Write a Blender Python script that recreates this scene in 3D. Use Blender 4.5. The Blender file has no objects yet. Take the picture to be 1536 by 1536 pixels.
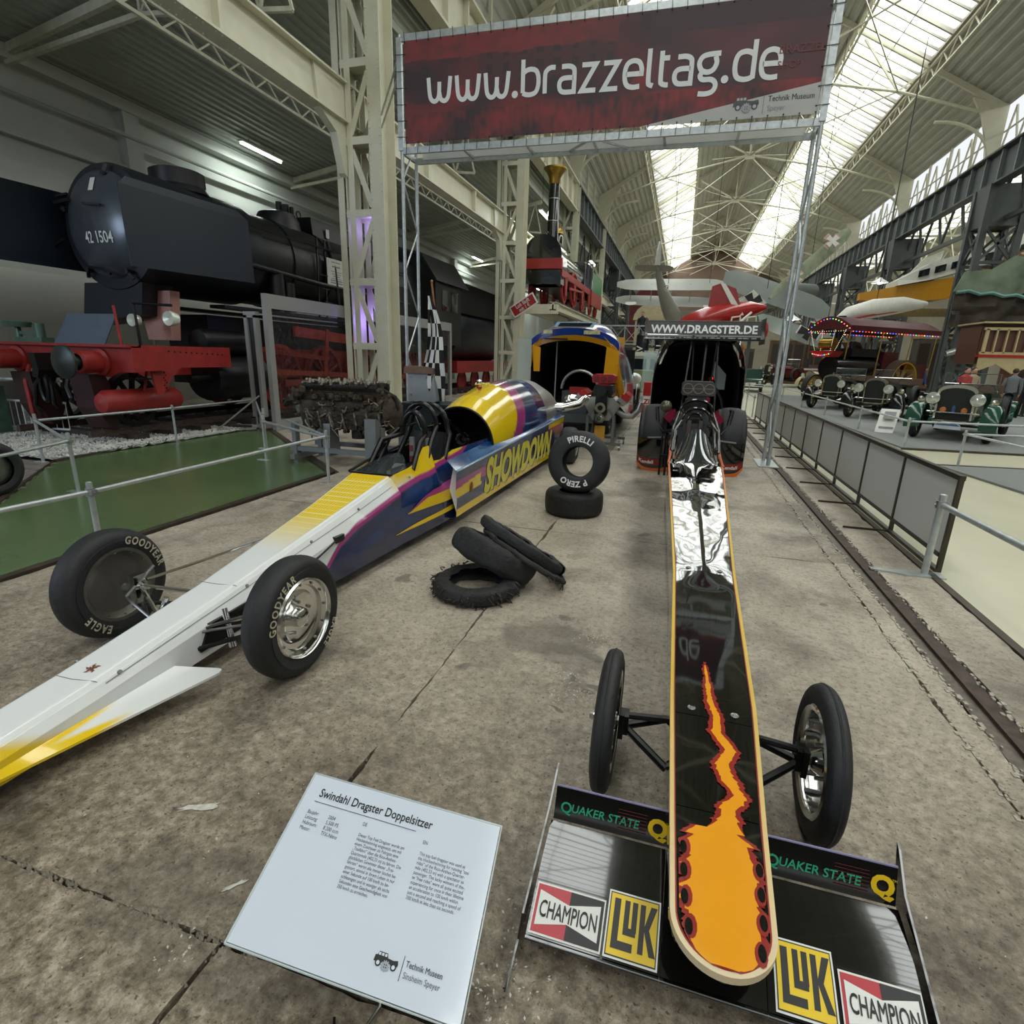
import bpy, math, random
from mathutils import Vector, Matrix
from mathutils.geometry import tessellate_polygon
from mathutils import noise as mnoise
PI = math.pi
sc = bpy.context.scene
C = sc.collection
# ------------------------------------------------------------ camera, world, lights, exposure
cd = bpy.data.cameras.new('camera'); cam = bpy.data.objects.new('camera', cd); C.objects.link(cam)
cd.sensor_width = 36; cd.lens = 822.0/1536*36; cd.clip_end = 400; cd.clip_start = 0.02
_v1 = Vector((256, -227, 822)).normalized()
_dn = Vector((-81, 2872, 822)); _dn = (_dn - _dn.dot(_v1)*_v1).normalized()
_up = -_dn; _rt = _v1.cross(_up)
if _rt.x < 0: _rt = -_rt
cam.matrix_world = Matrix(((_rt.x, -_rt.y, -_rt.z, 0), (_v1.x, -_v1.y, -_v1.z, 0), (_up.x, -_up.y, -_up.z, 1.7), (0, 0, 0, 1)))
sc.camera = cam
sc.view_settings.view_transform = 'Standard'; sc.view_settings.look = 'None'
sc.view_settings.exposure = 0.12; sc.view_settings.gamma = 1; sc.view_settings.use_curve_mapping = False
w = bpy.data.worlds.new('world'); sc.world = w; w.use_nodes = True
w.node_tree.nodes['Background'].inputs[0].default_value = (0.84, 0.88, 0.90, 1)
w.node_tree.nodes['Background'].inputs[1].default_value = 1.0
HALL_CX = 3.15; EAVE = 14.2; SLOPE = 0.56
def roof_z(x): return EAVE + SLOPE*((x+7.6) if x < HALL_CX else (13.9-x))
def arealight(name, loc, rot, sx, sy, power, col=(1, 1, 1)):
    l = bpy.data.lights.new(name, 'AREA'); l.shape = 'RECTANGLE'; l.size = sx; l.size_y = sy; l.energy = power; l.color = col
    o = bpy.data.objects.new(name, l); C.objects.link(o); o.location = loc; o.rotation_euler = rot; return o
SKY_L = 5.2                                     # radiance of the overcast sky seen through the roof glass
for xc, sgn in ((-2.15, -1), (8.45, 1)):
    arealight('sky_over_skylight', (xc, 50, roof_z(xc)+0.7), (0, sgn*math.atan(SLOPE), 0), 3.9, 136, SKY_L*PI*3.9*136, (0.97, 1.0, 0.98))
arealight('sky_over_aisle_skylight', (21, 50, 15.5), (0, 0, 0), 5, 136, 4.5*PI*5*136, (0.97, 1.0, 0.98))
# ------------------------------------------------------------ helpers
def lin(c):
    if isinstance(c, str):
        c = c.lstrip('#'); c = [int(c[i:i+2], 16)/255 for i in (0, 2, 4)]
    return tuple((x/12.92 if x <= 0.04045 else ((x+0.055)/1.055)**2.4) for x in c)
MATS = {}
def M(name, col=None, rough=0.5, metal=0.0, var=0.08, scale=6.0, bump=0.0, bscale=40.0, coat=0.0, emit=None, es=1.0, trans=0.0, attr=None, spec=0.5):
    if name in MATS: return MATS[name]
    m = bpy.data.materials.new(name); m.use_nodes = True; nt = m.node_tree; b = nt.nodes['Principled BSDF']
    c = lin(col) if col is not None else (0.5, 0.5, 0.5)
    tc = nt.nodes.new('ShaderNodeTexCoord'); nz = nt.nodes.new('ShaderNodeTexNoise'); nz.inputs['Scale'].default_value = scale; nz.inputs['Detail'].default_value = 5
    nt.links.new(tc.outputs['Object'], nz.inputs['Vector'])
    mr = nt.nodes.new('ShaderNodeMapRange'); mr.inputs['From Min'].default_value = 0.25; mr.inputs['From Max'].default_value = 0.75
    mr.inputs['To Min'].default_value = 1-var; mr.inputs['To Max'].default_value = 1+var
    nt.links.new(nz.outputs['Fac'], mr.inputs['Value'])
    vm = nt.nodes.new('ShaderNodeVectorMath'); vm.operation = 'SCALE'
    if attr:
        at = nt.nodes.new('ShaderNodeAttribute'); at.attribute_name = attr; nt.links.new(at.outputs['Color'], vm.inputs[0])
    else: vm.inputs[0].default_value = c
    nt.links.new(mr.outputs['Result'], vm.inputs['Scale'])
    nt.links.new(vm.outputs['Vector'], b.inputs['Base Color'])
    b.inputs['Roughness'].default_value = rough; b.inputs['Metallic'].default_value = metal
    b.inputs['Specular IOR Level'].default_value = spec
    if coat: b.inputs['Coat Weight'].default_value = coat; b.inputs['Coat Roughness'].default_value = 0.04
    if bump:
        n2 = nt.nodes.new('ShaderNodeTexNoise'); n2.inputs['Scale'].default_value = bscale; n2.inputs['Detail'].default_value = 4
        nt.links.new(tc.outputs['Object'], n2.inputs['Vector'])
        bp = nt.nodes.new('ShaderNodeBump'); bp.inputs['Strength'].default_value = min(1, bump); bp.inputs['Distance'].default_value = 0.01*max(1, bump)
        nt.links.new(n2.outputs['Fac'], bp.inputs['Height']); nt.links.new(bp.outputs['Normal'], b.inputs['Normal'])
    if emit is not None:
        b.inputs['Emission Color'].default_value = (*lin(emit), 1); b.inputs['Emission Strength'].default_value = es
    if trans: b.inputs['Transmission Weight'].default_value = trans
    MATS[name] = m; return m
def glassy(name, col=(0.8, 0.85, 0.85), alpha=0.25, rough=0.05, translucent=False):
    if name in MATS: return MATS[name]
    m = bpy.data.materials.new(name); m.use_nodes = True; nt = m.node_tree; b = nt.nodes['Principled BSDF']; out = nt.nodes['Material Output']
    b.inputs['Base Color'].default_value = (*lin(col), 1); b.inputs['Roughness'].default_value = rough
    t = nt.nodes.new('ShaderNodeBsdfTransparent'); mx = nt.nodes.new('ShaderNodeMixShader'); mx.inputs[0].default_value = alpha
    nt.links.new(t.outputs[0], mx.inputs[1])
    if translucent:
        tl = nt.nodes.new('ShaderNodeBsdfTranslucent'); tl.inputs[0].default_value = (*lin(col), 1); nt.links.new(tl.outputs[0], mx.inputs[2])
    else: nt.links.new(b.outputs[0], mx.inputs[2])
    nt.links.new(mx.outputs[0], out.inputs['Surface']); MATS[name] = m; return m
class MB:
    def __init__(s, xf=None): s.v = []; s.f = []; s.m = []; s.xf = xf; s.cur = 0; s.col = None; s.sm = []; s.smooth = False
    def add(s, vs, fs, smooth=None):
        n = len(s.v)
        for p in vs:
            p = Vector(p)
            s.v.append(s.xf @ p if s.xf else p)
        smooth = s.smooth if smooth is None else smooth
        for f in fs: s.f.append(tuple(i+n for i in f)); s.m.append(s.cur); s.sm.append(smooth)
        return s
    def box(s, x0, x1, y0, y1, z0, z1):
        return s.add([(x0, y0, z0), (x1, y0, z0), (x1, y1, z0), (x0, y1, z0), (x0, y0, z1), (x1, y0, z1), (x1, y1, z1), (x0, y1, z1)],
                     [(0, 3, 2, 1), (4, 5, 6, 7), (0, 1, 5, 4), (1, 2, 6, 5), (2, 3, 7, 6), (3, 0, 4, 7)], False)
    def cbox(s, c, d): return s.box(c[0]-d[0]/2, c[0]+d[0]/2, c[1]-d[1]/2, c[1]+d[1]/2, c[2]-d[2]/2, c[2]+d[2]/2)
    def bar(s, a, b, w, h, up=(0, 0, 1)):
        a = Vector(a); b = Vector(b); d = (b-a).normalized(); u = Vector(up)
        if abs(d.dot(u)) > 0.99: u = Vector((0, 1, 0)) if abs(d.y) < 0.9 else Vector((1, 0, 0))
        sx = d.cross(u).normalized()*w/2; sz = sx.cross(d).normalized()*h/2
        vs = [a-sx-sz, a+sx-sz, a+sx+sz, a-sx+sz, b-sx-sz, b+sx-sz, b+sx+sz, b-sx+sz]
        return s.add(vs, [(0, 1, 2, 3), (7, 6, 5, 4), (0, 4, 5, 1), (1, 5, 6, 2), (2, 6, 7, 3), (3, 7, 4, 0)], False)
    def tube(s, pts, r, n=10, cap=True):
        pts = [Vector(p) for p in pts]; rs = r if isinstance(r, (list, tuple)) else [r]*len(pts)
        d0 = (pts[1]-pts[0]).normalized(); u = Vector((0, 0, 1)) if abs(d0.z) < 0.95 else Vector((1, 0, 0))
        vs = []; fs = []; side = d0.cross(u).normalized()
        for i, p in enumerate(pts):
            if i == 0: d = pts[1]-p
            elif i == len(pts)-1: d = p-pts[i-1]
            else: d = (pts[i+1]-p).normalized()+(p-pts[i-1]).normalized()
            d = d.normalized(); side = (side-d*side.dot(d)).normalized(); up = d.cross(side)
            for k in range(n):
                a = 2*PI*k/n; vs.append(p+rs[i]*(math.cos(a)*side+math.sin(a)*up))
        for i in range(len(pts)-1):
            for k in range(n): fs.append((i*n+k, i*n+(k+1) % n, (i+1)*n+(k+1) % n, (i+1)*n+k))
        if cap: fs.append(tuple(range(n-1, -1, -1))); fs.append(tuple((len(pts)-1)*n+k for k in range(n)))
        return s.add(vs, fs, True)
    def lathe(s, prof, c=(0, 0, 0), axis='z', n=32, a0=0, a1=2*PI, u=None, v=None, w=None):
        # prof: (radius, height along axis)
        if axis == 'x': w, u, v = Vector((1, 0, 0)), Vector((0, 1, 0)), Vector((0, 0, 1))
        elif axis == 'y': w, u, v = Vector((0, 1, 0)), Vector((0, 0, 1)), Vector((1, 0, 0))
        elif axis == 'z': w, u, v = Vector((0, 0, 1)), Vector((1, 0, 0)), Vector((0, 1, 0))
        c = Vector(c); full = abs(a1-a0-2*PI) < 1e-6; m = n if full else n+1
        vs = []; fs = []
        for r, h in prof:
            for k in range(m):
                a = a0+(a1-a0)*k/n; vs.append(c+w*h+u*(r*math.cos(a))+v*(r*math.sin(a)))
        for i in range(len(prof)-1):
            for k in range(n): fs.append((i*m+k, i*m+(k+1) % m, (i+1)*m+(k+1) % m, (i+1)*m+k))
        return s.add(vs, fs, True)
    def cyl(s, a, b, r, n=16, r2=None): return s.tube([a, b], [r, r if r2 is None else r2], n)
    def prism(s, poly, h0, h1, fr=None):
        # poly: 2-D points; fr(x,y,h)->3-D
        fr = fr or (lambda x, y, h: (x, y, h)); n = len(poly)
        vs = [fr(x, y, h0) for x, y in poly]+[fr(x, y, h1) for x, y in poly]
        tris = tessellate_polygon([[Vector((x, y, 0)) for x, y in poly]])
        fs = [tuple(t) for t in tris]+[(t[2]+n, t[1]+n, t[0]+n) for t in tris]+[(i, (i+1) % n, (i+1) % n+n, i+n) for i in range(n)]
        return s.add(vs, fs, False)
    def flat(s, poly, fr):
        tris = tessellate_polygon([[Vector((x, y, 0)) for x, y in poly]])
        return s.add([fr(x, y) for x, y in poly], [tuple(t) for t in tris], False)
    def grid(s, f, nu, nv, closed=False, smooth=True, color=None):
        vs = [f(i/nu, j/nv) for i in range(nu+1) for j in range(nv+1)]
        if color: s.col = s.col or []; s.col += [color(i/nu, j/nv) for i in range(nu+1) for j in range(nv+1)]
        fs = [(i*(nv+1)+j, i*(nv+1)+j+1, (i+1)*(nv+1)+j+1, (i+1)*(nv+1)+j) for i in range(nu) for j in range(nv)]
        return s.add(vs, fs, smooth)
    def loft(s, rings, cap=True, smooth=True, closed=True):
        n = len(rings[0]); vs = [p for r in rings for p in r]; fs = []
        for i in range(len(rings)-1):
            for k in range(n if closed else n-1): fs.append((i*n+k, i*n+(k+1) % n, (i+1)*n+(k+1) % n, (i+1)*n+k))
        if cap and closed: fs.append(tuple(range(n-1, -1, -1))); fs.append(tuple((len(rings)-1)*n+k for k in range(n)))
        return s.add(vs, fs, smooth)
    def ball(s, c, r, n=10):
        rx, ry, rz = r if isinstance(r, (tuple, list)) else (r, r, r)
        vs = []; fs = []
        for i in range(n//2+1):
            t = PI*i/(n//2)
            for k in range(n): a = 2*PI*k/n; vs.append((c[0]+rx*math.sin(t)*math.cos(a), c[1]+ry*math.sin(t)*math.sin(a), c[2]+rz*math.cos(t)))
        for i in range(n//2):
            for k in range(n): fs.append((i*n+k, (i+1)*n+k, (i+1)*n+(k+1) % n, i*n+(k+1) % n))
        return s.add(vs, fs, True)
WL = {}
def wloc(o): return WL.get(o.name, Vector((0, 0, 0)))
def mesh(name, mb, mats, off=Vector((0, 0, 0))):
    me = bpy.data.meshes.new(name); me.from_pydata([tuple(v-off) for v in mb.v], [], mb.f)
    for m in (mats if isinstance(mats, (list, tuple)) else [mats]): me.materials.append(m)
    me.polygons.foreach_set('material_index', mb.m); me.polygons.foreach_set('use_smooth', mb.sm)
    if mb.col:
        ca = me.color_attributes.new('paint', 'FLOAT_COLOR', 'POINT')
        ca.data.foreach_set('color', [x for c in mb.col for x in (*c, 1.0)])
    me.validate(); me.update(); return me
def tag(o, label=None, cat=None, group=None, kind=None):
    if label: o['label'] = label
    if cat: o['category'] = cat
    if group: o['group'] = group
    if kind: o['kind'] = kind
    return o
def obj(name, mb, mats, parent=None, label=None, cat=None, group=None, kind=None, autosmooth=True):
    if isinstance(mb, MB):
        off = wloc(parent) if parent else Vector((0, 0, 0))
        base = off
        if parent is None and mb.v:      # top-level mesh: origin at its base centre
            xs = [v.x for v in mb.v]; ys = [v.y for v in mb.v]; zs = [v.z for v in mb.v]
            off = Vector(((min(xs)+max(xs))/2, (min(ys)+max(ys))/2, min(zs)))
        me = mesh(name, mb, mats, off)
        o = bpy.data.objects.new(name, me)
        if parent is None: o.location = off; WL[o.name] = off
        else: WL[o.name] = base
    else: o = bpy.data.objects.new(name, mb)
    C.objects.link(o)
    if parent: o.parent = parent
    if autosmooth and isinstance(mb, MB) and any(mb.sm):
        try: o.data.set_sharp_from_angle(angle=math.radians(40))
        except Exception: pass
    return tag(o, label, cat, group, kind)
def thing(name, label, cat, loc=(0, 0, 0), group=None):
    o = bpy.data.objects.new(name, None); C.objects.link(o); o.location = loc; WL[o.name] = Vector(loc); o.empty_display_size = 0.1
    return tag(o, label, cat, group)
def copy_tree(o, loc=None, rz=None, label=None, scale=None, parent=None):
    c = o.copy(); C.objects.link(c)
    if parent: c.parent = parent
    if loc is not None: c.location = loc
    if rz is not None: c.rotation_euler = (0, 0, rz)
    if scale is not None: c.scale = (scale,)*3 if not isinstance(scale, tuple) else scale
    if label: c['label'] = label
    for ch in list(o.children): copy_tree(ch, parent=c)
    return c
def shared(name, me, loc, parent=None, rot=None, kind=None, scale=None):
    o = bpy.data.objects.new(name, me); C.objects.link(o)
    if parent: o.parent = parent; loc = Vector(loc)-wloc(parent)
    o.location = loc
    if rot: o.rotation_euler = rot
    if scale: o.scale = scale
    if kind: o['kind'] = kind
    return o
_tc = {}
def text2d(s, size=1, bold=0.0, shear=0.0, extrude=0.0, align='CENTER', spacing=1.0, linesp=1.0, wx=1.0):
    key = (s, size, bold, shear, align, spacing, linesp, wx)
    if 'M' in s and bold > 0 and key not in _tc:      # the offset curve breaks on this glyph: thicken with shifted copies
        v0, f0 = text2d(s, size, 0, shear, 0, align, spacing, linesp, wx); V = []; F = []
        for dx, dy in ((-1, 0), (1, 0), (0, -1), (0, 1)):
            n = len(V); V += [(x+dx*bold*size*.8, y+dy*bold*size*.8) for x, y in v0]; F += [tuple(i+n for i in f) for f in f0]
        _tc[key] = (V, F)
    if key in _tc: return _tc[key]
    cu = bpy.data.curves.new('txt', 'FONT'); cu.body = s; cu.size = size; cu.offset = bold*size; cu.shear = shear; cu.align_x = align; cu.space_character = spacing; cu.space_line = linesp; cu.resolution_u = 3
    o = bpy.data.objects.new('txt', cu); C.objects.link(o); dg = bpy.context.evaluated_depsgraph_get()
    me = bpy.data.meshes.new_from_object(o.evaluated_get(dg))
    r = ([(v.co.x*wx, v.co.y) for v in me.vertices], [tuple(p.vertices) for p in me.polygons])
    bpy.data.objects.remove(o); bpy.data.curves.remove(cu); bpy.data.meshes.remove(me); _tc[key] = r; return r
def put_text(mb, s, fr, size, **k):
    vs, fs = text2d(s, size, **k)
    return mb.add([fr(x, y) for x, y in vs], fs, False)
def arc_text(mb, s, c, r, mid, size, u, v, w, **k):
    # letters read clockwise round the circle, tops outward; u,v span the face, w is its normal
    vs, fs = text2d(s, size, **k); c = Vector(c); u = Vector(u); v = Vector(v)
    out = []
    for x, y in vs:
        a = mid-x/(r+size*0.35); rr = r+y; out.append(c+u*(rr*math.cos(a))+v*(rr*math.sin(a))+Vector(w))
    return mb.add(out, fs, False)
def plane_fr(o, u, v): 
    o = Vector(o); u = Vector(u); v = Vector(v)
    return lambda x, y: o+u*x+v*y
def lerp(a, b, t): return a+(b-a)*t
def interp(tab, x):
    if x <= tab[0][0]: return tab[0][1]
    for (a, va), (b, vb) in zip(tab, tab[1:]):
        if x <= b: return lerp(va, vb, (x-a)/(b-a)) if not isinstance(va, tuple) else tuple(lerp(p, q, (x-a)/(b-a)) for p, q in zip(va, vb))
    return tab[-1][1]
# common materials
cream = M('cream_paint', '#cfccb6', 0.45, var=0.06, scale=3)
cream_dirty = M('cream_paint_worn', '#c2bfa8', 0.5, var=0.15, scale=8)
galv = M('galvanised_steel', '#b6bcbc', 0.34, 0.55, var=0.18, scale=14)
alu = M('polished_aluminium', '#d6d6d2', 0.14, 1.0, var=0.03)
brush = M('brushed_aluminium', '#b0b2b0', 0.35, 0.9, var=0.08)
chrome = M('chrome', '#e6e6e6', 0.06, 1.0, var=0.0)
blackm = M('black_metal', '#151616', 0.35, 0.3, var=0.1)
blackpaint = M('black_gloss', '#060606', 0.08, 0.0, var=0.0, coat=1.0)
rubber = M('tyre_rubber', '#1f2021', 0.62, var=0.18, scale=9, bump=0.3, bscale=60)
rubber_old = M('old_tyre_rubber', '#1c1c1b', 0.7, var=0.35, scale=12, bump=0.8, bscale=35)
darkgrey = M('dark_grey_steel', '#4a4f50', 0.5, 0.2, var=0.12, scale=4)
whitep = M('white_paint', '#e6e8e6', 0.35, var=0.02)
whitetxt = M('white_lettering', '#dcdcd8', 0.5, var=0.02)
blacktxt = M('black_lettering', '#161616', 0.5, var=0.02)
redp = M('red_paint', '#a01d18', 0.4, var=0.12)
locored = M('locomotive_red', '#8f2420', 0.5, var=0.25, scale=7)
locoblack = M('locomotive_black', '#17191b', 0.42, 0.1, var=0.2, scale=5)
yellowp = M('yellow_paint', '#e8c21c', 0.3, var=0.03)
dglass = M('dark_glass', '#1c2326', 0.05, var=0.0, coat=0.5)
# ============================================================ THE SETTING
def concrete_mat():
    m = bpy.data.materials.new('concrete_floor'); m.use_nodes = True; nt = m.node_tree; b = nt.nodes['Principled BSDF']; L = nt.links.new
    g = nt.nodes.new('ShaderNodeNewGeometry')
    def noi(sc_, det, rough=0.6, dist=0.0):
        n = nt.nodes.new('ShaderNodeTexNoise'); n.inputs['Scale'].default_value = sc_; n.inputs['Detail'].default_value = det; n.inputs['Roughness'].default_value = rough; n.inputs['Distortion'].default_value = dist
        L(g.outputs['Position'], n.inputs['Vector']); return n.outputs['Fac']
    def ramp(src, stops):
        r = nt.nodes.new('ShaderNodeValToRGB'); e = r.color_ramp.elements
        while len(e) < len(stops): e.new(0.5)
        for el, (p, c) in zip(e, stops): el.position = p; el.color = (*lin(c), 1) if not isinstance(c, float) else (c, c, c, 1)
        L(src, r.inputs[0]); return r.outputs[0]
    def mix(a, b_, fac, mode='MIX'):
        x = nt.nodes.new('ShaderNodeMix'); x.data_type = 'RGBA'; x.blend_type = mode
        for s_, v_ in ((x.inputs[0], fac), (x.inputs[6], a), (x.inputs[7], b_)):
            if hasattr(v_, 'is_linked'): L(v_, s_)
            elif isinstance(v_, float): s_.default_value = v_
            else: s_.default_value = (*lin(v_), 1)
        return x.outputs[2]
    base = ramp(noi(0.9, 6, 0.62), [(0.30, '#9a8f7f'), (0.5, '#b3a999'), (0.72, '#c4baa9')])
    fine = ramp(noi(26, 8, 0.7), [(0.34, '#7f7a70'), (0.5, '#ffffff'), (0.68, '#ffffff')])
    col = mix(base, fine, 0.55, 'MULTIPLY')
    pits = ramp(noi(85, 3, 0.5), [(0.30, 0.0), (0.37, 1.0), (1.0, 1.0)])
    col = mix(col, pits, 0.35, 'MULTIPLY')
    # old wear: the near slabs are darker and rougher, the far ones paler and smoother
    sx = nt.nodes.new('ShaderNodeSeparateXYZ'); L(g.outputs['Position'], sx.inputs[0])
    stain = ramp(noi(1.1, 7, 0.68, 0.4), [(0.34, 1.0), (0.52, 0.0), (1.0, 0.0)])
    col = mix(col, '#4f473d', mix('#000000', stain, 0.62, 'MIX'))
    spots = ramp(noi(3.6, 2, 0.4, 0.3), [(0.235, 1.0), (0.275, 0.0), (1.0, 0.0)])
    col = mix(col, '#45403a', mix('#000000', spots, 0.6))
    white = ramp(noi(55, 4, 0.7), [(0.62, 0.0), (0.66, 1.0), (1.0, 1.0)])
    region = ramp(noi(2.1, 3, 0.5), [(0.60, 0.0), (0.66, 1.0), (1.0, 1.0)])
    col = mix(col, '#cfccc2', mix('#000000', white, region, 'MIX'))
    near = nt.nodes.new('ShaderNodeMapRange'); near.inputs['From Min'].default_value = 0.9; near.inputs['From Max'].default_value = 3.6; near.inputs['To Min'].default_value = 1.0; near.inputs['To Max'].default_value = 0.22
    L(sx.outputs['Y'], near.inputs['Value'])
    def fmix(a, b_, fac, mode='MIX'):
        m_ = nt.nodes.new('ShaderNodeMix'); m_.data_type = 'RGBA'; m_.blend_type = mode; L(fac, m_.inputs[0]); L(a, m_.inputs[6])
        if isinstance(b_, str): m_.inputs[7].default_value = (*lin(b_), 1)
        else: L(b_, m_.inputs[7])
        return m_.outputs[2]
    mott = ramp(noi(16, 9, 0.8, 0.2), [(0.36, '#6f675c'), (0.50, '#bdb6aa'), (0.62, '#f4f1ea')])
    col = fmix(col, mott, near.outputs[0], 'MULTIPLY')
    pit2 = ramp(noi(60, 3, 0.6), [(0.33, '#5a544b'), (0.39, '#ffffff'), (1.0, '#ffffff')]); col = mix(col, pit2, 0.75, 'MULTIPLY')
    fleck = ramp(noi(48, 5, 0.75), [(0.685, 0.0), (0.70, 1.0), (1.0, 1.0)]); col = fmix(col, '#c9c4b8', fleck)
    # oil patches and drips, each where it was spilt
    wob = nt.nodes.new('ShaderNodeTexNoise'); wob.inputs['Scale'].default_value = 4.5; wob.inputs['Detail'].default_value = 3; L(g.outputs['Position'], wob.inputs['Vector'])
    wv = nt.nodes.new('ShaderNodeVectorMath'); wv.operation = 'MULTIPLY_ADD'; wv.inputs[1].default_value = (.30, .30, 0); L(wob.outputs['Color'], wv.inputs[0]); L(g.outputs['Position'], wv.inputs[2])
    for (x_, y_, rx, ry, dk) in ((-.62, 3.02, .33, .20, .55), (-.45, 2.85, .22, .13, .4), (-.95, 2.75, .22, .14, .25), (-.58, 3.38, .055, .05, .6), (-.39, 2.69, .035, .03, .7), (-.26, 2.66, .03, .026, .7), (-.29, 2.59, .035, .026, .7), (-.44, 2.36, .035, .026, .8), (-.30, 2.90, .05, .04, .5), (-.10, 6.75, .24, .40, .5), (-.35, 7.6, .3, .5, .4), (-1.4, 4.0, .18, .2, .5), (-1.9, 3.6, .06, .06, .6), (-1.2, 1.0, .55, .18, .45), (-2.3, .8, .5, .3, .35), (.15, 2.7, .08, .05, .5), (-.7, 4.6, .1, .1, .3), (1.2, 4.2, .04, .04, .6), (-2.9, 1.1, .6, .3, .3)):
        sub = nt.nodes.new('ShaderNodeVectorMath'); sub.operation = 'SUBTRACT'; L(wv.outputs[0], sub.inputs[0]); sub.inputs[1].default_value = (x_+.15, y_+.15, 0)
        dv = nt.nodes.new('ShaderNodeVectorMath'); dv.operation = 'MULTIPLY'; L(sub.outputs[0], dv.inputs[0]); dv.inputs[1].default_value = (1/rx, 1/ry, 0)
        ln = nt.nodes.new('ShaderNodeVectorMath'); ln.operation = 'LENGTH'; L(dv.outputs[0], ln.inputs[0])
        mr_ = nt.nodes.new('ShaderNodeMapRange'); mr_.inputs['From Min'].default_value = .85; mr_.inputs['From Max'].default_value = 1.12; mr_.inputs['To Min'].default_value = dk; mr_.inputs['To Max'].default_value = 0; L(ln.outputs['Value'], mr_.inputs['Value'])
        col = fmix(col, '#504a40', mr_.outputs[0])
    L(col, b.inputs['Base Color'])
    rr = ramp(noi(3, 4), [(0.3, 0.42), (0.7, 0.7)]); L(rr, b.inputs['Roughness'])
    bp = nt.nodes.new('ShaderNodeBump'); bp.inputs['Strength'].default_value = 0.35; bp.inputs['Distance'].default_value = 0.008
    L(noi(40, 8, 0.7), bp.inputs['Height']); L(bp.outputs[0], b.inputs['Normal'])
    MATS['concrete_floor'] = m; return m
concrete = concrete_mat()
# ground under everything
mb = MB(); mb.box(-24, 40, -14, 118, -0.35, -0.09)
floor = obj('floor', mb, M('floor_bed', '#4b463d', 0.9, var=0.3, bump=1), kind='structure')
# concrete slabs, each its own piece, uneven joints between
rnd = random.Random(5)
def slab(x0, x1, y0, y1, mat=concrete, dz=0.0, g=0.007, name='slab'):
    mb = MB(); n = 14
    def edge(ax, ay, bx, by, k):
        out = []
        L_ = math.hypot(bx-ax, by-ay); m = max(2, int(L_/(0.05 if ay < 12 else .3)))
        for i in range(m):
            t = i/m; x = lerp(ax, bx, t); y = lerp(ay, by, t)
            j = (mnoise.noise(Vector((x*3.1, y*3.1, k)))*0.016+mnoise.noise(Vector((x*14, y*14, k)))*0.010) if i else 0
            out.append((x+(j if ax == bx else 0), y+(j if ay == by else 0)))
        return out
    poly = edge(x0+g, y0+g, x1-g, y0+g, 1)+edge(x1-g, y0+g, x1-g, y1-g, 2)+edge(x1-g, y1-g, x0+g, y1-g, 3)+edge(x0+g, y1-g, x0+g, y0+g, 4)
    mb.prism(poly, -0.09, dz)
    return obj(name, mb, mat, floor)
ycuts = [-6, -2.6, 0.93, 5.2, 10.2, 15.2, 20.2, 26, 34, 46, 60, 80, 110]
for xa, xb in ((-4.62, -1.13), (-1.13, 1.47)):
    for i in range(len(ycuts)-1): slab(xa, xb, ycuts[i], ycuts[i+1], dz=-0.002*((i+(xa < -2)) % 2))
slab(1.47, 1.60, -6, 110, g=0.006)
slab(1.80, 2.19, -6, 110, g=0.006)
# sunken rail in the floor
mb = MB(); mb.cur = 0
mb.box(1.608, 1.66, -6, 110, -0.09, -0.008); mb.box(1.66, 1.70, -6, 110, -0.09, -0.024); mb.cur = 1; mb.box(1.70, 1.786, -6, 110, -0.09, -0.004)
obj('floor_rail', mb, [M('worn_rail', '#6b6259', 0.45, 0.6, var=0.35, scale=20), M('rusty_rail', '#4a3d35', 0.7, 0.2, var=0.5, scale=16)], floor)
mb = MB(); r2 = random.Random(9)
for i in range(2600):       # broken grout chips along rail and joint
    y = r2.uniform(0.4, 16)**1.0; x = r2.choice((1.600, 1.795, 1.47))+r2.gauss(0, 0.012); s_ = r2.uniform(0.003, 0.010)
    mb.box(x-s_, x+s_, y-s_*1.6, y+s_*1.6, -0.02, 0.002+s_*0.25)
obj('grout_chips', mb, M('grout_chips', '#a39d8f', 0.9, var=0.5, scale=60), floor, kind='stuff')
# kerb angle and cream floor to the right
mb = MB()
for i in range(900):        # crumbled edges of the near joints
    if i % 3: x = r2.uniform(-2.6, -1.0); y = .93+.018*math.sin(x*5)+r2.gauss(0, .020)
    else: y = r2.uniform(.5, 6); x = -1.13+r2.gauss(0, .012)
    s_ = r2.uniform(.003, .013)*(1 if i % 3 else .6); a = r2.uniform(0, 3); c_, d_ = s_*math.cos(a), s_*math.sin(a)
    mb.add([(x+c_, y+d_, -.01), (x-d_, y+c_*.8, -.01), (x-c_, y-d_, -.01), (x+d_, y-c_*.8, -.01), (x, y, s_*.55)], [(0, 1, 4), (1, 2, 4), (2, 3, 4), (3, 0, 4)])
obj('concrete_crumbs', mb, M('concrete_crumbs', '#8c8475', .9, var=.45, scale=80), floor, kind='stuff')
mb = MB()
for (cx_, cy_, sg_, n_) in ((-.33, 3.15, .07, 90), (-.43, 2.66, .06, 50), (-.44, 2.48, .05, 40), (-.30, 2.54, .05, 30), (-.34, 1.08, .09, 90), (-.28, 1.3, .06, 40), (-.35, .9, .06, 40), (-1.22, .86, .03, 20), (-2.0, 1.1, .6, 40), (.5, 2.0, 1.0, 30)):
    for i in range(n_):
        x = cx_+r2.gauss(0, sg_); y = cy_+r2.gauss(0, sg_*.7); s_ = r2.uniform(.002, .008); a = r2.uniform(0, 3); c_, d_ = s_*math.cos(a), s_*math.sin(a)
        mb.add([(x+c_, y+d_, .0012), (x-d_*.5, y+c_*.5, .0012), (x-c_, y-d_, .0012), (x+d_*.5, y-c_*.5, .0012)], [(0, 1, 2, 3)])
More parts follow.
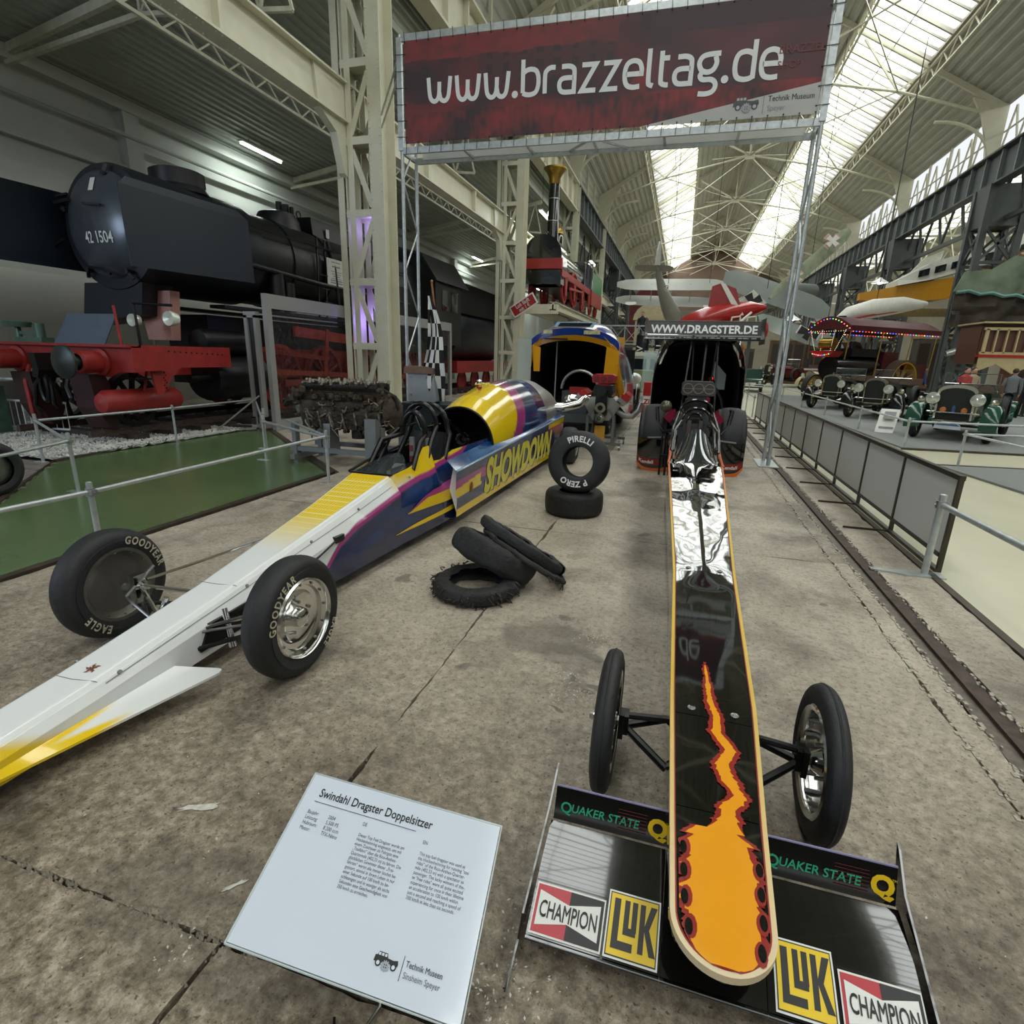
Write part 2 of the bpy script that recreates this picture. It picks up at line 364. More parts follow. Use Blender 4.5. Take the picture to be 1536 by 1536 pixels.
for (cx_, cy_, a, L_) in ((-1.60, 1.31, .45, .075), (-1.23, 1.09, .9, .035), (-2.25, .98, .1, .05)):
    pts = []
    for i in range(18):
        t = 2*PI*i/18; r = 1+.45*r2.uniform(-1, 1); u_, v_ = L_*r*math.cos(t), L_*.20*r*math.sin(t); pts.append((cx_+u_*math.cos(a)-v_*math.sin(a), cy_+u_*math.sin(a)+v_*math.cos(a)))
    mb.flat(pts, lambda x, y: (x, y, .0013))
obj('plaster_spatters', mb, M('plaster_white', '#bdb9ac', .8, var=.25, scale=60), floor, kind='stuff')
mb = MB(); mb.box(2.19, 2.25, -6, 110, -0.09, 0.012)
obj('floor_edge_angle', mb, M('brown_steel_edge', '#4c4439', 0.5, 0.4, var=0.25), floor)
mb = MB(); mb.box(2.25, 32, -6, 110, -0.09, 0.0)
obj('painted_floor', mb, M('cream_floor_paint', '#c3bfa4', 0.28, var=0.07, scale=1.2, bump=0.05, bscale=6), floor)
# carpeted stands on the right
carpet = M('grey_stand_carpet', '#777a77', 0.75, var=0.08, scale=30)
mb = MB(); mb.prism([(4.72, 13.6), (12.6, 14.3), (12.6, 34), (4.2, 34)], 0.0, 0.035)
mb.cur = 1; mb.prism([(4.66, 13.54), (12.66, 14.24), (12.66, 14.3), (4.72, 13.6)], 0.0, 0.045)
obj('floor_platform', mb, [carpet, M('brown_steel_edge')], floor)
mb = MB(); mb.prism([(4.56, 11.42), (12.5, 12.6), (12.5, 5.5), (5.0, 8.3)], 0.0, 0.035)
mb.cur = 1; mb.prism([(4.50, 11.48), (12.5, 12.66), (12.5, 12.6), (4.56, 11.42)], 0.0, 0.045)
obj('floor_platform', mb, [carpet, M('brown_steel_edge')], floor)
# green floor on the left
green = M('green_floor_paint', '#546843', 0.24, var=0.10, scale=1.5, bump=0.04, bscale=8)
mb = MB(); mb.prism([(-4.62, -6), (-4.70, 6.70), (-8.55, 10.05), (-9.3, 10.2), (-8.78, 5.75), (-6.9, 3.9), (-6.9, -6)], -0.09, 0.0)
obj('green_floor', mb, green, floor)
mb = MB()
mb.prism([(-4.66, -6), (-4.58, -6), (-4.655, 6.74), (-4.735, 6.68)], -0.02, 0.02)
mb.prism([(-4.735, 6.66), (-4.655, 6.74), (-8.52, 10.12), (-8.58, 10.04)], -0.02, 0.02)
mb.prism([(-8.83, 5.8), (-8.75, 5.7), (-6.88, 3.85), (-6.94, 3.82)], -0.02, 0.02)
mb.prism([(-8.83, 5.78), (-8.75, 5.76), (-9.24, 10.3), (-9.34, 10.3)], -0.02, 0.03)
obj('floor_edge_strip', mb, M('brown_steel_edge'), floor)
# concrete beyond the green on the left (under the engine)
mb = MB(); mb.prism([(-4.62, 6.8), (-4.62, 110), (-7.3, 110), (-7.3, 9.05)], -0.09, -0.002)
obj('slab', mb, concrete, floor)
mb = MB(); mb.prism([(-7.3, 9.05), (-7.3, 110), (-17, 110), (-17, 10.25), (-9.3, 10.25), (-8.55, 10.12)], -0.09, -0.004)
obj('slab', mb, concrete, floor)
# gravel bed
mb = MB(); rg = random.Random(3)
mb.grid(lambda u, v: (lerp(-16.5, -8.83, u), lerp(5.8, 10.4, v)-0.0, 0.02+0.03*mnoise.noise(Vector((u*60, v*40, 0)))), 120, 80)
mb.v = [Vector((v.x if v.x < -9.35 or True else v.x, v.y, v.z)) for v in mb.v]
obj('gravel_bed', mb, M('white_gravel', '#a9a9a2', 0.95, var=0.45, scale=22, bump=3, bscale=45), floor, kind='stuff')
mb = MB()
for i in range(9000):
    x = rg.uniform(-13.5, -8.85); y = rg.uniform(5.82, 10.2); s_ = rg.uniform(0.012, 0.028); z = 0.035
    a = rg.uniform(0, 3); c_, d_ = math.cos(a)*s_, math.sin(a)*s_
    mb.add([(x+c_, y+d_, z), (x-d_, y+c_, z), (x-c_, y-d_, z), (x+d_, y-c_, z), (x+rg.uniform(-.5, .5)*s_, y, z+s_)], [(0, 1, 4), (1, 2, 4), (2, 3, 4), (3, 0, 4)])
obj('gravel_stones', mb, M('gravel_stones', '#b9b8b0', 0.9, var=0.35, scale=3), floor, kind='stuff')
# timber deck, plank by plank
wood = M('weathered_planks', '#6d665d', 0.8, var=0.3, scale=9, bump=0.8, bscale=30)
rw = random.Random(11)
y = 2.2
while y < 5.7:
    wd = 0.235
    xr = -6.94 if y < 3.8 else -6.94-(y-3.8)*1.0
    mb = MB(); mb.box(-12.5, xr, y, y+wd-0.012, -0.05, -0.004+rw.uniform(0, 0.006)); obj('plank', mb, wood, floor); y += wd
while y < 8.5:
    mb = MB(); mb.box(-16, -13.5, y, y+0.223, -0.05, 0.03); obj('plank', mb, wood, floor); y += 0.235
# ---------------------------------------------------------------- walls
wallm = M('whitewashed_wall', '#b9bdb6', 0.7, var=0.06, scale=1.0, bump=0.2, bscale=12)
mb = MB(); mb.box(-16.2, -15.9, -14, 110, 0, 8.9)
wl = obj('wall_left', mb, wallm, kind='structure')
mb = MB()
mb.box(-15.9, -15.55, -14, 110, 7.95, 8.25); mb.box(-15.9, -15.72, -14, 110, 6.4, 6.6)
for k in range(10): mb.box(-15.9, -15.6, 2.0+12*k-0.25, 2.0+12*k+0.25, 0, 8.0)
obj('wall_ledge', mb, wallm, wl)
mb = MB(); mb.cyl((-15.6, -14, 7.35), (-15.6, 110, 7.35), 0.06, 8)
obj('wall_pipe', mb, wallm, wl)
mb = MB(); mb.lathe([(0.75, 0), (0.75, 7.9)], c=(-14.6, 6.6, 0), n=28)
obj('trim_1', mb, M('white_round_pillar', '#d3d6d2', 0.6, var=0.04), kind='structure')
mb = MB(); mb.box(-15.89, -15.7, 7.2, 22, 0, 3.4)
obj('trim_2', mb, M('bright_white_dado', '#d8dad0', 0.6, var=0.03), kind='structure')
mb = MB(); mb.box(-24, 40, 112, 112.4, 0, 22)
obj('wall_back', mb, M('pale_end_wall', '#8d8779', 0.8, var=0.15, scale=0.4), kind='structure')
mb = MB(); mb.prism([(-7.6, 12), (-7.6, 14.2), (3.15, 20.2), (13.9, 14.2), (13.9, 12), (3.15, 17)], 104, 104.2, lambda x, y, h: (x, h, y))
mb.prism([(-3, 10), (9, 10), (9, 14), (3.15, 17.2), (-3, 14)], 103, 103.5, lambda x, y, h: (x, h, y))
obj('wall_gable', mb, M('brown_gable', '#6e5a4c', 0.8, var=0.2, scale=0.6), kind='structure')
mb = MB(); mb.box(-24, 40, -14.4, -14, 0, 8.5)
obj('wall_front', mb, M('dim_front_wall', '#5d5c57', 0.8, var=0.2, scale=0.5), kind='structure')  # unseen wall added dark for the gloss reflections, open above to let light in
mb = MB(); mb.box(31.5, 31.9, -14, 112, 0, 13)
obj('wall_right', mb, M('pale_end_wall'), kind='structure')
# ---------------------------------------------------------------- corrugated roofs
def corr(x0, z0, x1, z1, y0, y1, period, amp, mat, name='ceiling'):
    mb = MB(); L_ = math.hypot(x1-x0, z1-z0); n = int(L_/period); dx, dz = (x1-x0)/L_, (z1-z0)/L_; nx, nz = -dz, dx
    prof = []
    for i in range(n):
        for t, a in ((0, 0), (0.35, 0), (0.5, 1), (0.85, 1)):
            d = (i+t)*L_/n; prof.append((x0+dx*d+nx*a*amp, z0+dz*d+nz*a*amp))
    prof.append((x1, z1)); vs = [(x, y0, z) for x, z in prof]+[(x, y1, z) for x, z in prof]; k = len(prof)
    mb.add(vs, [(i, i+1, i+1+k, i+k) for i in range(k-1)], False)
    return obj(name, mb, mat, kind='structure')
corr_n = M('corrugated_nave_roof', '#b0b0a6', 0.5, 0.1, var=0.12, scale=0.7)
corr_a = M('corrugated_aisle_roof', '#a2a99d', 0.5, 0.1, var=0.08, scale=0.8)
Y0, Y1 = -14, 112
corr(-7.7, roof_z(-7.7), -3.9, roof_z(-3.9), Y0, Y1, 0.42, 0.07, corr_n)
corr(-0.5, roof_z(-0.5), HALL_CX, roof_z(HALL_CX), Y0, Y1, 0.42, 0.07, corr_n)
corr(HALL_CX, roof_z(HALL_CX), 6.8, roof_z(6.8), Y0, Y1, 0.42, 0.07, corr_n)
corr(10.2, roof_z(10.2), 14.0, roof_z(14.0), Y0, Y1, 0.42, 0.07, corr_n)
corr(-7.9, 12.0, -7.7, roof_z(-7.7), Y0, Y1, 0.42, 0.05, corr_n)
corr(-15.95, 8.25, -7.9, 9.6, Y0, Y1, 0.235, 0.05, corr_a)
corr(-7.9, 9.6, -7.9, 12.0, Y0, Y1, 0.235, 0.03, corr_a)
corr(13.9, 12.0, 18.5, 14.6, Y0, Y1, 0.42, 0.06, corr_n)
corr(23.5, 14.6, 31.5, 11.0, Y0, Y1, 0.42, 0.06, corr_n)
# skylights: glazing bar by glazing bar, pane by pane
pane_m = glassy('roof_glass', '#e8ece6', 0.22, 0.4, translucent=True)
bar_m = M('glazing_bar', '#a7a294', 0.5, 0.2, var=0.1)
def skylight(name, xa, xb, step=0.8):
    za, zb = roof_z(xa), roof_z(xb); xm, zm = (xa+xb)/2, (za+zb)/2; L_ = math.hypot(xb-xa, zb-za); ang = -math.atan2(zb-za, xb-xa)
    root = obj(name, MB().bar((xa, Y0, za), (xa, Y1, za), 0.14, 0.22).bar((xb, Y0, zb), (xb, Y1, zb), 0.14, 0.22), bar_m, kind='structure')
    WL[root.name] = root.location.copy()
    pm = mesh('pane', MB().cbox((0, 0, 0), (L_, step-0.08, 0.012)), pane_m)
    bm_ = mesh('glazing_bar', MB().cbox((0, 0, 0), (L_, 0.07, 0.11)).cbox((0, 0, 0.04), (L_, 0.12, 0.02)), bar_m)
    bt = mesh('glazing_bar_thick', MB().cbox((0, 0, -0.04), (L_, 0.12, 0.20)).cbox((0, 0, 0.04), (L_, 0.16, 0.02)), bar_m)
    y = Y0; k = 0; rest = MB(); restb = MB(); T = Matrix.Rotation(ang, 4, 'Y')
    while y < Y1:
        if 8 < y < 66:
            shared('pane', pm, (xm, y+step/2, zm), root, (0, ang, 0)); shared('glazing_bar', bt if k % 3 == 0 else bm_, (xm, y, zm), root, (0, ang, 0))
        else:
            rest.xf = Matrix.Translation((xm, y+step/2, zm)) @ T; rest.cbox((0, 0, 0), (L_, step-0.08, 0.012))
            restb.xf = Matrix.Translation((xm, y, zm)) @ T; restb.cbox((0, 0, 0), (L_, 0.07, 0.11))
        y += step; k += 1
    obj('far_panes', rest, pane_m, root, kind='stuff'); obj('far_glazing_bars', restb, bar_m, root, kind='stuff')
    mb = MB(); mb.bar((xm, Y0, zm-0.12), (xm, Y1, zm-0.12), 0.03, 0.03)
    obj('stay_wire', mb, blackm, root)
    return root
skylight('window_1', -3.9, -0.5); skylight('window_2', 6.8, 10.2)
mb = MB()
for k in range(60): mb.bar((18.5, Y0+2*k+1, 14.55), (23.5, Y0+2*k+1, 14.55), 0.1, 0.1)
for x in (18.5, 20.2, 21.9, 23.5): mb.bar((x, Y0, 14.6), (x, Y1, 14.6), 0.12, 0.2)
w3 = obj('window_3', mb, bar_m, kind='structure')
obj('aisle_panes', MB().box(18.5, 23.5, Y0, Y1, 14.68, 14.70), pane_m, w3)
# ---------------------------------------------------------------- roof trusses and trussed purlins
rng_truss = [0.8+12*k for k in range(-1, 10)]
def truss(y, near):
    parts = []
    cx, nz = HALL_CX, 16.3
    root = obj('trim_3', MB().box(cx-0.35, cx+0.35, y-0.05, y+0.05, nz-0.25, nz+0.25), cream, kind='structure'); root.name = 'trim_truss'
    WL[root.name] = root.location.copy()
    def p(name, mb): obj(name, mb, cream, root)
    for s in (-1, 1):
        ex = cx+s*10.75
        p('tie_rod', MB().tube([(cx, y, nz), (cx+s*5.9, y, 15.15), (ex-s*0.2, y, 13.7)], 0.07, 6))
        p('rafter', MB().bar((ex, y, EAVE-0.15), (cx, y, roof_z(cx)-0.15), 0.14, 0.24))
        p('strut', MB().bar((cx, y, nz), (cx+s*3.2, y, roof_z(cx+s*3.2)-0.4), 0.10, 0.10))
        p('strut', MB().bar((cx+s*5.9, y, 15.15), (cx+s*4.0, y, roof_z(cx+s*4.0)-0.4), 0.09, 0.09).bar((cx+s*5.9, y, 15.15), (cx+s*7.0, y, roof_z(cx+s*7)-0.3), 0.09, 0.09))
        p('brace', MB().bar((cx, y, nz), (cx+s*2.6, y, nz-0.1), 0.05, 0.05))
        # haunch and curved bracket at the eave
        pts = [(ex-s*(0.35+2.6*(1-math.cos(a))), y, 11.9+1.75*math.sin(a)) for a in [PI/2*i/8 for i in range(9)]]
        p('curved_bracket', MB().tube(pts, 0.08, 6))
        p('haunch', MB().prism([(ex-s*0.0, 14.1), (ex-s*1.5, 14.6), (ex-s*0.95, 13.7), (ex-s*0.38, 12.0), (ex-s*0.0, 12.0)], y-0.08, y+0.08, lambda x, z, h: (x, h, z)))
    p('king_post', MB().bar((cx, y, nz), (cx, y, roof_z(cx)-0.3), 0.11, 0.11))
for y in rng_truss: truss(y, True)
def purlin(x, name='trim_purlin'):
    z = roof_z(x)-0.15; root = obj(name, MB().bar((x, Y0, z), (x, Y1, z), 0.12, 0.12).bar((x, Y0, z-.7), (x, Y1, z-.7), 0.09, 0.08), cream, kind='structure')
    mb = MB(); y = 0.8-12
    while y < Y1-1.5: mb.bar((x, y, z), (x, y+0.75, z-.7), 0.045, 0.045); mb.bar((x, y+0.75, z-.7), (x, y+1.5, z), 0.045, 0.045); y += 1.5
    WL[root.name] = root.location.copy(); obj('lattice', mb, cream, root, kind='stuff')
for x in (-4.0, -0.4, 6.7, 10.3): purlin(x)
mb = MB()
for k in range(-1, 9):
    y = 0.8+12*k
    for s in (-1, 1):
        mb.bar((HALL_CX, y, 16.3), (HALL_CX+s*5.9, y+12, 15.15), 0.05, 0.05); mb.bar((HALL_CX+s*5.9, y, 15.15), (HALL_CX, y+12, 16.3), 0.05, 0.05)
    mb.bar((HALL_CX, y, 16.3), (HALL_CX, y+12, 16.3), 0.06, 0.06)
obj('trim_wind_bracing', mb, cream, kind='structure')
# ---------------------------------------------------------------- left lattice columns
def lattice_column(x, y, top, label, detail=True, mat=None, zt=None):
    mat = mat or cream
    root = thing('lattice_column', label, 'column', (x, y, 0), 'lattice columns along the left side')
    def p(n, mb, m=None): return obj(n, mb, m or mat, root)
    wI, wO = 0.16, 0.60
    for s in (-1, 1):
        for d in (-1, 1):   # flange plates front and back, web between
            xa, xb = (x+s*wI, x+s*wO); yy = y+d*0.30
            if s == 1: p('flange', MB().box(min(xa, xb)+0.10, max(xa, xb), yy-0.012, yy+0.012, 0, top))
            else: p('flange', MB().box(xb, xb+0.16, yy-0.012, yy+0.012, 0, top).box(xa-0.14, xa, yy-0.012, yy+0.012, 0, top))
        p('web', MB().box(x+s*0.38-0.012, x+s*0.38+0.012, y-0.3, y+0.3, 0, top))
    n = int(top/1.5); riv = MB()
    for k in range(n):
        z = 0.35+k*1.5
        if z+1.5 > top: break
        for d in (-1, 1):
            yy = y+d*0.28
            a, b_ = ((x-0.2, yy, z+0.12), (x+0.28, yy, z+1.3)) if k % 2 == 0 else ((x+0.28, yy, z+0.12), (x-0.2, yy, z+1.3))
            p('diagonal', MB().bar(a, b_, 0.13, 0.02, up=(0, 1, 0)))
            p('cross_bar', MB().box(x-0.4, x+0.28, yy-0.03, yy+0.01, z-0.10, z+0.06))
        p('batten_plate', MB().box(x-0.42, x+0.2, y-0.30, y+0.28, z-0.012, z+0.012))
    if detail:
        z = 0.15
        while z < top:
            for xx in (x+0.30, x+0.55): riv.ball((xx, y-0.315, z), 0.016, 6)
            riv.ball((x-0.55, y-0.315, z), 0.014, 6); z += 0.16
        riv2 = obj('rivets', riv, mat, root, kind='stuff')
    p('base_plate', MB().box(x-0.72, x+0.72, y-0.45, y+0.45, 0, 0.05))
    return root
lattice_column(-7.6, 13.0, 12.2, 'cream lattice steel column behind the rusty engine, nearest and lit violet inside')
lattice_column(-7.6, 24.8, 12.2, 'cream lattice steel column carrying the tilted small red sign')
for k in range(3, 5): lattice_column(-7.6, 0.8+12*k, 12.2, ['', '', '', 'cream lattice column just beyond the small raised locomotive', 'cream lattice column farther along, second beyond the raised locomotive'][k], detail=False)
# haunches on the first two columns
# low riveted girder between columns
gm = cream
root = obj('trim_girder', MB().box(-8.03, -7.99, Y0, 112, 6.72, 7.45).box(-8.2, -7.82, Y0, 112, 6.68, 6.72).box(-8.2, -7.82, Y0, 112, 7.45, 7.49), gm, kind='structure')
WL[root.name] = root.location.copy()
for k in range(12):
    y = 1.0+k*4
    obj('stiffener', MB().box(-7.99, -7.84, y-0.04, y+0.04, 6.72, 7.45), gm, root)
riv = MB()
for k in range(150):
    y = 5+0.13*k
    for xx in (-8.14, -7.88): riv.ball((xx, y, 6.675), 0.015, 6)
obj('rivets', riv, M('cream_paint'), root, kind='stuff')
mb = MB()   # light lattice truss behind the girder, in the aisle
for k in range(60):
    y = 0.5+k*0.8; mb.bar((-9.8, y, 7.62), (-9.8, y+0.4, 7.3), 0.03, 0.03); mb.bar((-9.8, y+0.4, 7.3), (-9.8, y+0.8, 7.62), 0.03, 0.03)
mb.bar((-9.8, 0, 7.62), (-9.8, 49, 7.62), 0.06, 0.06); mb.bar((-9.8, 0, 7.3), (-9.8, 49, 7.3), 0.06, 0.06)
obj('trim_lattice_beam', mb, cream_dirty, kind='structure')
for y in (1.2, 13.0, 24.8, 36.8):
    root = obj('trim_haunch', MB().prism([(0, 7.45), (-0.0, 5.6), (-0.12, 5.65), (-0.38, 6.4), (-1.0, 6.7), (-1.1, 7.45)], -8.1, -7.92, lambda a, z, h: (h, y-0.3+a, z)).prism([(0, 7.45), (0.0, 5.6), (0.12, 5.65), (0.38, 6.4), (1.0, 6.7), (1.1, 7.45)], -8.1, -7.92, lambda a, z, h: (h, y+0.3+a, z)), cream, kind='structure')
# aisle roof ribs: rafter from column to wall with curved knee
for k in range(-1, 9):
    y = 1.0+10.0*k
    mb = MB(); mb.bar((-15.8, y, 8.12), (-7.9, y, 9.46), 0.12, 0.18)
    mb.bar((-15.7, y, 7.9), (-11.6, y, 8.35), 0.10, 0.10); mb.bar((-11.6, y, 8.35), (-7.9, y, 8.0), 0.08, 0.08); mb.bar((-11.6, y, 8.35), (-11.6, y, 8.85), 0.07, 0.07)
    for q in range(5): mb.bar((-11.6+.74*q, y, 8.33-.07*q), (-11.2+.74*q, y, 8.92+.12*q), 0.05, 0.05); mb.bar((-11.2+.74*q, y, 8.92+.12*q), (-10.86+.74*q, y, 8.26-.07*q), 0.05, 0.05)
    obj('trim_aisle_truss', mb, cream_dirty, kind='structure')
# crane girders: left (white near, dark beyond) and right (dark)
def crane(x, y0, y1, mat, mat2, s, nm):
    root = obj(nm, MB().box(x-0.03, x+0.03, y0, y1, 10.3, 11.75).box(x-0.25, x+0.25, y0, y1, 10.26, 10.34).box(x-0.3, x+0.3, y0, y1, 11.7, 11.78), mat, kind='structure')
    WL[root.name] = root.location.copy()
    y = y0+0.8
    while y < min(y1, 75): obj('stiffener', MB().box(x-0.2, x+0.2, y-0.05, y+0.05, 10.34, 11.7), mat2, root); y += 1.5
    obj('crane_rail', MB().box(x-0.06, x+0.06, y0, y1, 11.78, 11.92), brush, root)
    return root
crane(-7.3, -14, 36.6, cream, cream, 1, 'trim_crane_girder')
dk2 = M('blue_grey_steel', '#6d7779', 0.45, 0.2, var=0.1)
crane(-7.3, 36.6, 112, darkgrey, dk2, 1, 'trim_crane_girder')
crane(13.6, -14, 112, darkgrey, dk2, -1, 'trim_crane_girder')
mb = MB()   # lower lattice of the right crane girder
for k in range(34):
    y = 14+3*k; mb.bar((14.3, y, 11.6), (14.3, y+1.5, 8.8), 0.12, 0.12); mb.bar((14.3, y+1.5, 8.8), (14.3, y+3, 11.6), 0.12, 0.12)
mb.bar((14.3, 0, 8.8), (14.3, 112, 8.8), 0.2, 0.2)
obj('trim_crane_lattice', mb, darkgrey, kind='structure')
mb = MB()
for k in range(25):
    y = 38+3*k; mb.bar((-7.9, y, 10.3), (-7.9, y+1.5, 7.6), 0.12, 0.12); mb.bar((-7.9, y+1.5, 7.6), (-7.9, y+3, 10.3), 0.12, 0.12)
mb.bar((-7.9, 37, 7.6), (-7.9, 112, 7.6), 0.2, 0.2)
obj('trim_crane_lattice', mb, darkgrey, kind='structure')
# posts between crane girder and eave
mb = MB()
for k in range(84):
    y = 0.8+1.5*k-12; mb.bar((14.05, y, 12.1), (14.05, y+.75, 13.9), .07, .07); mb.bar((14.05, y+.75, 13.9), (14.05, y+1.5, 12.1), .07, .07)
mb.bar((14.05, -11, 12.1), (14.05, 112, 12.1), .12, .12); mb.bar((14.05, -11, 13.0), (14.05, 112, 13.0), .06, .06)
obj('trim_eave_lattice', mb, cream, kind='structure')
mb = MB()
for k in range(40):
    y = 0.8+3*k
    mb.bar((-7.65, y, 11.7), (-7.65, y, 14.2), 0.1, 0.16); mb.bar((13.95, y, 11.7), (13.95, y, 14.2), 0.1, 0.16)
obj('trim_clerestory_posts', mb, cream, kind='structure')
# dark lattice columns on the right and far left
def dark_column(x, y, label, top=10.3):
    root = thing('lattice_column', label, 'column', (x, y, 0), 'dark lattice columns')
    w_, d_ = 0.75, 0.75
    for sx in (-1, 1):
        for sy in (-1, 1): obj('corner_post', MB().bar((x+sx*w_, y+sy*d_, 0), (x+sx*w_, y+sy*d_, top), 0.28, 0.28), darkgrey, root)
    n = 5; h = (top-1.8)/n
    for k in range(n):
        z = k*h
        for s in (-1, 1):
            obj('diagonal', MB().bar((x-w_, y+s*d_, z), (x+w_, y+s*d_, z+h), 0.1, 0.12).bar((x+w_, y+s*d_, z), (x-w_, y+s*d_, z+h), 0.1, 0.12), darkgrey, root)
            obj('diagonal', MB().bar((x+s*w_, y-d_, z), (x+s*w_, y+d_, z+h), 0.1, 0.12).bar((x+s*w_, y+d_, z), (x+s*w_, y-d_, z+h), 0.1, 0.12), darkgrey, root)
            obj('cross_bar', MB().bar((x-w_, y+s*d_, z+h), (x+w_, y+s*d_, z+h), 0.12, 0.14), darkgrey, root)
    obj('head_box', MB().prism([(x-w_-.1, top), (x+w_+.1, top), (x+w_, top-1.8), (x-w_, top-1.8)], y-d_, y+d_, lambda a, z, h_: (a, h_, z)), darkgrey, root)
names_r = ['dark lattice steel column behind the large green vintage car', 'dark lattice column beyond the fairground engine roof', 'third dark lattice column along the right side', 'dark lattice column far along the right side', 'farthest dark lattice column on the right']
for k, yk in enumerate((35.8, 48.8, 60.8, 72.8, 84.8)): dark_column(14.2, yk, names_r[k])
names_l = ['dark lattice column on the left beyond the raised locomotive', 'dark lattice column farther back on the left', 'dark lattice column at the far left end of the hall']
for k, yk in enumerate((60.8, 72.8, 84.8)): dark_column(-7.9, yk, names_l[k])
# right aisle trusses seen under the eave
for k in range(1, 9):
    y = 0.8+12*k; mb = MB()
    mb.bar((14, y, 12.0), (18.5, y, 14.4), 0.16, 0.2); mb.bar((23.5, y, 14.4), (31.5, y, 10.8), 0.16, 0.2); mb.bar((14, y, 10.6), (31.5, y, 10.3), 0.12, 0.12)
    for j in range(7):
        xa = 14.6+j*2.4; mb.bar((xa, y, 10.55), (xa+1.2, y, min(12+(xa-13)*.52, 14.4, 14.6-(xa+1.2-23.5)*.45)), 0.08, 0.08); mb.bar((xa+1.2, y, min(12+(xa-13)*.52, 14.4, 14.6-(xa+1.2-23.5)*.45)), (xa+2.4, y, 10.5), 0.08, 0.08)
    obj('trim_aisle_truss', mb, cream, kind='structure')
# ---------------------------------------------------------------- fluorescent tubes
tube_e = M('fluorescent_tube', '#ffffff', 0.5, emit='#f4fff8', es=14)
lab = ['long fluorescent tube lamp near the aisle wall, above the big black locomotive', 'fluorescent tube lamp under the aisle roof left of the second cream column', 'fluorescent tube lamp beside the brass chimney of the raised locomotive', 'fluorescent tube lamp right of the raised antique locomotive boiler', 'farthest fluorescent tube lamp of the left aisle']
def aisle_z(x): return 8.25+(x+15.95)*1.35/8.05 if x < -7.9 else 10.15
for k, (x, y, z) in enumerate(((-14.7, 18.2, 8.22), (-14.7, 39.8, 8.22), (-7.0, 28.2, 8.15), (-7.0, 43, 8.3), (-14.7, 58, 8.22))):
    t = thing('fluorescent_lamp', lab[k], 'lamp', (x, y, z), 'fluorescent lamps in the left aisle')
    obj('housing', MB().box(x-0.09, x+0.09, y-1.0, y+1.0, z+0.03, z+0.09), whitep, t)
    obj('tube', MB().cyl((x, y-0.97, z), (x, y+0.97, z), 0.045, 8), tube_e, t)
    for s in (-0.6, 0.6): obj('hanger', MB().cyl((x, y+s, z+0.09), (x, y+s, aisle_z(x)+.15), 0.01, 5), blackm, t)
    arealight('fluorescent_glow', (x, y, z-0.06), (0, 0, 0), 0.1, 1.9, 75, (0.9, 1.0, 0.95))
# cool daylight from the far left, an unseen area light that brightens the aisle
arealight('aisle_daylight', (-14.5, -6, 5.0), (math.radians(72), 0, math.radians(-28)), 5, 4, 650, (0.68, 0.80, 1.0))
# violet lamp inside the first column
l = bpy.data.lights.new('violet_spot', 'POINT'); l.energy = 11; l.color = (0.30, 0.20, 1.0); l.shadow_soft_size = 0.12
o = bpy.data.objects.new('violet_spot', l); C.objects.link(o); o.location = (-7.62, 13.12, 2.45)
l = bpy.data.lights.new('violet_spot', 'POINT'); l.energy = 4; l.color = (0.4, 0.3, 1.0); l.shadow_soft_size = 0.05
o = bpy.data.objects.new('violet_spot', l); C.objects.link(o); o.location = (-7.62, 13.12, 4.6)
# ============================================================ THE TWO DRAGSTERS
def tyre_prof(ro, ri, w, sh=0.35):
    # closed profile (radius, x) of a tyre with rounded shoulders
    b = min(w*sh, (ro-ri)*0.6)
    pts = []
    for i in range(7):
        a = PI/2*i/6; pts.append((ro-b+b*math.sin(a), -w/2+b-b*math.cos(a)) )
    right = [(r, -h) for r, h in reversed(pts)]
    crown = [(ro+0.004*(1-(2*t-1)**2), lerp(-w/2+b, w/2-b, t)) for t in (0.25, 0.5, 0.75)]
    side_l = [(ri, -w/2+0.008), (ri+0.012, -w/2+0.002), (lerp(ri, ro, 0.45), -w/2-0.006)]
    side_r = [(r, -h) for r, h in reversed(side_l)]
    inner = [(ri, w/2-0.01), (ri+0.015, w/2-0.02), (ro-0.03, w/2-0.03), (ro-0.03, -w/2+0.03), (ri+0.015, -w/2+0.02), (ri, -w/2+0.008)]
    return side_l+pts+crown+right+side_r+inner
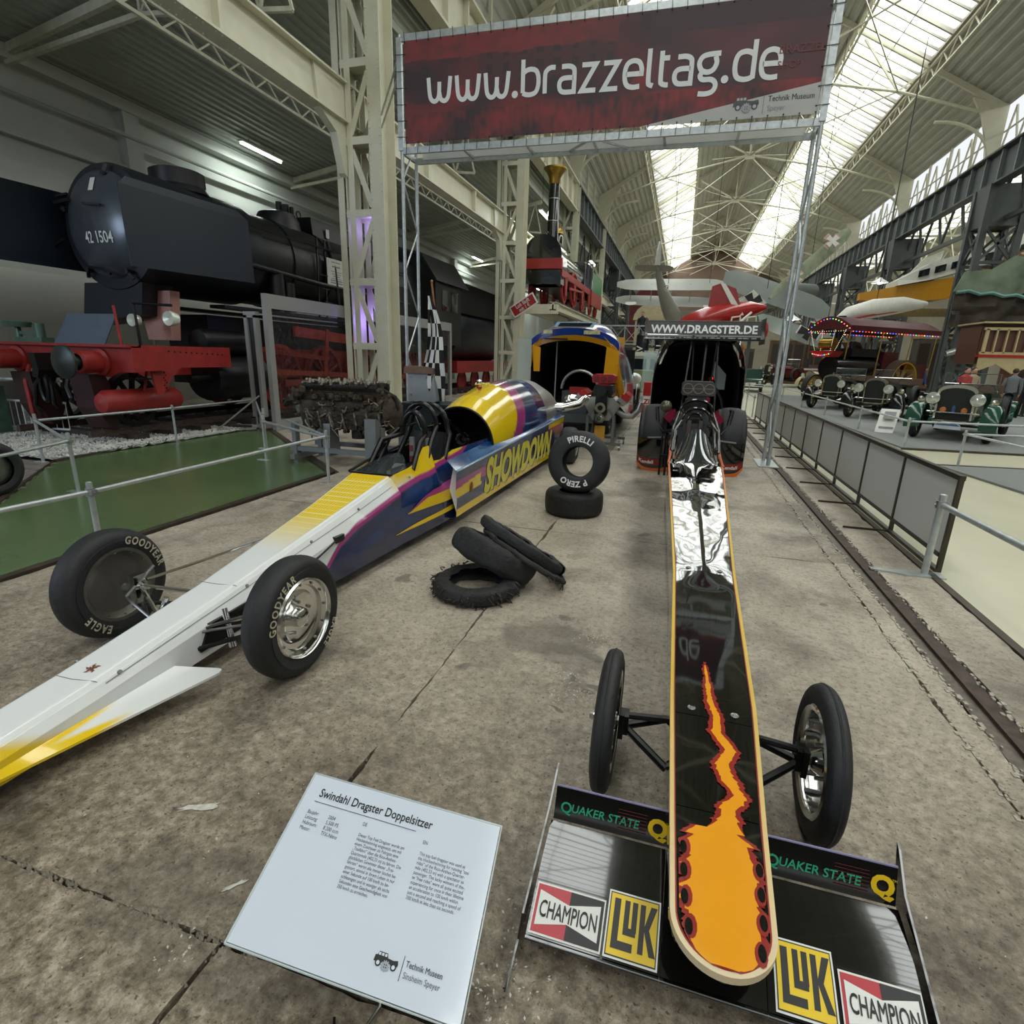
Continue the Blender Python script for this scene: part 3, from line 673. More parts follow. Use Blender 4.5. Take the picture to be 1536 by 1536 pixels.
def wheel(parent, name, c, ro, ri, w, face, rimmat, text=True, dish=0.75, spoke_bolts=12, tm=None, angs=(2.36, 5.6)):
    # wheel turning round X; face=+1: outer face toward +X
    cx, cy, cz = c
    hub = thing(name, None, None, c); hub.parent = parent; WL[hub.name] = Vector(c); hub.location = Vector(c)-wloc(parent)
    t = obj('tyre', MB().lathe(tyre_prof(ro, ri, w), c, 'x', 56), tm or rubber, hub)
    f = face
    prof = [(ri, f*(w/2-0.006)), (ri-0.008, f*(w/2+0.004)), (ri-0.016, f*(w/2-0.004)), (ri-0.02, f*(w/2-0.02)), (ri-0.045, f*(w/2-0.03)), (ri-0.05, f*(w/2-0.05)), (ri*0.66, f*(w/2-0.055)), (ri*0.60, f*(w/2-0.035)), (ri*0.52, f*(w/2-0.045)), (0.055, f*(w/2-0.05)), (0.05, f*(w/2-0.02)), (0.03, f*(w/2-0.005)), (0.0, f*(w/2-0.002))]
    back = [(ri, -f*(w/2-0.006)), (ri-0.02, -f*(w/2-0.01)), (ri-0.05, -f*(w/2-0.05)), (0.08, -f*(w/2-0.07)), (0.0, -f*(w/2-0.06))]
    obj('rim', MB().lathe(prof, c, 'x', 40).lathe(back, c, 'x', 40), rimmat, hub)
    mb = MB()
    for k in range(spoke_bolts):
        a = 2*PI*k/spoke_bolts; r = ri-0.036
        mb.cyl((cx+f*(w/2-0.035), cy+r*math.cos(a), cz+r*math.sin(a)), (cx+f*(w/2-0.018), cy+r*math.cos(a), cz+r*math.sin(a)), 0.007, 6)
        mb.cyl((cx-f*(w/2-0.035), cy+(r+.01)*math.cos(a), cz+(r+.01)*math.sin(a)), (cx-f*(w/2-0.015), cy+(r+.01)*math.cos(a), cz+(r+.01)*math.sin(a)), 0.007, 6)
    for k in range(5):
        a = 2*PI*k/5+.3; r = 0.085
        mb.cyl((cx+f*(w/2-0.05), cy+r*math.cos(a), cz+r*math.sin(a)), (cx+f*(w/2-0.035), cy+r*math.cos(a), cz+r*math.sin(a)), 0.009, 6)
    obj('wheel_bolts', mb, steelb, hub, kind='stuff')
    if text:
        for fx in ((1,) if text == 1 else (-1, 1)):
            rr = ri+(ro-ri)*0.22; sz = (ro-ri)*0.62
            for word, a in (('GOODYEAR', angs[0]), ('EAGLE', angs[1])):
                mb = MB(); arc_text(mb, word, (cx+fx*(w/2+0.008), cy, cz), rr, a, sz, (0, fx if False else 1, 0), (0, 0, 1), (0, 0, 0), bold=0.03, spacing=1.25, wx=0.8)
                obj('lettering', mb, tyretxt, hub)
    return hub
steelb = M('steel_bolts', '#8b8b88', 0.3, 0.9, var=0.1)
tyretxt = M('worn_tyre_lettering', '#b5ad97', 0.6, var=0.35, scale=30)
rimdark = M('dull_magnesium_rim', '#6f6c65', 0.4, 0.7, var=0.15)
# ------------------------------------------------ white dragster
XC = -2.46
wd = thing('dragster', 'long white, yellow and blue two-seat dragster with an orange-free white nose', 'dragster', (XC, 5.0, 0))
wd['label'] = 'long white nosed two-seat dragster with yellow, pink and blue rear body on the left'
BT = [(-0.2, (.05, .10, .06, .09, .05, .07)), (0.3, (.08, .15, .10, .12, .10, .07)), (0.9, (.10, .205, .135, .15, .14, .07)), (1.5, (.108, .26, .155, .20, .16, .08)),
      (2.3, (.112, .37, .165, .28, .17, .10)), (3.4, (.15, .56, .23, .42, .25, .10)), (4.06, (.19, .69, .29, .55, .30, .10)), (4.8, (.24, .72, .35, .55, .37, .10)), (6.1, (.36, .74, .42, .5, .42, .10)), (9.2, (.36, .74, .45, .5, .45, .12))]
def ring(y, n_top=4):
    wt, zt, wm, zm, wb, zb = interp(BT, y)
    key = [(0, zb), (wb, zb), (wm, zm), (wt+0.015, zt-0.02), (wt-0.015, zt), (0, zt)]
    out = []
    segs = [8, 30, 30, 4, 8]
    for (a, b), s_ in zip(zip(key, key[1:]), segs):
        for i in range(s_): out.append((lerp(a[0], b[0], i/s_), lerp(a[1], b[1], i/s_)))
    out.append(key[-1])
    return [(XC+x, y, z) for x, z in out]+[(XC-x, y, z) for x, z in reversed(out[1:-1])]
CW, CYel, CPink, CBlue, CNavy = lin('#e2e4e2'), lin('#e8c414'), lin('#a03a78'), lin('#123a70'), lin('#1b1d3c')
def mixc(a, b, t): t = max(0, min(1, t)); return tuple(lerp(p, q, t) for p, q in zip(a, b))
def wcol(p):
    x, y, z = p; dx = abs(x-XC)
    zb_ = interp([(2.90, 0.0), (2.96, .15), (3.24, .37), (3.47, .45), (4.07, .575), (4.76, .66), (5.4, .73), (5.8, .9), (9, .9)], y)
    if z < zb_+.01:
        t = mnoise.noise(Vector((y*3, z*9, 0)))
        base = CYel if (y > 4.4 and z > .5) else CW
        return mixc(base, mixc(CPink, mixc(CNavy, CBlue, 0.35+(z-.3)*1.2+t*.6), (zb_-z-.035)*70), (zb_-z+.01)*90)
    if dx > interp(BT, y)[0]+.012 and y < 1.62: return mixc(CYel, CW, (y-1.28+(z-.13)*2.2)*9)
    if y > 3.9 and z > 0.42: return mixc(CW, CYel, min((y-3.95)*5, (z-.53+max(0, y-4.35)*.5)*7))
    return CW
paint = M('livery_paint', None, 0.16, var=0.0, coat=0.6, attr='paint')
mb = MB(); ys = [lerp(-0.2, 4.06, i/330) for i in range(331)]
rings = [ring(y) for y in ys]; mb.loft(rings, smooth=True); mb.col = [wcol(p) for r in rings for p in r]
body = obj('body_shell', mb, paint, wd)
# yellow chequer patch on the deck
mb = MB()
def decky(y): return interp(BT, y)
def deckf(u, v):
    y = lerp(2.75, 4.055, u); wt, zt = decky(y)[0], decky(y)[1]; return (XC+lerp(-1, 1, v)*(wt-0.022), y, zt+0.0015)
def deckc(u, v):
    y = lerp(2.75, 4.055, u); a = min(1, (y-2.75)/0.55); gx = (v*11) % 1.0; gy = (y/0.075) % 1.0
    lineq = 1 if (gx < 0.16 or gy < 0.16) else 0
    c = mixc(CW, CYel, a)
    return mixc(c, lin('#f2e79a'), 0.75*lineq*min(1, a*1.6)) if y < 3.96 else CYel
mb.grid(deckf, 170, 72, color=deckc, smooth=False); obj('chequer_patch', mb, paint, wd)
# panel seams and fasteners
mb = MB()
for yy in (1.50, 2.34):
    for (x0, x1) in ((-1, 1),):
        wt, zt, wm, zm, wb, zb = decky(yy)
        pts = [(XC-wt, yy, zt+.001), (XC, yy+0.0, zt+.001), (XC+wt, yy+.02, zt+.001), (XC+wt+.01, yy+.05, zt-.03)]
        mb.tube(pts, 0.002, 4)
for s in (-1, 1):
    pts = []
    for i in range(25):
        y = lerp(1.55, 4.0, i/24); wt, zt, wm, zm, wb, zb = decky(y); pts.append((XC+s*(lerp(wt, wm, .45)+.004), y, lerp(zt, zm, .45)))
    mb.tube(pts, 0.0018, 4)
obj('panel_seam', mb, M('seam_grey', '#6c6e6c', 0.6), wd)
mb = MB()
for y in (1.62, 2.42, 3.0, 3.55, 4.3):
    for s in (-1, 1):
        wt, zt, wm, zm, wb, zb = decky(y); x, z = XC+s*(lerp(wt, wm, .4)), lerp(zt, zm, .4)
        mb.cyl((x, y, z), (x+s*.008, y, z+.006), 0.010, 10)
obj('fasteners', mb, steelb, wd, kind='stuff')
mb = MB()   # small crest on the deck
rr = random.Random(2)
for k in range(16):
    a = 2*PI*k/16; r = .012+.012*(k % 3); mb.flat([(0, 0), (r*math.cos(a), r*math.sin(a)), (r*.7*math.cos(a+.5), r*.7*math.sin(a+.5))], plane_fr((XC+.02, 1.58, interp(BT, 1.58)[1]+.002), (1, 0, 0), (0, 1, 0.14)))
obj('crest', mb, M('crest_brown', '#7b4a35', 0.6, var=.4, scale=90), wd)
# front winglets
for s in (-1, 1):
    mb = MB()
    def ff(u, v, s=s, dz=0):
        y = lerp(0.35, 1.96, u); xi = decky(y)[4]-0.02; xo = interp([(0.35, 0.09), (1.1, 0.17), (1.93, 0.375), (1.97, .36)], y)
        if u > 0.93 : pass
        back = lerp(1.86, 1.97, v); y2 = min(y, back)
        return (XC+s*lerp(xi, xo, v), y2, lerp(0.15, 0.115, v)+dz)
    def fc(u, v): 
        y = lerp(.35, 1.96, u); return mixc(CYel, CW, (y-1.36-.1*math.sin(v*9))*9)
    mb.grid(lambda u, v: ff(u, v), 60, 14, color=fc); mb.grid(lambda u, v: ff(u, 1-v, dz=-0.012), 60, 14, color=lambda u, v: fc(u, 1-v))
    # outer edge
    a = [ff(i/60, 1) for i in range(61)]; b_ = [ff(i/60, 1, dz=-.012) for i in range(61)]; n = len(mb.v)
    mb.add(a+b_, [(i, i+1, i+62, i+61) for i in range(60)]); mb.col += [fc(i/60, 1) for i in range(61)]*2
    obj('front_winglet', mb, paint, wd)
# cockpit tub: walls, cowl, seat, rim
mb = MB()
def wallz(y): return interp([(4.06, .69), (4.35, .71), (4.5, .74), (4.62, .86), (4.74, .86), (4.80, .70), (4.95, .69), (5.2, .75), (6.1, .76)], y)
for s in (-1, 1):
    for inner in (0, 1):
        def cw(u, v, s=s, inner=inner):
            y = lerp(4.06, 9.2, u**1.4); wt, zt, wm, zm, wb, zb = decky(y); top = wallz(y) if y < 6.1 else 0.76
            x = interp([(0, wb), (.55, wm), (1, max(wt, .19+.03*min(1, (y-4.06)*2)))], v); return (XC+s*(x-inner*.02), y, lerp(zb, top, v))
        mb.grid(lambda u, v: cw(u, v), 220, 70, color=(lambda u, v: wcol(cw(u, v))) if not inner else (lambda u, v: (.02, .02, .02)))
    for k in range(1): pass
obj('cockpit_side', mb, paint, wd)
mb = MB(); mb.box(XC-.30, XC+.30, 4.1, 6.1, .10, .14)
obj('cockpit_floor', mb, blackm, wd)
mb = MB()
mb.tube([(XC-.21, 4.08, .70), (XC-.235, 4.4, .735), (XC-.27, 4.9, .75), (XC-.34, 5.6, .78)], 0.014, 8)
mb.bar((XC-.2, 4.075, .697), (XC+.2, 4.075, .697), 0.02, .012)
obj('cockpit_rim', mb, blackm, wd)
mb = MB()
mb.prism([(4.45, .2), (5.2, .2), (5.35, .9), (5.25, .92), (5.05, .3), (4.45, .28)], XC-.17, XC+.17, lambda a, z, h: (h, a, z))
obj('seat', mb, M('seat_black', '#1c1c1c', 0.7), wd)
mb = MB()
for s in (-1, 1):
    mb.cur = 0; mb.box(XC+s*.09-.022, XC+s*.09+.022, 5.02, 5.05, .45, .88)
    mb.cur = 1
    for k in range(3): mb.box(XC+s*.09-.016, XC+s*.09+.016, 5.005, 5.02, .52+.11*k, .58+.11*k)
obj('harness', mb, [M('harness_webbing', '#8f8b88', .8), M('harness_red', '#7a3434', .7)], wd)
mb = MB(); mb.grid(lambda u, v: (XC+lerp(-.2, .2, u), 4.1+.45*v*(1-.5*(2*u-1)**2), .70+.10*v*(1-(2*u-1)**2)+.0*u), 12, 6)
obj('windscreen', mb, glassy('smoked_screen', (0.3, 0.33, 0.35), 0.35, 0.05), wd)
mb = MB(); mb.prism([(.10, .70), (.10, .50), (.14, .45), (.14, .72)], 4.2, 4.7, lambda a, z, h: (XC+a-.02, h, z)); mb.cyl((XC-.05, 4.6, .60), (XC+.05, 4.6, .60), .09, 14)
obj('cockpit_fitting', mb, brush, wd)
cagem = M('cage_black', '#0b0b0c', .28, .1, var=.05)
# roll cage hoops
for nm, y0, yt, y2, wtp, w0, zt in (('roll_hoop', 4.92, 5.05, 5.12, .13, .25, 1.22), ('roll_hoop', 4.72, 4.9, 4.95, .09, .22, 1.15), ('roll_hoop', 5.35, 5.25, 5.3, .15, .26, 1.20)):
    pts = []
    base = [(XC-w0, y0-.30, .68), (XC-w0*.90, y0-.10, .90)]
    arc = [(XC-wtp*1.35*math.cos(a), yt, zt-.22+.22*math.sin(a)) for a in [PI*i/10 for i in range(11)]]
    end = [(2*XC-x, y, z) for x, y, z in reversed(base)]
    obj(nm, MB().tube(base+arc+end, 0.026, 10), cagem, wd)
mb = MB()
for s in (-1, 1):
    mb.tube([(XC+s*.14, 5.22, 1.12), (XC+s*.26, 5.7, .80)], .02, 8); mb.tube([(XC+s*.12, 4.86, 1.0), (XC+s*.14, 5.22, 1.0)], .016, 8)
obj('cage_brace', mb, blackpaint, wd)
# engine cowl with second cockpit
def cowl_ring(y):
    k = interp([(6.1, (.42, 1.10)), (6.5, (.45, 1.22)), (7.1, (.48, 1.33)), (8.0, (.51, 1.37)), (9.0, (.52, 1.32)), (9.6, (.48, 1.20)), (10.0, (.40, 1.05))], y)
    w_, zt = k; z0 = .66; out = []
    for i in range(49):
        a = PI*(-0.2+1.4*i/48); out.append((XC+w_*math.cos(a), y, z0+(zt-z0)*math.sin(a) if math.sin(a) > 0 else z0+.45*math.sin(a)))
    return out
def ccol(p):
    x, y, z = p; s_ = max(0, min(1, (z-.62)/.62)); b = 6.42+1.0*math.sqrt(s_)*(1.0-.25*s_)
    t = mnoise.noise(Vector((x*4, y*2, z*4)))
    return mixc(CYel, mixc(CPink, mixc(CNavy, CBlue, .6+t), (y-b-.36)*40), (y-b)*40)
mb = MB(); ys = [lerp(6.1, 8.5, i/140) for i in range(141)]; rs = [cowl_ring(y) for y in ys]
mb.loft(rs, cap=False, closed=False); mb.col = [ccol(p) for r in rs for p in r]
obj('engine_cowl', mb, paint, wd)
mb = MB(); rs = [cowl_ring(y) for y in (8.5, 9.0, 9.3, 9.6, 10.0)]; mb.loft(rs, cap=False, closed=False); mb.add([(XC, 10.0, .7)]+rs[-1], [(0, i+1, i+2) for i in range(48)])
obj('silver_tail_cowl', mb, brush, wd)
r0 = cowl_ring(6.1); obj('cowl_lip', MB().tube(r0, .014, 8), blackm, wd)
mb = MB(); mb.lathe([(0, 0.0), (.40, 0.0), (.40, -.02), (.0, -.02)], (XC, 6.75, .70), 'y', 40)
obj('bulkhead', mb, M('dark_bulkhead', '#241a17', .5, .3, var=.3), wd)
mb = MB(); mb.lathe([(.40, -.62), (.41, 0)], (XC, 6.75, .68), 'y', 40); obj('cowl_inside', mb, M('dark_bulkhead'), wd)
mb = MB(); mb.lathe([(.045, -.5), (.05, -.48), (.075, -.46), (.085, -.5), (.075, -.53), (.06, -.55), (.045, -.5)], (XC-.02, 6.75, .70), 'y', 24); mb.cyl((XC-.02, 6.28, .70), (XC-.02, 6.75, .70), .03, 10)
for k in range(10):
    a = 2*PI*k/10; mb.cbox((XC-.02+.083*math.cos(a), 6.25, .70+.083*math.sin(a)), (.018, .03, .018))
obj('hub_ring', mb, steelb, wd)
mb = MB(); mb.ball((XC+.02, 6.72, 1.30), (.035, .035, .03)); obj('red_beacon', mb, M('red_lens', '#8f1410', .15, coat=1), wd)
mb = MB(); mb.ball((XC-.03, 6.85, 1.36), (.04, .05, .04)).cyl((XC-.1, 6.9, 1.33), (XC+.1, 6.9, 1.36), .012, 8).cyl((XC-.1, 6.9, 1.33), (XC-.1, 7.0, 1.36), .012, 8)
obj('beacon_fitting', mb, chrome, wd)
# side pods
for s in (-1, 1):
    pm_ = MB()
    def P_(y, k):   # pod section corners: outer bottom, outer top, inner top, inner bottom
        t = (y-4.88)/4.5; xo = lerp(.46, .60, t); zt = lerp(.60, .73, t); zb = lerp(.12, .14, t)
        return {'ob': (XC+s*(xo-.02), y, zb), 'ot': (XC+s*xo, y, zt), 'it': (XC+s*.36, y, lerp(.70, .80, t)), 'ib': (XC+s*.36, y, zb)}[k]
    yA, yB = 4.88, 9.4
    def tq(a, b, y, t): p = P_(y, a); q = P_(y, b); return tuple(lerp(c1, c2, t) for c1, c2 in zip(p, q))
    # outer skin with painted stripes
    def oc(u, v):
        y = lerp(yA, yB, u); t = mnoise.noise(Vector((y*2, v*3, 3)))
        if v < .16: return CYel
        if v < .17+.05*(y > 6.5): return lin('#cfd2cf') if y > 6.9 else CNavy
        if y < 5.55 and .42 < v < .60+.15*(y-4.88): return CYel
        if y < 5.9 and .56 < v < .80: return CPink
        if y > 8.4 and v > .66: return CPink if v < .85 else CYel
        return mixc(CNavy, lin('#23356b'), .5+t)
    def f1(u, v): return tq('ob', 'ot', lerp(yA+(.04 if v < .5 else 0), yB, u), v)
    pm_.grid(f1, 200, 40, color=oc, smooth=False)
    def tc_(u, v): t = mnoise.noise(Vector((u*9, v*2, 7))); return mixc(CBlue, lin('#2a6ba0'), .35+t)
    pm_.grid(lambda u, v: tq('ot', 'it', lerp(yA, yB, u), v), 60, 10, color=tc_, smooth=False)
    pm_.grid(lambda u, v: tq('ob', 'ib', lerp(yA, yB, u), v), 8, 2, color=lambda u, v: CNavy)
    pm_.grid(lambda u, v: tuple(lerp(a, b, u) for a, b in zip(tq('ob', 'ot', yB, v), tq('ib', 'it', yB, v))), 2, 4, color=lambda u, v: CNavy)
    obj('side_pod', pm_, paint, wd)
    obj('pod_edge', MB().tube([P_(yA, 'ot'), P_(yB, 'ot')], .012, 6), M('pale_blue_edge', '#8fb0cc', .2, coat=1), wd)
    mb = MB(); mb.prism([(XC+s*.44, .15), (XC+s*.455, .58), (XC+s*.40, .62), (XC+s*.36, .40)], yA+.06, yA+.5, lambda a, z, h: (a, h, z))
    obj('pod_inner_panel', mb, whitep, wd)
    mb = MB(); mb.box(XC+s*.30, XC+s*.44, yA+.5, yA+.52, .13, .62); obj('pod_duct', mb, blackm, wd)
    fr = (lambda x, z, s=s: tuple(a+(s*.003 if i == 0 else 0) for i, a in enumerate(tq('ob', 'ot', x, (z-lerp(.12, .14, (x-4.88)/4.5))/(lerp(.60, .73, (x-4.88)/4.5)-lerp(.12, .14, (x-4.88)/4.5))))))
    for sz_, mm, off in ((.36, M('lettering_shadow', '#2a2a55', .4), (.03, -.012, 0)), (.36, M('yellow_lettering', '#dcd24a', .35), (0, 0, .002))):
        vs, fs = text2d('SHOWDOWN', sz_, bold=.05, shear=.25, spacing=1.0, align='LEFT'); mx = max(v[0] for v in vs)
        mb = MB(); k = 2.95/mx
        pts = []
        for x, z in vs:
            yy = 5.66+x*k+off[0] if s == 1 else 8.6-x*k; p = fr(yy, .215+z*1.42+off[1]); pts.append((p[0]+s*off[2], p[1], p[2]))
        mb.add(pts, fs, False); obj('lettering', mb, mm, wd)
    # flame streaks on the lower body ahead of the pod
    def sidept(y, z, e=.006, s=s):
        wt, zt, wm, zm, wb, zb = decky(y)
        if y < 4.06: x = interp([(zb, wb), (zm, wm), (zt-.02, wt+.015)], z)
        else: top = wallz(y) if y < 6.1 else .76; x = interp([(0, wb), (.55, wm), (1, max(wt, .19+.03*min(1, (y-4.06)*2)))], (z-zb)/(top-zb))
        return (XC+s*(x+e), y, z)
    for top, bot, mm, e_ in (([(4.17, .352), (4.4, .43), (4.6, .47), (5.3, .505)], [(4.17, .35), (4.5, .42), (5.3, .40)], 'pink_paint', .007), ([(4.15, .35), (4.5, .425), (5.3, .40)], [(4.15, .345), (5.3, .275)], 'yellow_paint', .006), ([(3.95, .215), (4.3, .232), (5.3, .24)], [(3.95, .21), (4.4, .195), (5.3, .185)], 'yellow_paint', .006)):
        y0_ = top[0][0]; mb = MB(); mb.grid(lambda u, v: (lambda y: sidept(y, lerp(interp(bot, y), interp(top, y), v), e_))(lerp(y0_, 5.3, u)), 40, 5)
        obj('flame_streak', mb, M('pink_paint', '#a8407f', .25) if mm == 'pink_paint' else yellowp, wd)
mb = MB(); mb.ball((XC+.47, 5.28, .36), (.004, .04, .06), 8); obj('crest', mb, M('crest_brown'), wd)
# headers
for s in (-1, 1):
    for k in range(4):
        y = 8.75+.30*k; mb = MB().tube([(XC+s*.30, y, .86), (XC+s*.55, y+.05, .86), (XC+s*.80, y+.2, .92), (XC+s*.86, y+.35, 1.0)], .07, 12)
        if k > 1: obj('exhaust_header', mb, alu, wd)
# front axle, arms and rods
for s in (-1, 1):
    hx = XC+s*.46; hy, hz = 2.24, .31; bx = XC+s*.16
    obj('suspension_arm', MB().tube([(hx, hy, hz-.08), (bx, hy-.22, .16)], .013, 8).tube([(hx, hy, hz-.08), (bx, hy+.25, .16)], .013, 8), blackm, wd)
    obj('suspension_arm', MB().tube([(hx, hy, hz+.03), (bx, hy-.15, .25)], .013, 8).tube([(hx, hy, hz+.03), (bx, hy+.2, .25)], .013, 8), chrome, wd)
    obj('upright', MB().cbox((hx+s*.015, hy, hz), (.05, .08, .2)).cyl((hx, hy, hz), (hx+s*.12, hy, hz), .03, 10), chrome, wd)
    obj('damper', MB().tube([(XC+s*.27, hy-.10, .13), (XC+s*.20, hy-.06, .33)], [.02, .016], 10), chrome, wd)
    obj('radius_rod', MB().tube([(hx-s*.02, hy+.03, hz+.06), (XC+s*.22, 3.22, .40)], .009, 8), chrome, wd)
    obj('tie_rod', MB().tube([(hx, hy-.1, hz), (bx, hy-.18, .24)], .008, 6).tube([(hx, hy-.1, hz), (hx, hy+.1, hz+.12)], .012, 6), steelb, wd)
    obj('rod_pocket', MB().cbox((XC+s*.215, 3.24, .40), (.04, .10, .045)), blackm, wd)
    obj('side_opening', MB().prism([(2.02, .14), (2.5, .14), (2.5, .20), (2.42, .28), (2.10, .27)], .155, .178, lambda a, z, h: (XC+s*h, a, z)), blackm, wd)
wheel(wd, 'front_wheel', (XC+.60, 2.24, .325), .325, .222, .16, 1, alu, 1, angs=(2.45, 5.55))
wheel(wd, 'front_wheel', (XC-.68, 2.24, .325), .325, .222, .16, -1, rimdark, 1, angs=(0.75, 3.95))
wheel(wd, 'rear_wheel', (XC+.80, 8.95, .30), .30, .17, .26, 1, rimdark, 1, angs=(1.57, 5.9))
wheel(wd, 'rear_wheel', (XC-.80, 8.95, .30), .30, .17, .26, -1, rimdark, 1)
# ------------------------------------------------ black dragster
XB = 0.25
bd = thing('dragster', 'black dragster with orange flame nose, yellow edges and a web address on its rear wing', 'dragster', (XB, 5.0, 0))
def bw(y): return interp([(1.2, .125), (2.0, .152), (3.2, .168), (6.4, .285)], y)
def bz(y): return interp([(1.05, .29), (1.5, .34), (2.0, .42), (3.2, .50), (5.0, .58), (6.5, .62)], y)
def nosehalf(y):
    w0 = bw(max(y, 1.2))
    return w0*math.sqrt(max(0, 1-((1.2-y)/.125)**2)) if y < 1.2 else w0
def brail(name, e_out, e_in, z_off, mat, y0=1.076, y1=6.5, h=.02):
    # strip following both edges of the deck and round the nose
    pts = []
    N = 90
    ysl = [lerp(y1, 1.2, i/N) for i in range(N+1)]
    path = [(-bw(y), y) for y in ysl]+[(-bw(1.2)*math.cos(a), 1.2-.125*math.sin(a)) for a in [PI*i/24 for i in range(1, 24)]]+[(bw(y), y) for y in reversed(ysl)]
    mb = MB(); vs = []
    for i, (x, y) in enumerate(path):
        a = path[max(0, i-1)]; b = path[min(len(path)-1, i+1)]; d = Vector((b[0]-a[0], b[1]-a[1])).normalized(); n = Vector((d.y, -d.x))*-1
        if n.x*x < 0 and y > 1.2: n = -n
        if y <= 1.2: n = Vector((x/bw(1.2), (y-1.2)/.125)).normalized()
        z = bz(y)+z_off
        for e, zz in ((e_out, z-h), (e_out, z), (e_in, z), (e_in, z-h)): vs.append((XB+x+n.x*e, y+n.y*e, zz))
    fs = []
    for i in range(len(path)-1):
        for k in range(4): fs.append((i*4+k, i*4+(k+1) % 4, i*4+4+(k+1) % 4, i*4+4+k))
    mb.add(vs, fs, False); return obj(name, mb, mat, bd)
edgeyel = bpy.data.materials.new('fading_edge_paint'); edgeyel.use_nodes = True
nt = edgeyel.node_tree; g = nt.nodes.new('ShaderNodeNewGeometry'); sx = nt.nodes.new('ShaderNodeSeparateXYZ'); mr = nt.nodes.new('ShaderNodeMapRange'); cr = nt.nodes.new('ShaderNodeValToRGB')
mr.inputs['From Min'].default_value = 1.0; mr.inputs['From Max'].default_value = 6.6; e = cr.color_ramp.elements
for p_, c_ in ((0, '#d9c8a8'), (.09, '#d8b878'), (.2, '#cfae3c'), (.55, '#d8b428'), (.8, '#d07f28'), (1, '#c2581e')):
    q = e[0] if p_ == 0 else (e[-1] if p_ == 1 else e.new(p_)); q.position = p_; q.color = (*lin(c_), 1)
nt.links.new(g.outputs['Position'], sx.inputs[0]); nt.links.new(sx.outputs['Y'], mr.inputs['Value']); nt.links.new(mr.outputs[0], cr.inputs[0]); nt.links.new(cr.outputs[0], nt.nodes['Principled BSDF'].inputs['Base Color']); nt.nodes['Principled BSDF'].inputs['Roughness'].default_value = .3
# hull: black body with belly
def bring(y):
    w_ = max(.004, nosehalf(y)); z = bz(y); zb = interp([(1.05, .27), (1.3, .17), (2.0, .10), (9, .09)], y); wb = w_*interp([(1.05, .3), (1.4, .6), (2, .9), (9, 1.0)], y); n = 10
    return [(XB-wb, y, zb), (XB+wb, y, zb), (XB+w_+.006, y, lerp(zb, z, .5)), (XB+w_, y, z-.006), (XB-w_, y, z-.006), (XB-w_-.006, y, lerp(zb, z, .5))]
mb = MB(); mb.loft([bring(y) for y in [1.0752, 1.08, 1.09, 1.105, 1.125, 1.15, 1.2, 1.4, 1.7, 2.0, 2.6, 3.2, 4, 5, 5.8, 6.5]], smooth=False)
obj('body_shell', mb, blackpaint, bd)
brail('edge_stripe', .007, -.007, .002, edgeyel, h=.022)
brail('edge_stripe', -.007, -.011, .0032, M('red_pinstripe', '#8e2b1c', .3), h=.006)
# deck panels: slightly wavy gloss black sheets with seams
deckm = M('black_gloss_deck', '#050505', 0.035, var=0.0, coat=1.0)
def deckpanel(y0, y1, wav, name='deck_panel'):
    mb = MB()
    def f(u, v):
        y = lerp(y0, y1, u); w_ = nosehalf(y)-.012; x = lerp(-1, 1, v)*max(.001, w_)
        q = min(1, max(0, (y-3.0)/.3)); crown = .002*(1-(2*v-1)**2)*(1-q)+q*.024*(1-abs(2*v-1)); n = mnoise.noise(Vector((x*6, y*2.0, 1.3)))*.0016*wav+mnoise.noise(Vector((x*18, y*7, 5)))*.00035*wav
        return (XB+x, y, bz(y)+crown+n-.001)
    nu = max(10, int((y1-y0)/.03)); mb.grid(f, nu, 24); obj(name, mb, deckm, bd)
deckpanel(1.085, 1.520, .1); deckpanel(1.523, 1.92, .5); deckpanel(1.923, 3.20, .8); deckpanel(3.203, 4.6, 2.2); deckpanel(4.603, 6.2, 2.2)
mb = MB()
for y in (1.93, 3.215):
    for s in (-1, 1):
        c = (XB+s*bw(y)*.52, y+.03, bz(y+.03)+.001+.010*(y > 3)); mb.lathe([(0, .003), (.006, .003), (.008, .001), (.012, .001), (.014, .002), (.016, 0)], c, 'z', 16)
obj('deck_fastener', mb, steelb, bd)
# flames on the deck
def fz(x, y): v = (x-XB)/(2*max(.02, nosehalf(y)-.012))+.5; return bz(y)+.002*(1-(2*v-1)**2)+.0022
CL = sorted([(2.26, .228), (2.10, .236), (2.01, .240), (1.93, .262), (1.85, .262), (1.78, .30), (1.72, .272), (1.66, .285), (1.60, .320), (1.55, .285), (1.52, .283), (1.47, .272)])
def jag(y, seed, per, amp):
    k = math.floor(y/per); t = (y/per)-k; h = lambda q: (math.sin(q*127.1+seed*311.7)*43758.5453) % 1.0
    a, b_ = h(k), h(k+1); return amp*(lerp(a, b_, t)+.8*(1-t)**2*h(k+7))
def flame_x(y, s, e):
    if y > 1.462:
        t = max(0, (2.26-y)/(2.26-1.462)); hw = .0005+.017*t**.8+jag(y+.007*s, 3+s, .021, .013*t**.5)+e*(min(1, t*3))+e*.8*jag(y, 9+s, .013, 1)
        if y < 1.50: hw = lerp(.055, hw, (y-1.462)/.038)
        return interp(CL, y)+s*hw
    w_ = interp([(1.082, .035), (1.10, .07), (1.13, .09), (1.2, .098), (1.30, .096), (1.40, .094), (1.44, .082), (1.462, .055)], y)
    w_ += jag(y, 5+s, .034, .034 if y > 1.2 else .016)-.018+e+e*.9*jag(y, 13+s, .018, 1)
    return XB+.004+s*min(max(.004, nosehalf(y)-.013), w_)
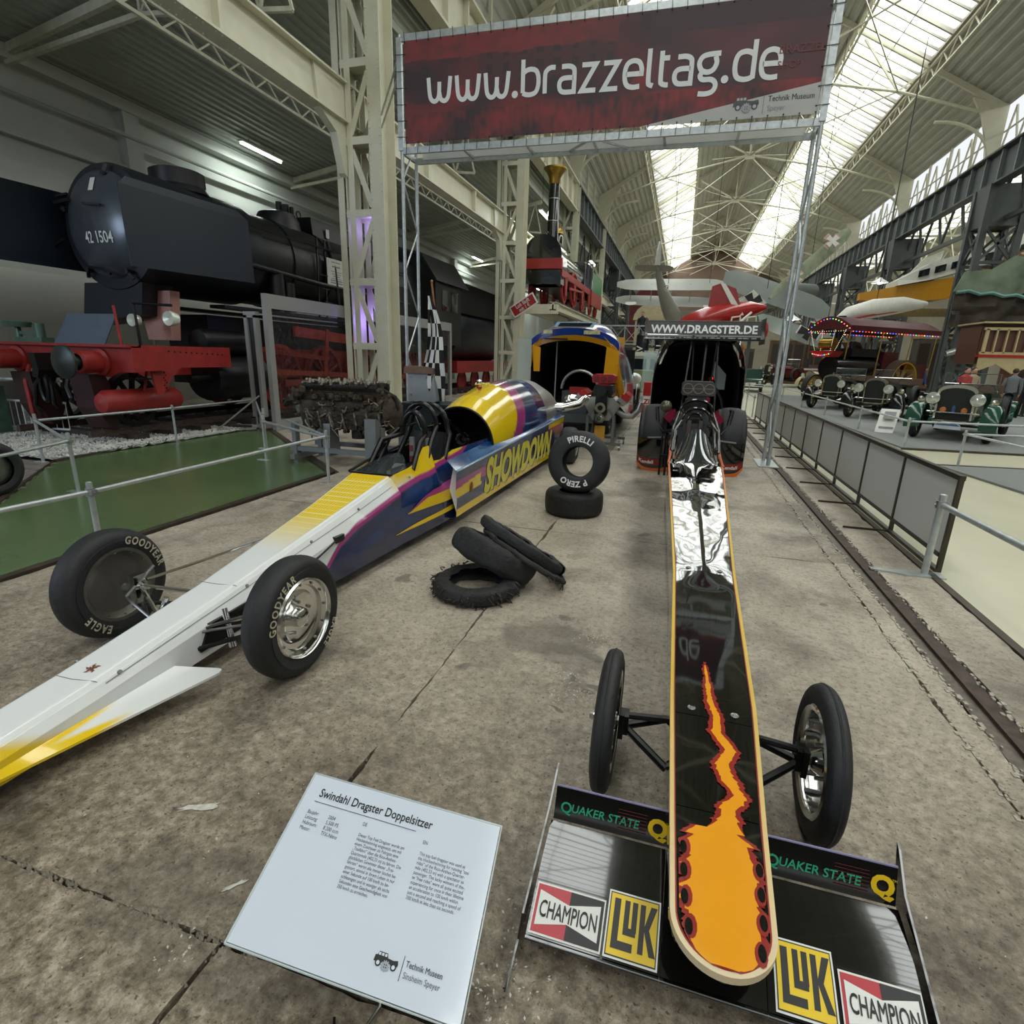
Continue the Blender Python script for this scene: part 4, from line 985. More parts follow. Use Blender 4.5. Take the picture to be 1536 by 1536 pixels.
def build_flame(name, e, mat, lift, ylo, yhi):
    mb = MB(); n = 620
    mb.grid(lambda u, v: (lambda y: (lambda x: (x, y, fz(x, y)+lift))(lerp(flame_x(y, -1, e), flame_x(y, 1, e), v)))(lerp(ylo, yhi, u)), n, 10)
    return obj(name, mb, mat, bd)
build_flame('flame_outline', .011, M('flame_red', '#8e2420', .18, var=.02, coat=.7), 0, 1.083, 2.275)
build_flame('flame', .0, M('flame_orange', '#e89a12', .18, var=.02, coat=.7), .0012, 1.086, 2.25)
mb = MB(); rt = random.Random(4)
for s in (-1, 1):      # teardrop curls at the nose sides
    for y in (1.15, 1.225, 1.30, 1.37):
        c = (XB+s*(nosehalf(y)-.032), y); pl = []
        for i in range(14):
            a = 2*PI*i/14; r = .020*(1+.5*math.cos(a+s*.9)); pl.append((c[0]+.72*r*math.cos(a), c[1]+r*1.45*math.sin(a)))
        mb.cur = 0; mb.flat(pl, lambda x, y: (x, y, fz(x, y)+.0022)); mb.cur = 1; mb.flat([(c[0]+(x-c[0])*.65+s*.004, c[1]+(y-c[1])*.7) for x, y in pl], lambda x, y: (x, y, fz(x, y)+.003))
obj('flame_curls', mb, [M('flame_red'), M('black_gloss_deck')], bd, kind='stuff')
# front wing
def wing_pt(x, t):   # t 0 front edge, 1 hinge
    return (x, lerp(1.17, 1.495, t), lerp(.075, .185, t)+.018*math.sin(PI*t))
x0, x1 = XB-.515, XB+.515
for nm, xa, xb in (('wing_plane', x0, .112), ('wing_plane', .114, .388), ('wing_plane', .39, x1)):
    mb = MB(); mb.grid(lambda u, v: wing_pt(lerp(xa, xb, u), v), 12, 14); mb.grid(lambda u, v: tuple(Vector(wing_pt(lerp(xb, xa, u), v))-Vector((0, -.004, .012))), 12, 4)
    mb.tube([wing_pt(xa, 0), wing_pt(xb, 0)], .007, 8)
    obj(nm, mb, blackpaint, bd)
obj('wing_lip', MB().tube([(x0, 1.166, .078), (x1, 1.166, .078)], .0025, 6), M('silver_edge', '#9aa0a6', .3, .6), bd)
def flap_pt(x, t): return (x, lerp(1.505, 1.545, t), lerp(.195, .285, t))
for xa, xb in ((x0+.005, .118), (.385, x1-.005)):
    mb = MB(); mb.prism([(1.503, .186), (1.543, .286), (1.552, .284), (1.53, .20), (1.515, .182)], xa, xb, lambda a, z, h: (h, a, z))
    obj('wing_flap', mb, blackpaint, bd)
    mb = MB(); mb.tube([flap_pt(xa, 1.02), flap_pt(xb, 1.02)], .004, 6); obj('flap_edge', mb, M('flap_edge_violet', '#7d7a9c', .4), bd)
    fr = plane_fr(Vector(flap_pt(xa, 0))+Vector((0, -.003, .0008)), (1, 0, 0), Vector((0, .04, .09)).normalized())
    W_ = xb-xa
    mb = MB(); put_text(mb, 'Q', lambda x, y: fr(x+.02 if xa < 0 else x+.02, y+.020), .048, bold=.02, align='LEFT', wx=1.0)
    vs, fs = text2d('UAKER STATE', .036, bold=.018, align='LEFT', shear=.12); mb.add([fr(x+.056, y+.026) for x, y in vs], fs, False)
    obj('lettering', mb, M('green_lettering', '#2f9a72', .4), bd)
    mb = MB(); put_text(mb, 'Q', lambda x, y: fr(x+W_-.068, y+.016), .075, bold=.05, align='LEFT'); obj('emblem', mb, M('emblem_yellow', '#e0b818', .4), bd)
    mb = MB(); put_text(mb, 'TM', lambda x, y: fr(x+W_-.014, y+.058), .010, align='LEFT'); obj('lettering', mb, M('emblem_yellow'), bd)
    mb = MB()
    for k in range(7): y_ = .012+k*.010; mb.flat([(W_-.165, y_), (W_-.072, y_), (W_-.072, y_+.0022), (W_-.165, y_+.0022)], fr)
    obj('pinstripes', mb, M('stripe_red', '#5b2320', .4), bd)
for s in (-1, 1):
    xs = XB+s*.518
    mb = MB(); mb.prism([(1.05, .015), (1.17, .055), (1.20, .12), (1.50, .235), (1.58, .32), (1.60, .33), (1.56, .18), (1.4, .03)], 0, .006, lambda a, z, h: (xs+s*(h+(.30-z)*.06), a, z))
    obj('end_plate', mb, blackpaint, bd)
# stickers
def sticker(kind, xa, xb, ta, tb, lift=.004):
    fr0 = lambda u, v: tuple(Vector(wing_pt(lerp(xa, xb, u), lerp(ta, tb, v)))+Vector((0, -.001, lift)))
    fr1 = lambda u, v: tuple(Vector(wing_pt(lerp(xa, xb, u), lerp(ta, tb, v)))+Vector((0, -.0013, lift+.0007)))
    fr2 = lambda u, v: tuple(Vector(wing_pt(lerp(xa, xb, u), lerp(ta, tb, v)))+Vector((0, -.0016, lift+.0014)))
    fr3 = lambda u, v: tuple(Vector(wing_pt(lerp(xa, xb, u), lerp(ta, tb, v)))+Vector((0, -.0019, lift+.0020)))
    bl, wh, ye, rd = M('sticker_black', '#14130f', .4), M('sticker_white', '#dcdcd6', .35, var=.02), M('sticker_yellow', '#e3c010', .35, var=.02), M('sticker_red', '#b32732', .35, var=.02)
    def q(n, u0, u1, v0, v1, fr, m): mb = MB(); mb.grid(lambda u, v: fr(lerp(u0, u1, u), lerp(v0, v1, v)), 4, 4); return obj(n, mb, m, bd)
    if kind == 'luk':
        root = q('sticker', 0, 1, 0, 1, fr0, wh); q('sticker_field', .03, .97, .03, .97, fr1, bl).parent = bd
        q('sticker_field', .05, .95, .05, .95, fr2, ye)
        mb = MB(); 
        for (u0, u1, v0, v1) in ((.12, .24, .24, .88), (.12, .52, .14, .26), (.32, .42, .42, .88), (.32, .56, .36, .47), (.47, .57, .42, .88), (.62, .72, .16, .88)):
            mb.grid(lambda u, v: fr3(lerp(u0, u1, u), lerp(v0, v1, v)), 1, 2)
        mb.flat([(.70, .50), (.82, .88), (.94, .88), (.80, .50)], fr3); mb.flat([(.70, .54), (.80, .54), (.95, .16), (.83, .16)], fr3)
        obj('lettering', mb, bl, bd)
    else:
        q('sticker', 0, 1, 0, 1, fr0, wh); q('sticker_field', .02, .98, .04, .96, fr1, rd)
        mb = MB(); mb.grid(lambda u, v: fr2(lerp(.5, .98, u), lerp(.04, .96, v)), 6, 4); obj('sticker_field', mb, bl, bd)
        mb = MB(); f = lambda u, v: tuple(Vector(fr2(u, v))+Vector((0, 0, .0006)))
        mb.grid(lambda u, v: f(lerp(.06, .94, u), lerp(.16+.16*(1-abs(2*u-1)), .84-.16*(1-abs(2*u-1)), v)), 12, 3)
        mb.flat([(.02, .04), (.98, .04), (.98, .09), (.02, .09)], f) if False else None
        obj('sticker_field', mb, wh, bd)
        vs, fs = text2d('CHAMPION', 1, bold=.02, align='LEFT'); mx = max(v[0] for v in vs); my = max(v[1] for v in vs)
        mb = MB(); mb.add([tuple(Vector(fr2(.09+x/mx*.82, .34+y/my*.32))+Vector((0, -.0008, .0022))) for x, y in vs], fs, False); obj('lettering', mb, bl, bd)
sticker('champion', x0+.006, x0+.215, 0.03, .40); sticker('luk', x0+.222, x0+.372, .03, .50)
sticker('luk', .408, .558, .03, .50); sticker('champion', .568, .763, .03, .40)
# front suspension and thin wheels
for s in (-1, 1):
    hx = XB+s*.325; hy, hz = 1.97, .285
    obj('suspension_arm', MB().tube([(hx, hy, hz-.02), (XB+s*.15, hy-.12, .20)], .016, 8).tube([(hx, hy, hz-.02), (XB+s*.15, hy+.14, .24)], .016, 8).tube([(hx, hy, hz+.03), (XB+s*.15, hy+.02, .32)], .014, 8), blackm, bd)
    obj('upright', MB().cbox((hx, hy, hz), (.035, .06, .085)).cbox((hx+s*.01, hy-.03, hz), (.02, .03, .11)), blackm, bd)
    obj('spindle', MB().cyl((hx, hy, hz), (XB+s*.41, hy, hz), .022, 12).cyl((XB+s*.41, hy, hz), (XB+s*.45, hy, hz), .012, 8), alu, bd)
def thin_wheel(s):
    c = (XB+s*.39, 1.97, .282); hub = thing('front_wheel', None, None, c); hub.parent = bd; hub.location = Vector(c)-wloc(bd); WL[hub.name] = Vector(c)
    obj('tyre', MB().lathe(tyre_prof(.282, .20, .066, .42), c, 'x', 56), rubber, hub)
    mb = MB()
    mb.lathe([(.205, .030), (.198, .036), (.188, .034), (.178, .020), (.172, -.015), (.18, -.03), (.198, -.036), (.205, -.03)], c, 'x', 48)
    mb.lathe([(.175, s*.012), (.12, s*.020), (.05, s*.008), (.03, s*.012), (.0, s*.012)], c, 'x', 40); mb.lathe([(.175, s*.006), (.12, s*.012), (.05, 0), (.03, -s*.03), (.0, -s*.035)], c, 'x', 40)
    obj('rim', mb, alu, hub)
    mb = MB()
    for k in range(14):
        a = 2*PI*k/14; p = (c[0], c[1]+.165*math.cos(a), c[2]+.165*math.sin(a)); mb.cyl((p[0]-.018, p[1], p[2]), (p[0]+.026, p[1], p[2]), .007, 6)
    for k in range(5):
        a = 2*PI*k/5; p = (c[0], c[1]+.06*math.cos(a), c[2]+.06*math.sin(a)); mb.cyl((p[0]-.02, p[1], p[2]), (p[0]+.02, p[1], p[2]), .008, 6)
    obj('wheel_bolts', mb, steelb, hub, kind='stuff')
    obj('axle_nut', MB().cyl((c[0]+s*.02, c[1], c[2]), (c[0]+s*.075, c[1], c[2]), .014, 6), alu, hub)
for s in (-1, 1): thin_wheel(s)
# cockpit and cage
orange = M('orange_edge', '#c2581e', .3, var=.05)
mb = MB()
for s in (-1, 1):
    mb.grid(lambda u, v: (XB+s*(lerp(.285, .31, u)-(.04*v)), lerp(6.5, 8.9, u), lerp(.09, interp([(6.5, .62), (7.0, .66), (8.0, .55), (8.9, .5)], lerp(6.5, 8.9, u)), v)), 20, 8)
obj('cockpit_side', mb, blackpaint, bd)
for s in (-1, 1): obj('orange_side_edge', MB().tube([(XB+s*.285, 6.2, .612), (XB+s*.275, 6.6, .64), (XB+s*.29, 7.2, .66), (XB+s*.31, 7.9, .62)], [.012, .016, .016, .012], 8), orange, bd)
mb = MB(); mb.grid(lambda u, v: (XB+lerp(-.22, .22, v), 6.2+.62*u, .615+.30*u*(1-(2*v-1)**2)+.02*u), 16, 16)
obj('windscreen', mb, M('smoked_windscreen', '#20272a', .03, coat=1, var=0), bd)
mb = MB()
for k in range(11): 
    a = -1+2*k/10; mb.ball((XB+.22*a, 6.205, .622), .008, 6)
obj('windscreen_rivets', mb, alu, bd)
mb = MB().box(XB-.24, XB+.24, 6.4, 8.9, .09, .13); obj('cockpit_floor', mb, blackm, bd)
mb = MB().prism([(7.0, .15), (7.7, .15), (8.0, .85), (7.92, .88), (7.6, .3), (7.0, .22)], XB-.16, XB+.16, lambda a, z, h: (h, a, z)); obj('seat', mb, M('seat_black'), bd)
mb = MB()
for s in (-1, 1): mb.bar((XB+s*.075, 7.52, .35), (XB+s*.075, 7.92, .92), .05, .012)
for z in (.55, .68, .8, .93, 1.02): mb.box(XB-.075, XB+.075, 7.86+(z-.55)*.3, 7.88+(z-.55)*.3, z, z+.02)
obj('harness', mb, M('brown_webbing', '#3b302c', .8), bd)
obj('release_knob', MB().lathe([(0, .0), (.03, 0), (.03, -.02), (0, -.025)], (XB, 7.35, .50), 'y', 14), M('orange_knob', '#b8673a', .5), bd)
for (y0, yt, w0, wt_, zt) in ((6.75, 7.5, .27, .17, 1.12), (6.95, 7.85, .29, .21, 1.20), (7.2, 8.2, .25, .10, 1.0)):
    base = [(XB-w0, y0, .60), (XB-w0*.95, lerp(y0, yt, .5), .86)]
    arc = [(XB-wt_*math.cos(a), yt, zt-.16+.16*math.sin(a)) for a in [PI*i/10 for i in range(11)]]
    obj('roll_hoop', MB().tube(base+arc+[(2*XB-x, y, z) for x, y, z in reversed(base)], .019, 10), blackpaint, bd)
for s in (-1, 1): obj('cage_brace', MB().tube([(XB+s*.17, 7.5, 1.02), (XB+s*.21, 8.0, 1.05), (XB+s*.27, 8.8, .62)], .016, 8).tube([(XB+s*.27, 6.8, .66), (XB+s*.25, 8.2, .66)], .014, 8), blackpaint, bd)
# engine, injector, rocker covers
obj('engine_block', MB().box(XB-.2, XB+.2, 8.9, 9.6, .3, .8).prism([(-.30, .82), (-.12, .72), (.12, .72), (.30, .82), (.2, .95), (-.2, .95)], 8.85, 9.5, lambda a, z, h: (XB+a, h, z)), darkgrey, bd)
obj('supercharger', MB().prism([(-.14, .95), (.14, .95), (.17, 1.02), (.14, 1.12), (-.14, 1.12), (-.17, 1.02)], 8.8, 9.4, lambda a, z, h: (XB+a, h, z)).cyl((XB, 8.72, .80), (XB, 8.8, .80), .09, 20).cyl((XB, 8.72, 1.03), (XB, 8.8, 1.03), .07, 20).box(XB-.07, XB+.07, 8.73, 8.77, .80, 1.03), M('dark_casting', '#2c2d2d', .4, .6, var=.3, scale=12), bd)
mb = MB(); mb.prism([(-.25, 1.22), (-.22, 1.19), (.22, 1.19), (.25, 1.22), (.25, 1.36), (.2, 1.40), (-.2, 1.40), (-.25, 1.36)], 9.0, 9.35, lambda a, z, h: (XB+.03+a, h, z)).box(XB-.12, XB+.18, 9.05, 9.3, 1.1, 1.2)
obj('injector_scoop', mb, M('scoop_grey', '#5b5a57', .35, .5), bd)
for k in (-1, 0, 1):
    c = (XB+.03+k*.155, 9.0, 1.295); obj('butterfly', MB().lathe([(.078, 0), (.078, -.012), (.068, -.012), (.066, 0.004), (0, .004)], c, 'y', 24).bar((c[0]-.066, 8.995, c[2]), (c[0]+.066, 8.995, c[2]), .008, .008), M('butterfly_plate', '#a89e98', .3, .6), bd)
for s in (-1, 1):
    T = Matrix.Translation((XB+s*.36, 8.95, .86)) @ Matrix.Rotation(s*math.radians(-42), 4, 'Y')
    mb = MB(T); mb.cbox((0, .1, 0), (.12, .62, .1)); 
    for k in range(4): mb.cbox((s*.01, -.12+k*.15, .065), (.1, .09, .04)).cbox((0, -.12+k*.15, .10), (.03, .04, .04))
    obj('rocker_cover', mb, M('magenta_anodised', '#8c1c3c', .35, .5), bd)
    obj('magneto_cap', MB().cyl((XB+s*.17, 8.8, 1.1), (XB+s*.17, 8.8, 1.18), .03, 10), M('magenta_anodised'), bd) if s == 1 else None
    for k in range(4): obj('exhaust_header', MB().tube([(XB+s*.28, 8.95+.16*k, .66), (XB+s*.42, 8.98+.16*k, .62), (XB+s*.52, 9.04+.16*k, .74), (XB+s*.56, 9.1+.16*k, .98)], .03, 8), blackm, bd)
obj('fuel_bottle', MB().ball((XB-.42, 8.85, 1.02), (.09, .09, .09), 14), M('bottle_brown', '#5e5a4c', .3, .4), bd)
for s in (-1, 1):
    wheel(bd, 'rear_wheel', (XB+s*.58, 9.45, .5), .5, .22, .46, s, rimdark, False)
    # curved fairing panel ahead of the slick
    mb = MB()
    def fp(u, v, s=s, d=0):
        x = XB+s*lerp(.31, .80, v); zt = .50; zb = lerp(.12, .02+.10*max(0, (v-.75)/.25)**2, .8); return (x, 8.86+d+.10*v*v, lerp(zb, zt, u)-.04*math.sin(PI*v)*(u < .1))
    mb.grid(lambda u, v: fp(u, v), 20, 12); mb.grid(lambda u, v: fp(u, 1-v, d=.015), 20, 12); obj('rear_fairing', mb, blackpaint, bd)
    mb = MB(); mb.grid(lambda u, v: tuple(Vector(fp(lerp(.12, .34, u), lerp(.25, .98, v)))+Vector((0, -.004, 0))), 3, 8); obj('fairing_band', mb, M('dark_red_band', '#7c1d1a', .3), bd)
    mb = MB(); mb.grid(lambda u, v: tuple(Vector(fp(lerp(-.04, .09, u), lerp(0, 1, v)))+Vector((0, -.005, 0))), 2, 12); obj('fairing_stripe', mb, M('orange_stripe', '#c8642a', .3), bd)
    mb = MB(); vs, fs = text2d('Kendall', .12, bold=.02, align='LEFT')
    mb.add([tuple(Vector(fp(lerp(.14, .34, .1+(y/.12)*.8), (.36+x/.75*1.0) if s == 1 else (.93-x/.75)))+Vector((0, -.008, 0))) for x, y in vs], fs, False); obj('lettering', mb, whitetxt, bd)
for s in (-1, 1): obj('fairing_bracket', MB().bar((XB+s*.4, 8.84, .55), (XB+s*.65, 8.84, .53), .03, .02), brush, bd)
obj('ladder_brace', MB().bar((XB-.42, 8.5, .02), (XB-.42, 8.5, .62), .03, .03).bar((XB-.34, 8.5, .02), (XB-.34, 8.5, .62), .03, .03).bar((XB-.42, 8.5, .3), (XB-.34, 8.5, .3), .02, .02).cbox((XB-.38, 8.47, .33), (.1, .02, .015)), blackm, bd)
# rear wing with web address
obj('wing_strut', MB().tube([(XB-.20, 9.2, .9), (XB-.13, 9.9, 2.1)], .016, 6).tube([(XB+.30, 9.2, .9), (XB+.27, 9.9, 2.1)], .016, 6).tube([(XB-.05, 9.6, .9), (XB-.11, 9.9, 2.1)], .014, 6).tube([(XB+.08, 9.5, .9), (XB+.1, 9.95, 2.1)], .022, 6).tube([(XB+.2, 9.9, .6), (XB+.27, 9.95, 2.1)], .014, 6), blackm, bd)
mb = MB(); mb.grid(lambda u, v: (lerp(-.66, 1.20, u), lerp(9.75, 10.35, v), 2.05+.05*math.sin(PI*v)+.12*v*v), 8, 12); mb.grid(lambda u, v: (lerp(1.20, -.66, u), lerp(9.75, 10.35, v), 2.03+.02*math.sin(PI*v)+.11*v*v), 8, 12); mb.tube([(-.66, 9.75, 2.04), (1.20, 9.75, 2.04)], .015, 8)
obj('rear_wing', mb, blackpaint, bd)
obj('rear_wing_flap', MB().prism([(9.95, 2.12), (10.02, 2.33), (10.04, 2.33), (9.97, 2.12)], -.62, 1.16, lambda a, z, h: (h, a, z)), M('flap_black', '#1b1c1c', .35), bd)
obj('flap_edge', MB().bar((-.64, 9.93, 2.105), (1.18, 9.93, 2.105), .02, .012).bar((-.62, 10.02, 2.335), (1.16, 10.02, 2.335), .02, .008), brush, bd)
vs, fs = text2d('WWW.DRAGSTER.DE', .19, bold=.03, align='CENTER'); mx = max(v[0] for v in vs)
obj('lettering', MB().add([(XB+.02+x/mx*.83, lerp(9.955, 10.02, y/.19)-.006, 2.145+y*.93) for x, y in vs], fs, False), whitetxt, bd)
for s in (-1, 1): obj('end_plate', MB().prism([(9.7, 1.98), (10.4, 1.98), (10.45, 2.38), (9.9, 2.38)], 0, .012, lambda a, z, h: ((-.66 if s < 0 else 1.19)+h, a, z)), blackm, bd)
# ============================================================ PORTAL WITH BANNER
pt = thing('banner_portal', 'galvanised truss portal spanning the dragsters and carrying the wide dark red banner', 'portal', (-1.75, 10.3, 0))
A, B = Vector((-5.10, 9.95, 0)), Vector((1.58, 10.12, 0)); D = Vector((0.0, 0.55, 0)); ZB, ZT = 5.10, 6.75
def po(n, mb, m=galv): return obj(n, mb, m, pt)
for base in (A, B):
    for off in (Vector((0, 0, 0)), D):
        q = base+off; po('leg_tube', MB().cyl(q, q+Vector((0, 0, ZT+.05)), .032, 10))
    z = 0.15; k = 0
    while z < 5.0:
        a = base+Vector((0, 0, z)); b = base+D+Vector((0, 0, z+.75))
        if k % 2: a, b = base+D+Vector((0, 0, z)), base+Vector((0, 0, z+.75))
        po('leg_brace', MB().cyl(a, b, .016, 8)); z += .75; k += 1
    po('foot_plate', MB().box(base.x-.16, base.x+.16, base.y-.14, base.y+.70, 0, .015))
for off in (Vector((0, 0, 0)), D):
    for z in (ZB, ZT): po('cross_tube', MB().bar(A+off+Vector((0, 0, z)), B+off+Vector((0, 0, z)), .05, .10))
for e in (A, B):
    for z in (ZB, ZT): po('end_tube', MB().bar(e+Vector((0, 0, z)), e+D+Vector((0, 0, z)), .05, .08))
    po('end_tube', MB().bar(e+Vector((0, -.02, ZB)), e+Vector((0, -.02, ZT)), .09, .06))
    po('end_brace', MB().bar(e+Vector((0, 0, ZB)), e+D+Vector((0, 0, ZB+.8)), .03, .03))
mid = (A+B)/2
for k in range(1, 6):
    q = A+(B-A)*(k/6); po('cross_tie', MB().bar(q+Vector((0, 0, ZB)), q+D+Vector((0, 0, ZB)), .04, .04)); po('cross_tie', MB().bar(q+Vector((0, 0, ZT)), q+D+Vector((0, 0, ZT)), .04, .04))
for s in (-1, 1): po('cross_tie', MB().bar(mid+Vector((0, 0, ZB)), mid+D+Vector((s*.5, 0, ZB)), .03, .03))
po('wall_bracket', MB().bar(A+Vector((0, 0, 6.55)), (-6.95, 12.6, 6.75), .03, .03).bar(A+Vector((0, 0, 6.30)), (-6.95, 12.6, 6.5), .03, .03))
po('rear_banner_edge', MB().bar(A+D+Vector((.15, -.03, ZB+.08)), B+D+Vector((-.15, -.03, ZB+.08)), .01, .14), whitep)
# the banner itself
U = (B-A).normalized(); F0 = A+Vector((0, -.055, 0)); LEN = (B-A).length
bx0, bx1, bz0, bz1 = .10, LEN-.10, ZB+.09, ZT-.07
bfr = lambda x, z, e=0: tuple(F0+U*x+Vector((0, -e, z)))
def bcol(u, v):
    x = lerp(bx0, bx1, u); z = lerp(bz0, bz1, v)
    n = mnoise.noise(Vector((x*1.3, z*2.2, 3))); n2 = mnoise.noise(Vector((x*5, z*7, 9))); n3 = mnoise.noise(Vector((x*14, z*6, 2)))
    red = lin('#7a2c2c'); dk = lin('#322527'); mid_ = lin('#5b2a2c')
    sky = v+0.10*n > .80 and u < .55
    t = .5+.9*n+.35*n2
    base = mixc(dk, mid_, t)
    if v < .42+.18*n: base = mixc(lin('#7c2c2c'), dk, .45-.5*n3-.9*n-.3*n2 if v < .3 else .4-1.1*n)
    if .52 < v < .82 and .2 < u < .55:        # long building with rows of windows
        base = mixc(lin('#4a2c2d'), dk, .8 if ((x*3.6) % 1 > .6 and (z*4.5) % 1 > .45) else .1)
    if sky: base = mixc(lin('#742b2b'), mid_, .3+n2+max(0, (u-.42)*7))
    if u > .62 and v > .30: base = mixc(lin('#3c2a2e'), lin('#5f3033'), .3+.8*n if v < .8 else 0)
    return base
mb = MB(); mb.grid(lambda u, v: bfr(lerp(bx0, bx1, u), lerp(bz0, bz1, v)), 260, 80, color=bcol, smooth=False)
mb.grid(lambda u, v: bfr(lerp(bx1, bx0, u), lerp(bz0, bz1, v), -.008), 4, 2, color=lambda u, v: lin('#c9c9c6'), smooth=False)
banner = obj('banner', mb, M('banner_print', None, .55, var=.02, attr='paint'))
tag(banner, 'wide dark red printed banner reading www.brazzeltag.de in white letters', 'banner')
def bl(n, mb, m): return obj(n, mb, m, banner)
BL = LEN-.2
tri = [(.615, 0), (1, 0), (1, .265)]
bl('white_corner', MB().flat([(bx0+BL*a, bz0+(bz1-bz0)*b) for a, b in tri], lambda x, z: bfr(x, z, .004)), M('banner_white', '#a9aaa6', .55, var=.02))
# rounded even-stroke lettering, drawn stroke by stroke
GL = {'w': (.96, [[(0, 1), (.05, .32), (.12, .09), (.25, 0), (.38, .07), (.46, .30), (.48, .80)], [(.48, .35), (.54, .09), (.68, 0), (.81, .07), (.89, .30), (.96, 1)]]),
      '.': (.05, [[(.02, .05), (.03, .05)]]),
      'b': (.62, [[(0, 1.4), (0, .08)], [(0, .86), (.16, .97), (.34, 1), (.53, .92), (.62, .68), (.62, .34), (.53, .09), (.34, 0), (.14, .01), (0, .08)]]),
      'r': (.30, [[(0, 0), (0, .72), (.07, .91), (.22, 1), (.40, 1)]]),
      'a': (.58, [[(.08, 1), (.36, 1), (.53, .92), (.58, .74), (.58, .0), (.20, 0), (.05, .09), (0, .29), (.05, .47), (.20, .55), (.56, .55)]]),
      'z': (.56, [[(.02, 1), (.55, 1), (.02, 0), (.57, 0)]]),
      'e': (.60, [[(.02, .50), (.60, .50), (.60, .70), (.51, .92), (.31, 1), (.10, .92), (0, .68), (0, .32), (.10, .08), (.31, 0), (.56, .02)]]),
      'l': (.10, [[(0, 1.4), (0, .24), (.05, .06), (.18, 0)]]),
      't': (.30, [[(.08, 1.28), (.08, .24), (.13, .06), (.27, 0), (.36, 0)], [(0, 1), (.36, 1)]]),
      'g': (.66, [[(.72, 1.02), (.30, 1), (.09, .92), (0, .70), (.09, .45), (.30, .36), (.50, .44), (.60, .68), (.55, .92)], [(.14, .40), (.06, .24), (.16, .10), (.45, .08), (.60, -.04), (.62, -.22), (.52, -.38), (.30, -.44), (.04, -.42)]]),
      'd': (.62, [[(.62, 1.4), (.62, .0)], [(.62, .86), (.46, .97), (.28, 1), (.09, .92), (0, .68), (0, .34), (.09, .09), (.28, 0), (.48, .01), (.62, .08)]])}
word = 'www.brazzeltag.de'; gap = .27; tot = sum(GL[c][0] for c in word)+gap*(len(word)-1); K = 5.46/tot; xh = .345; sw = .068; cx_ = bx0+.44
def smooth_line(pts):
    segs = []; cur = [pts[0]]
    for i in range(1, len(pts)-1):       # break at corners
        a_ = Vector(pts[i])-Vector(pts[i-1]); b_ = Vector(pts[i+1])-Vector(pts[i]); cur.append(pts[i])
        if a_.angle(b_) > 1.1: segs.append((cur, True)); cur = [pts[i]]
    cur.append(pts[-1]); segs.append((cur, False)); out = []
    for sg_, _ in segs:
        if len(sg_) < 3: out += sg_ if not out else sg_[1:]; continue
        P_ = [Vector(p) for p in sg_]; Q = [P_[0]*2-P_[1]]+P_+[P_[-1]*2-P_[-2]]; loc = []
        for i in range(1, len(Q)-2):
            for k in range(6):
                t = k/6; p0, p1, p2, p3 = Q[i-1:i+3]; loc.append(tuple(.5*((2*p1)+(p2-p0)*t+(2*p0-5*p1+4*p2-p3)*t*t+(3*p1-p0-3*p2+p3)*t**3)))
        loc.append(tuple(P_[-1])); out += loc if not out else loc[1:]
    return out
for c in word:
    wd2, strokes = GL[c]; mb = MB()
    for si, st in enumerate(strokes):
        e_ = .006+.0012*si
        if c == '.':
            x, z = cx_, bz0+.60+.05*xh-.017*(cx_-bx0); mb.flat([(x+.052*math.cos(2*PI*i/18), z+.052*math.sin(2*PI*i/18)) for i in range(18)], lambda x, z: bfr(x, z, e_)); continue
        pts = []
        for p in smooth_line(st): x = cx_+p[0]*K; pts.append(Vector((x, bz0+.60+p[1]*xh-.017*(x-bx0))))
        Lf, Rt = [], []
        for i, p in enumerate(pts):
            d1 = (p-pts[i-1]).normalized() if i else (pts[1]-p).normalized(); d2 = (pts[i+1]-p).normalized() if i < len(pts)-1 else d1
            n1 = Vector((-d1.y, d1.x)); n2 = Vector((-d2.y, d2.x)); m_ = (n1+n2); m_ = m_.normalized() if m_.length > 1e-3 else n1; k_ = min(2.2, 1/max(.3, m_.dot(n1)))
            Lf.append(p+m_*(sw/2*k_)); Rt.append(p-m_*(sw/2*k_))
        n = len(pts); mb.add([bfr(p.x, p.y, e_) for p in Lf]+[bfr(p.x, p.y, e_) for p in Rt], [(i, n+i, n+i+1, i+1) for i in range(n-1)])
    bl('letter', mb, M('banner_lettering', '#d3d5d4', .6, var=.0)); cx_ += (wd2+gap)*K
def small(t, x, z, sz, m, e=.008, **k):
    vs, fs = text2d(t, sz, align='LEFT', **k); mb = MB(); mb.add([bfr(x+a, z+b, e) for a, b in vs], fs, False); bl('lettering', mb, m)
g1, g2 = M('grey_lettering', '#4c4e52', .6), M('light_grey_lettering', '#84878a', .6)
small('Technik Museum', bx1-.68, bz0+.20, .105, g1, bold=.003, wx=.86); small('Speyer', bx1-.68, bz0+.08, .10, g2, wx=.9)
small('BRAZZEL', bx1-.62, bz0+.78, .15, M('faint_lettering', '#6c3436', .6)); small('SHOP', bx1-.62, bz0+.60, .13, M('faint_lettering'))
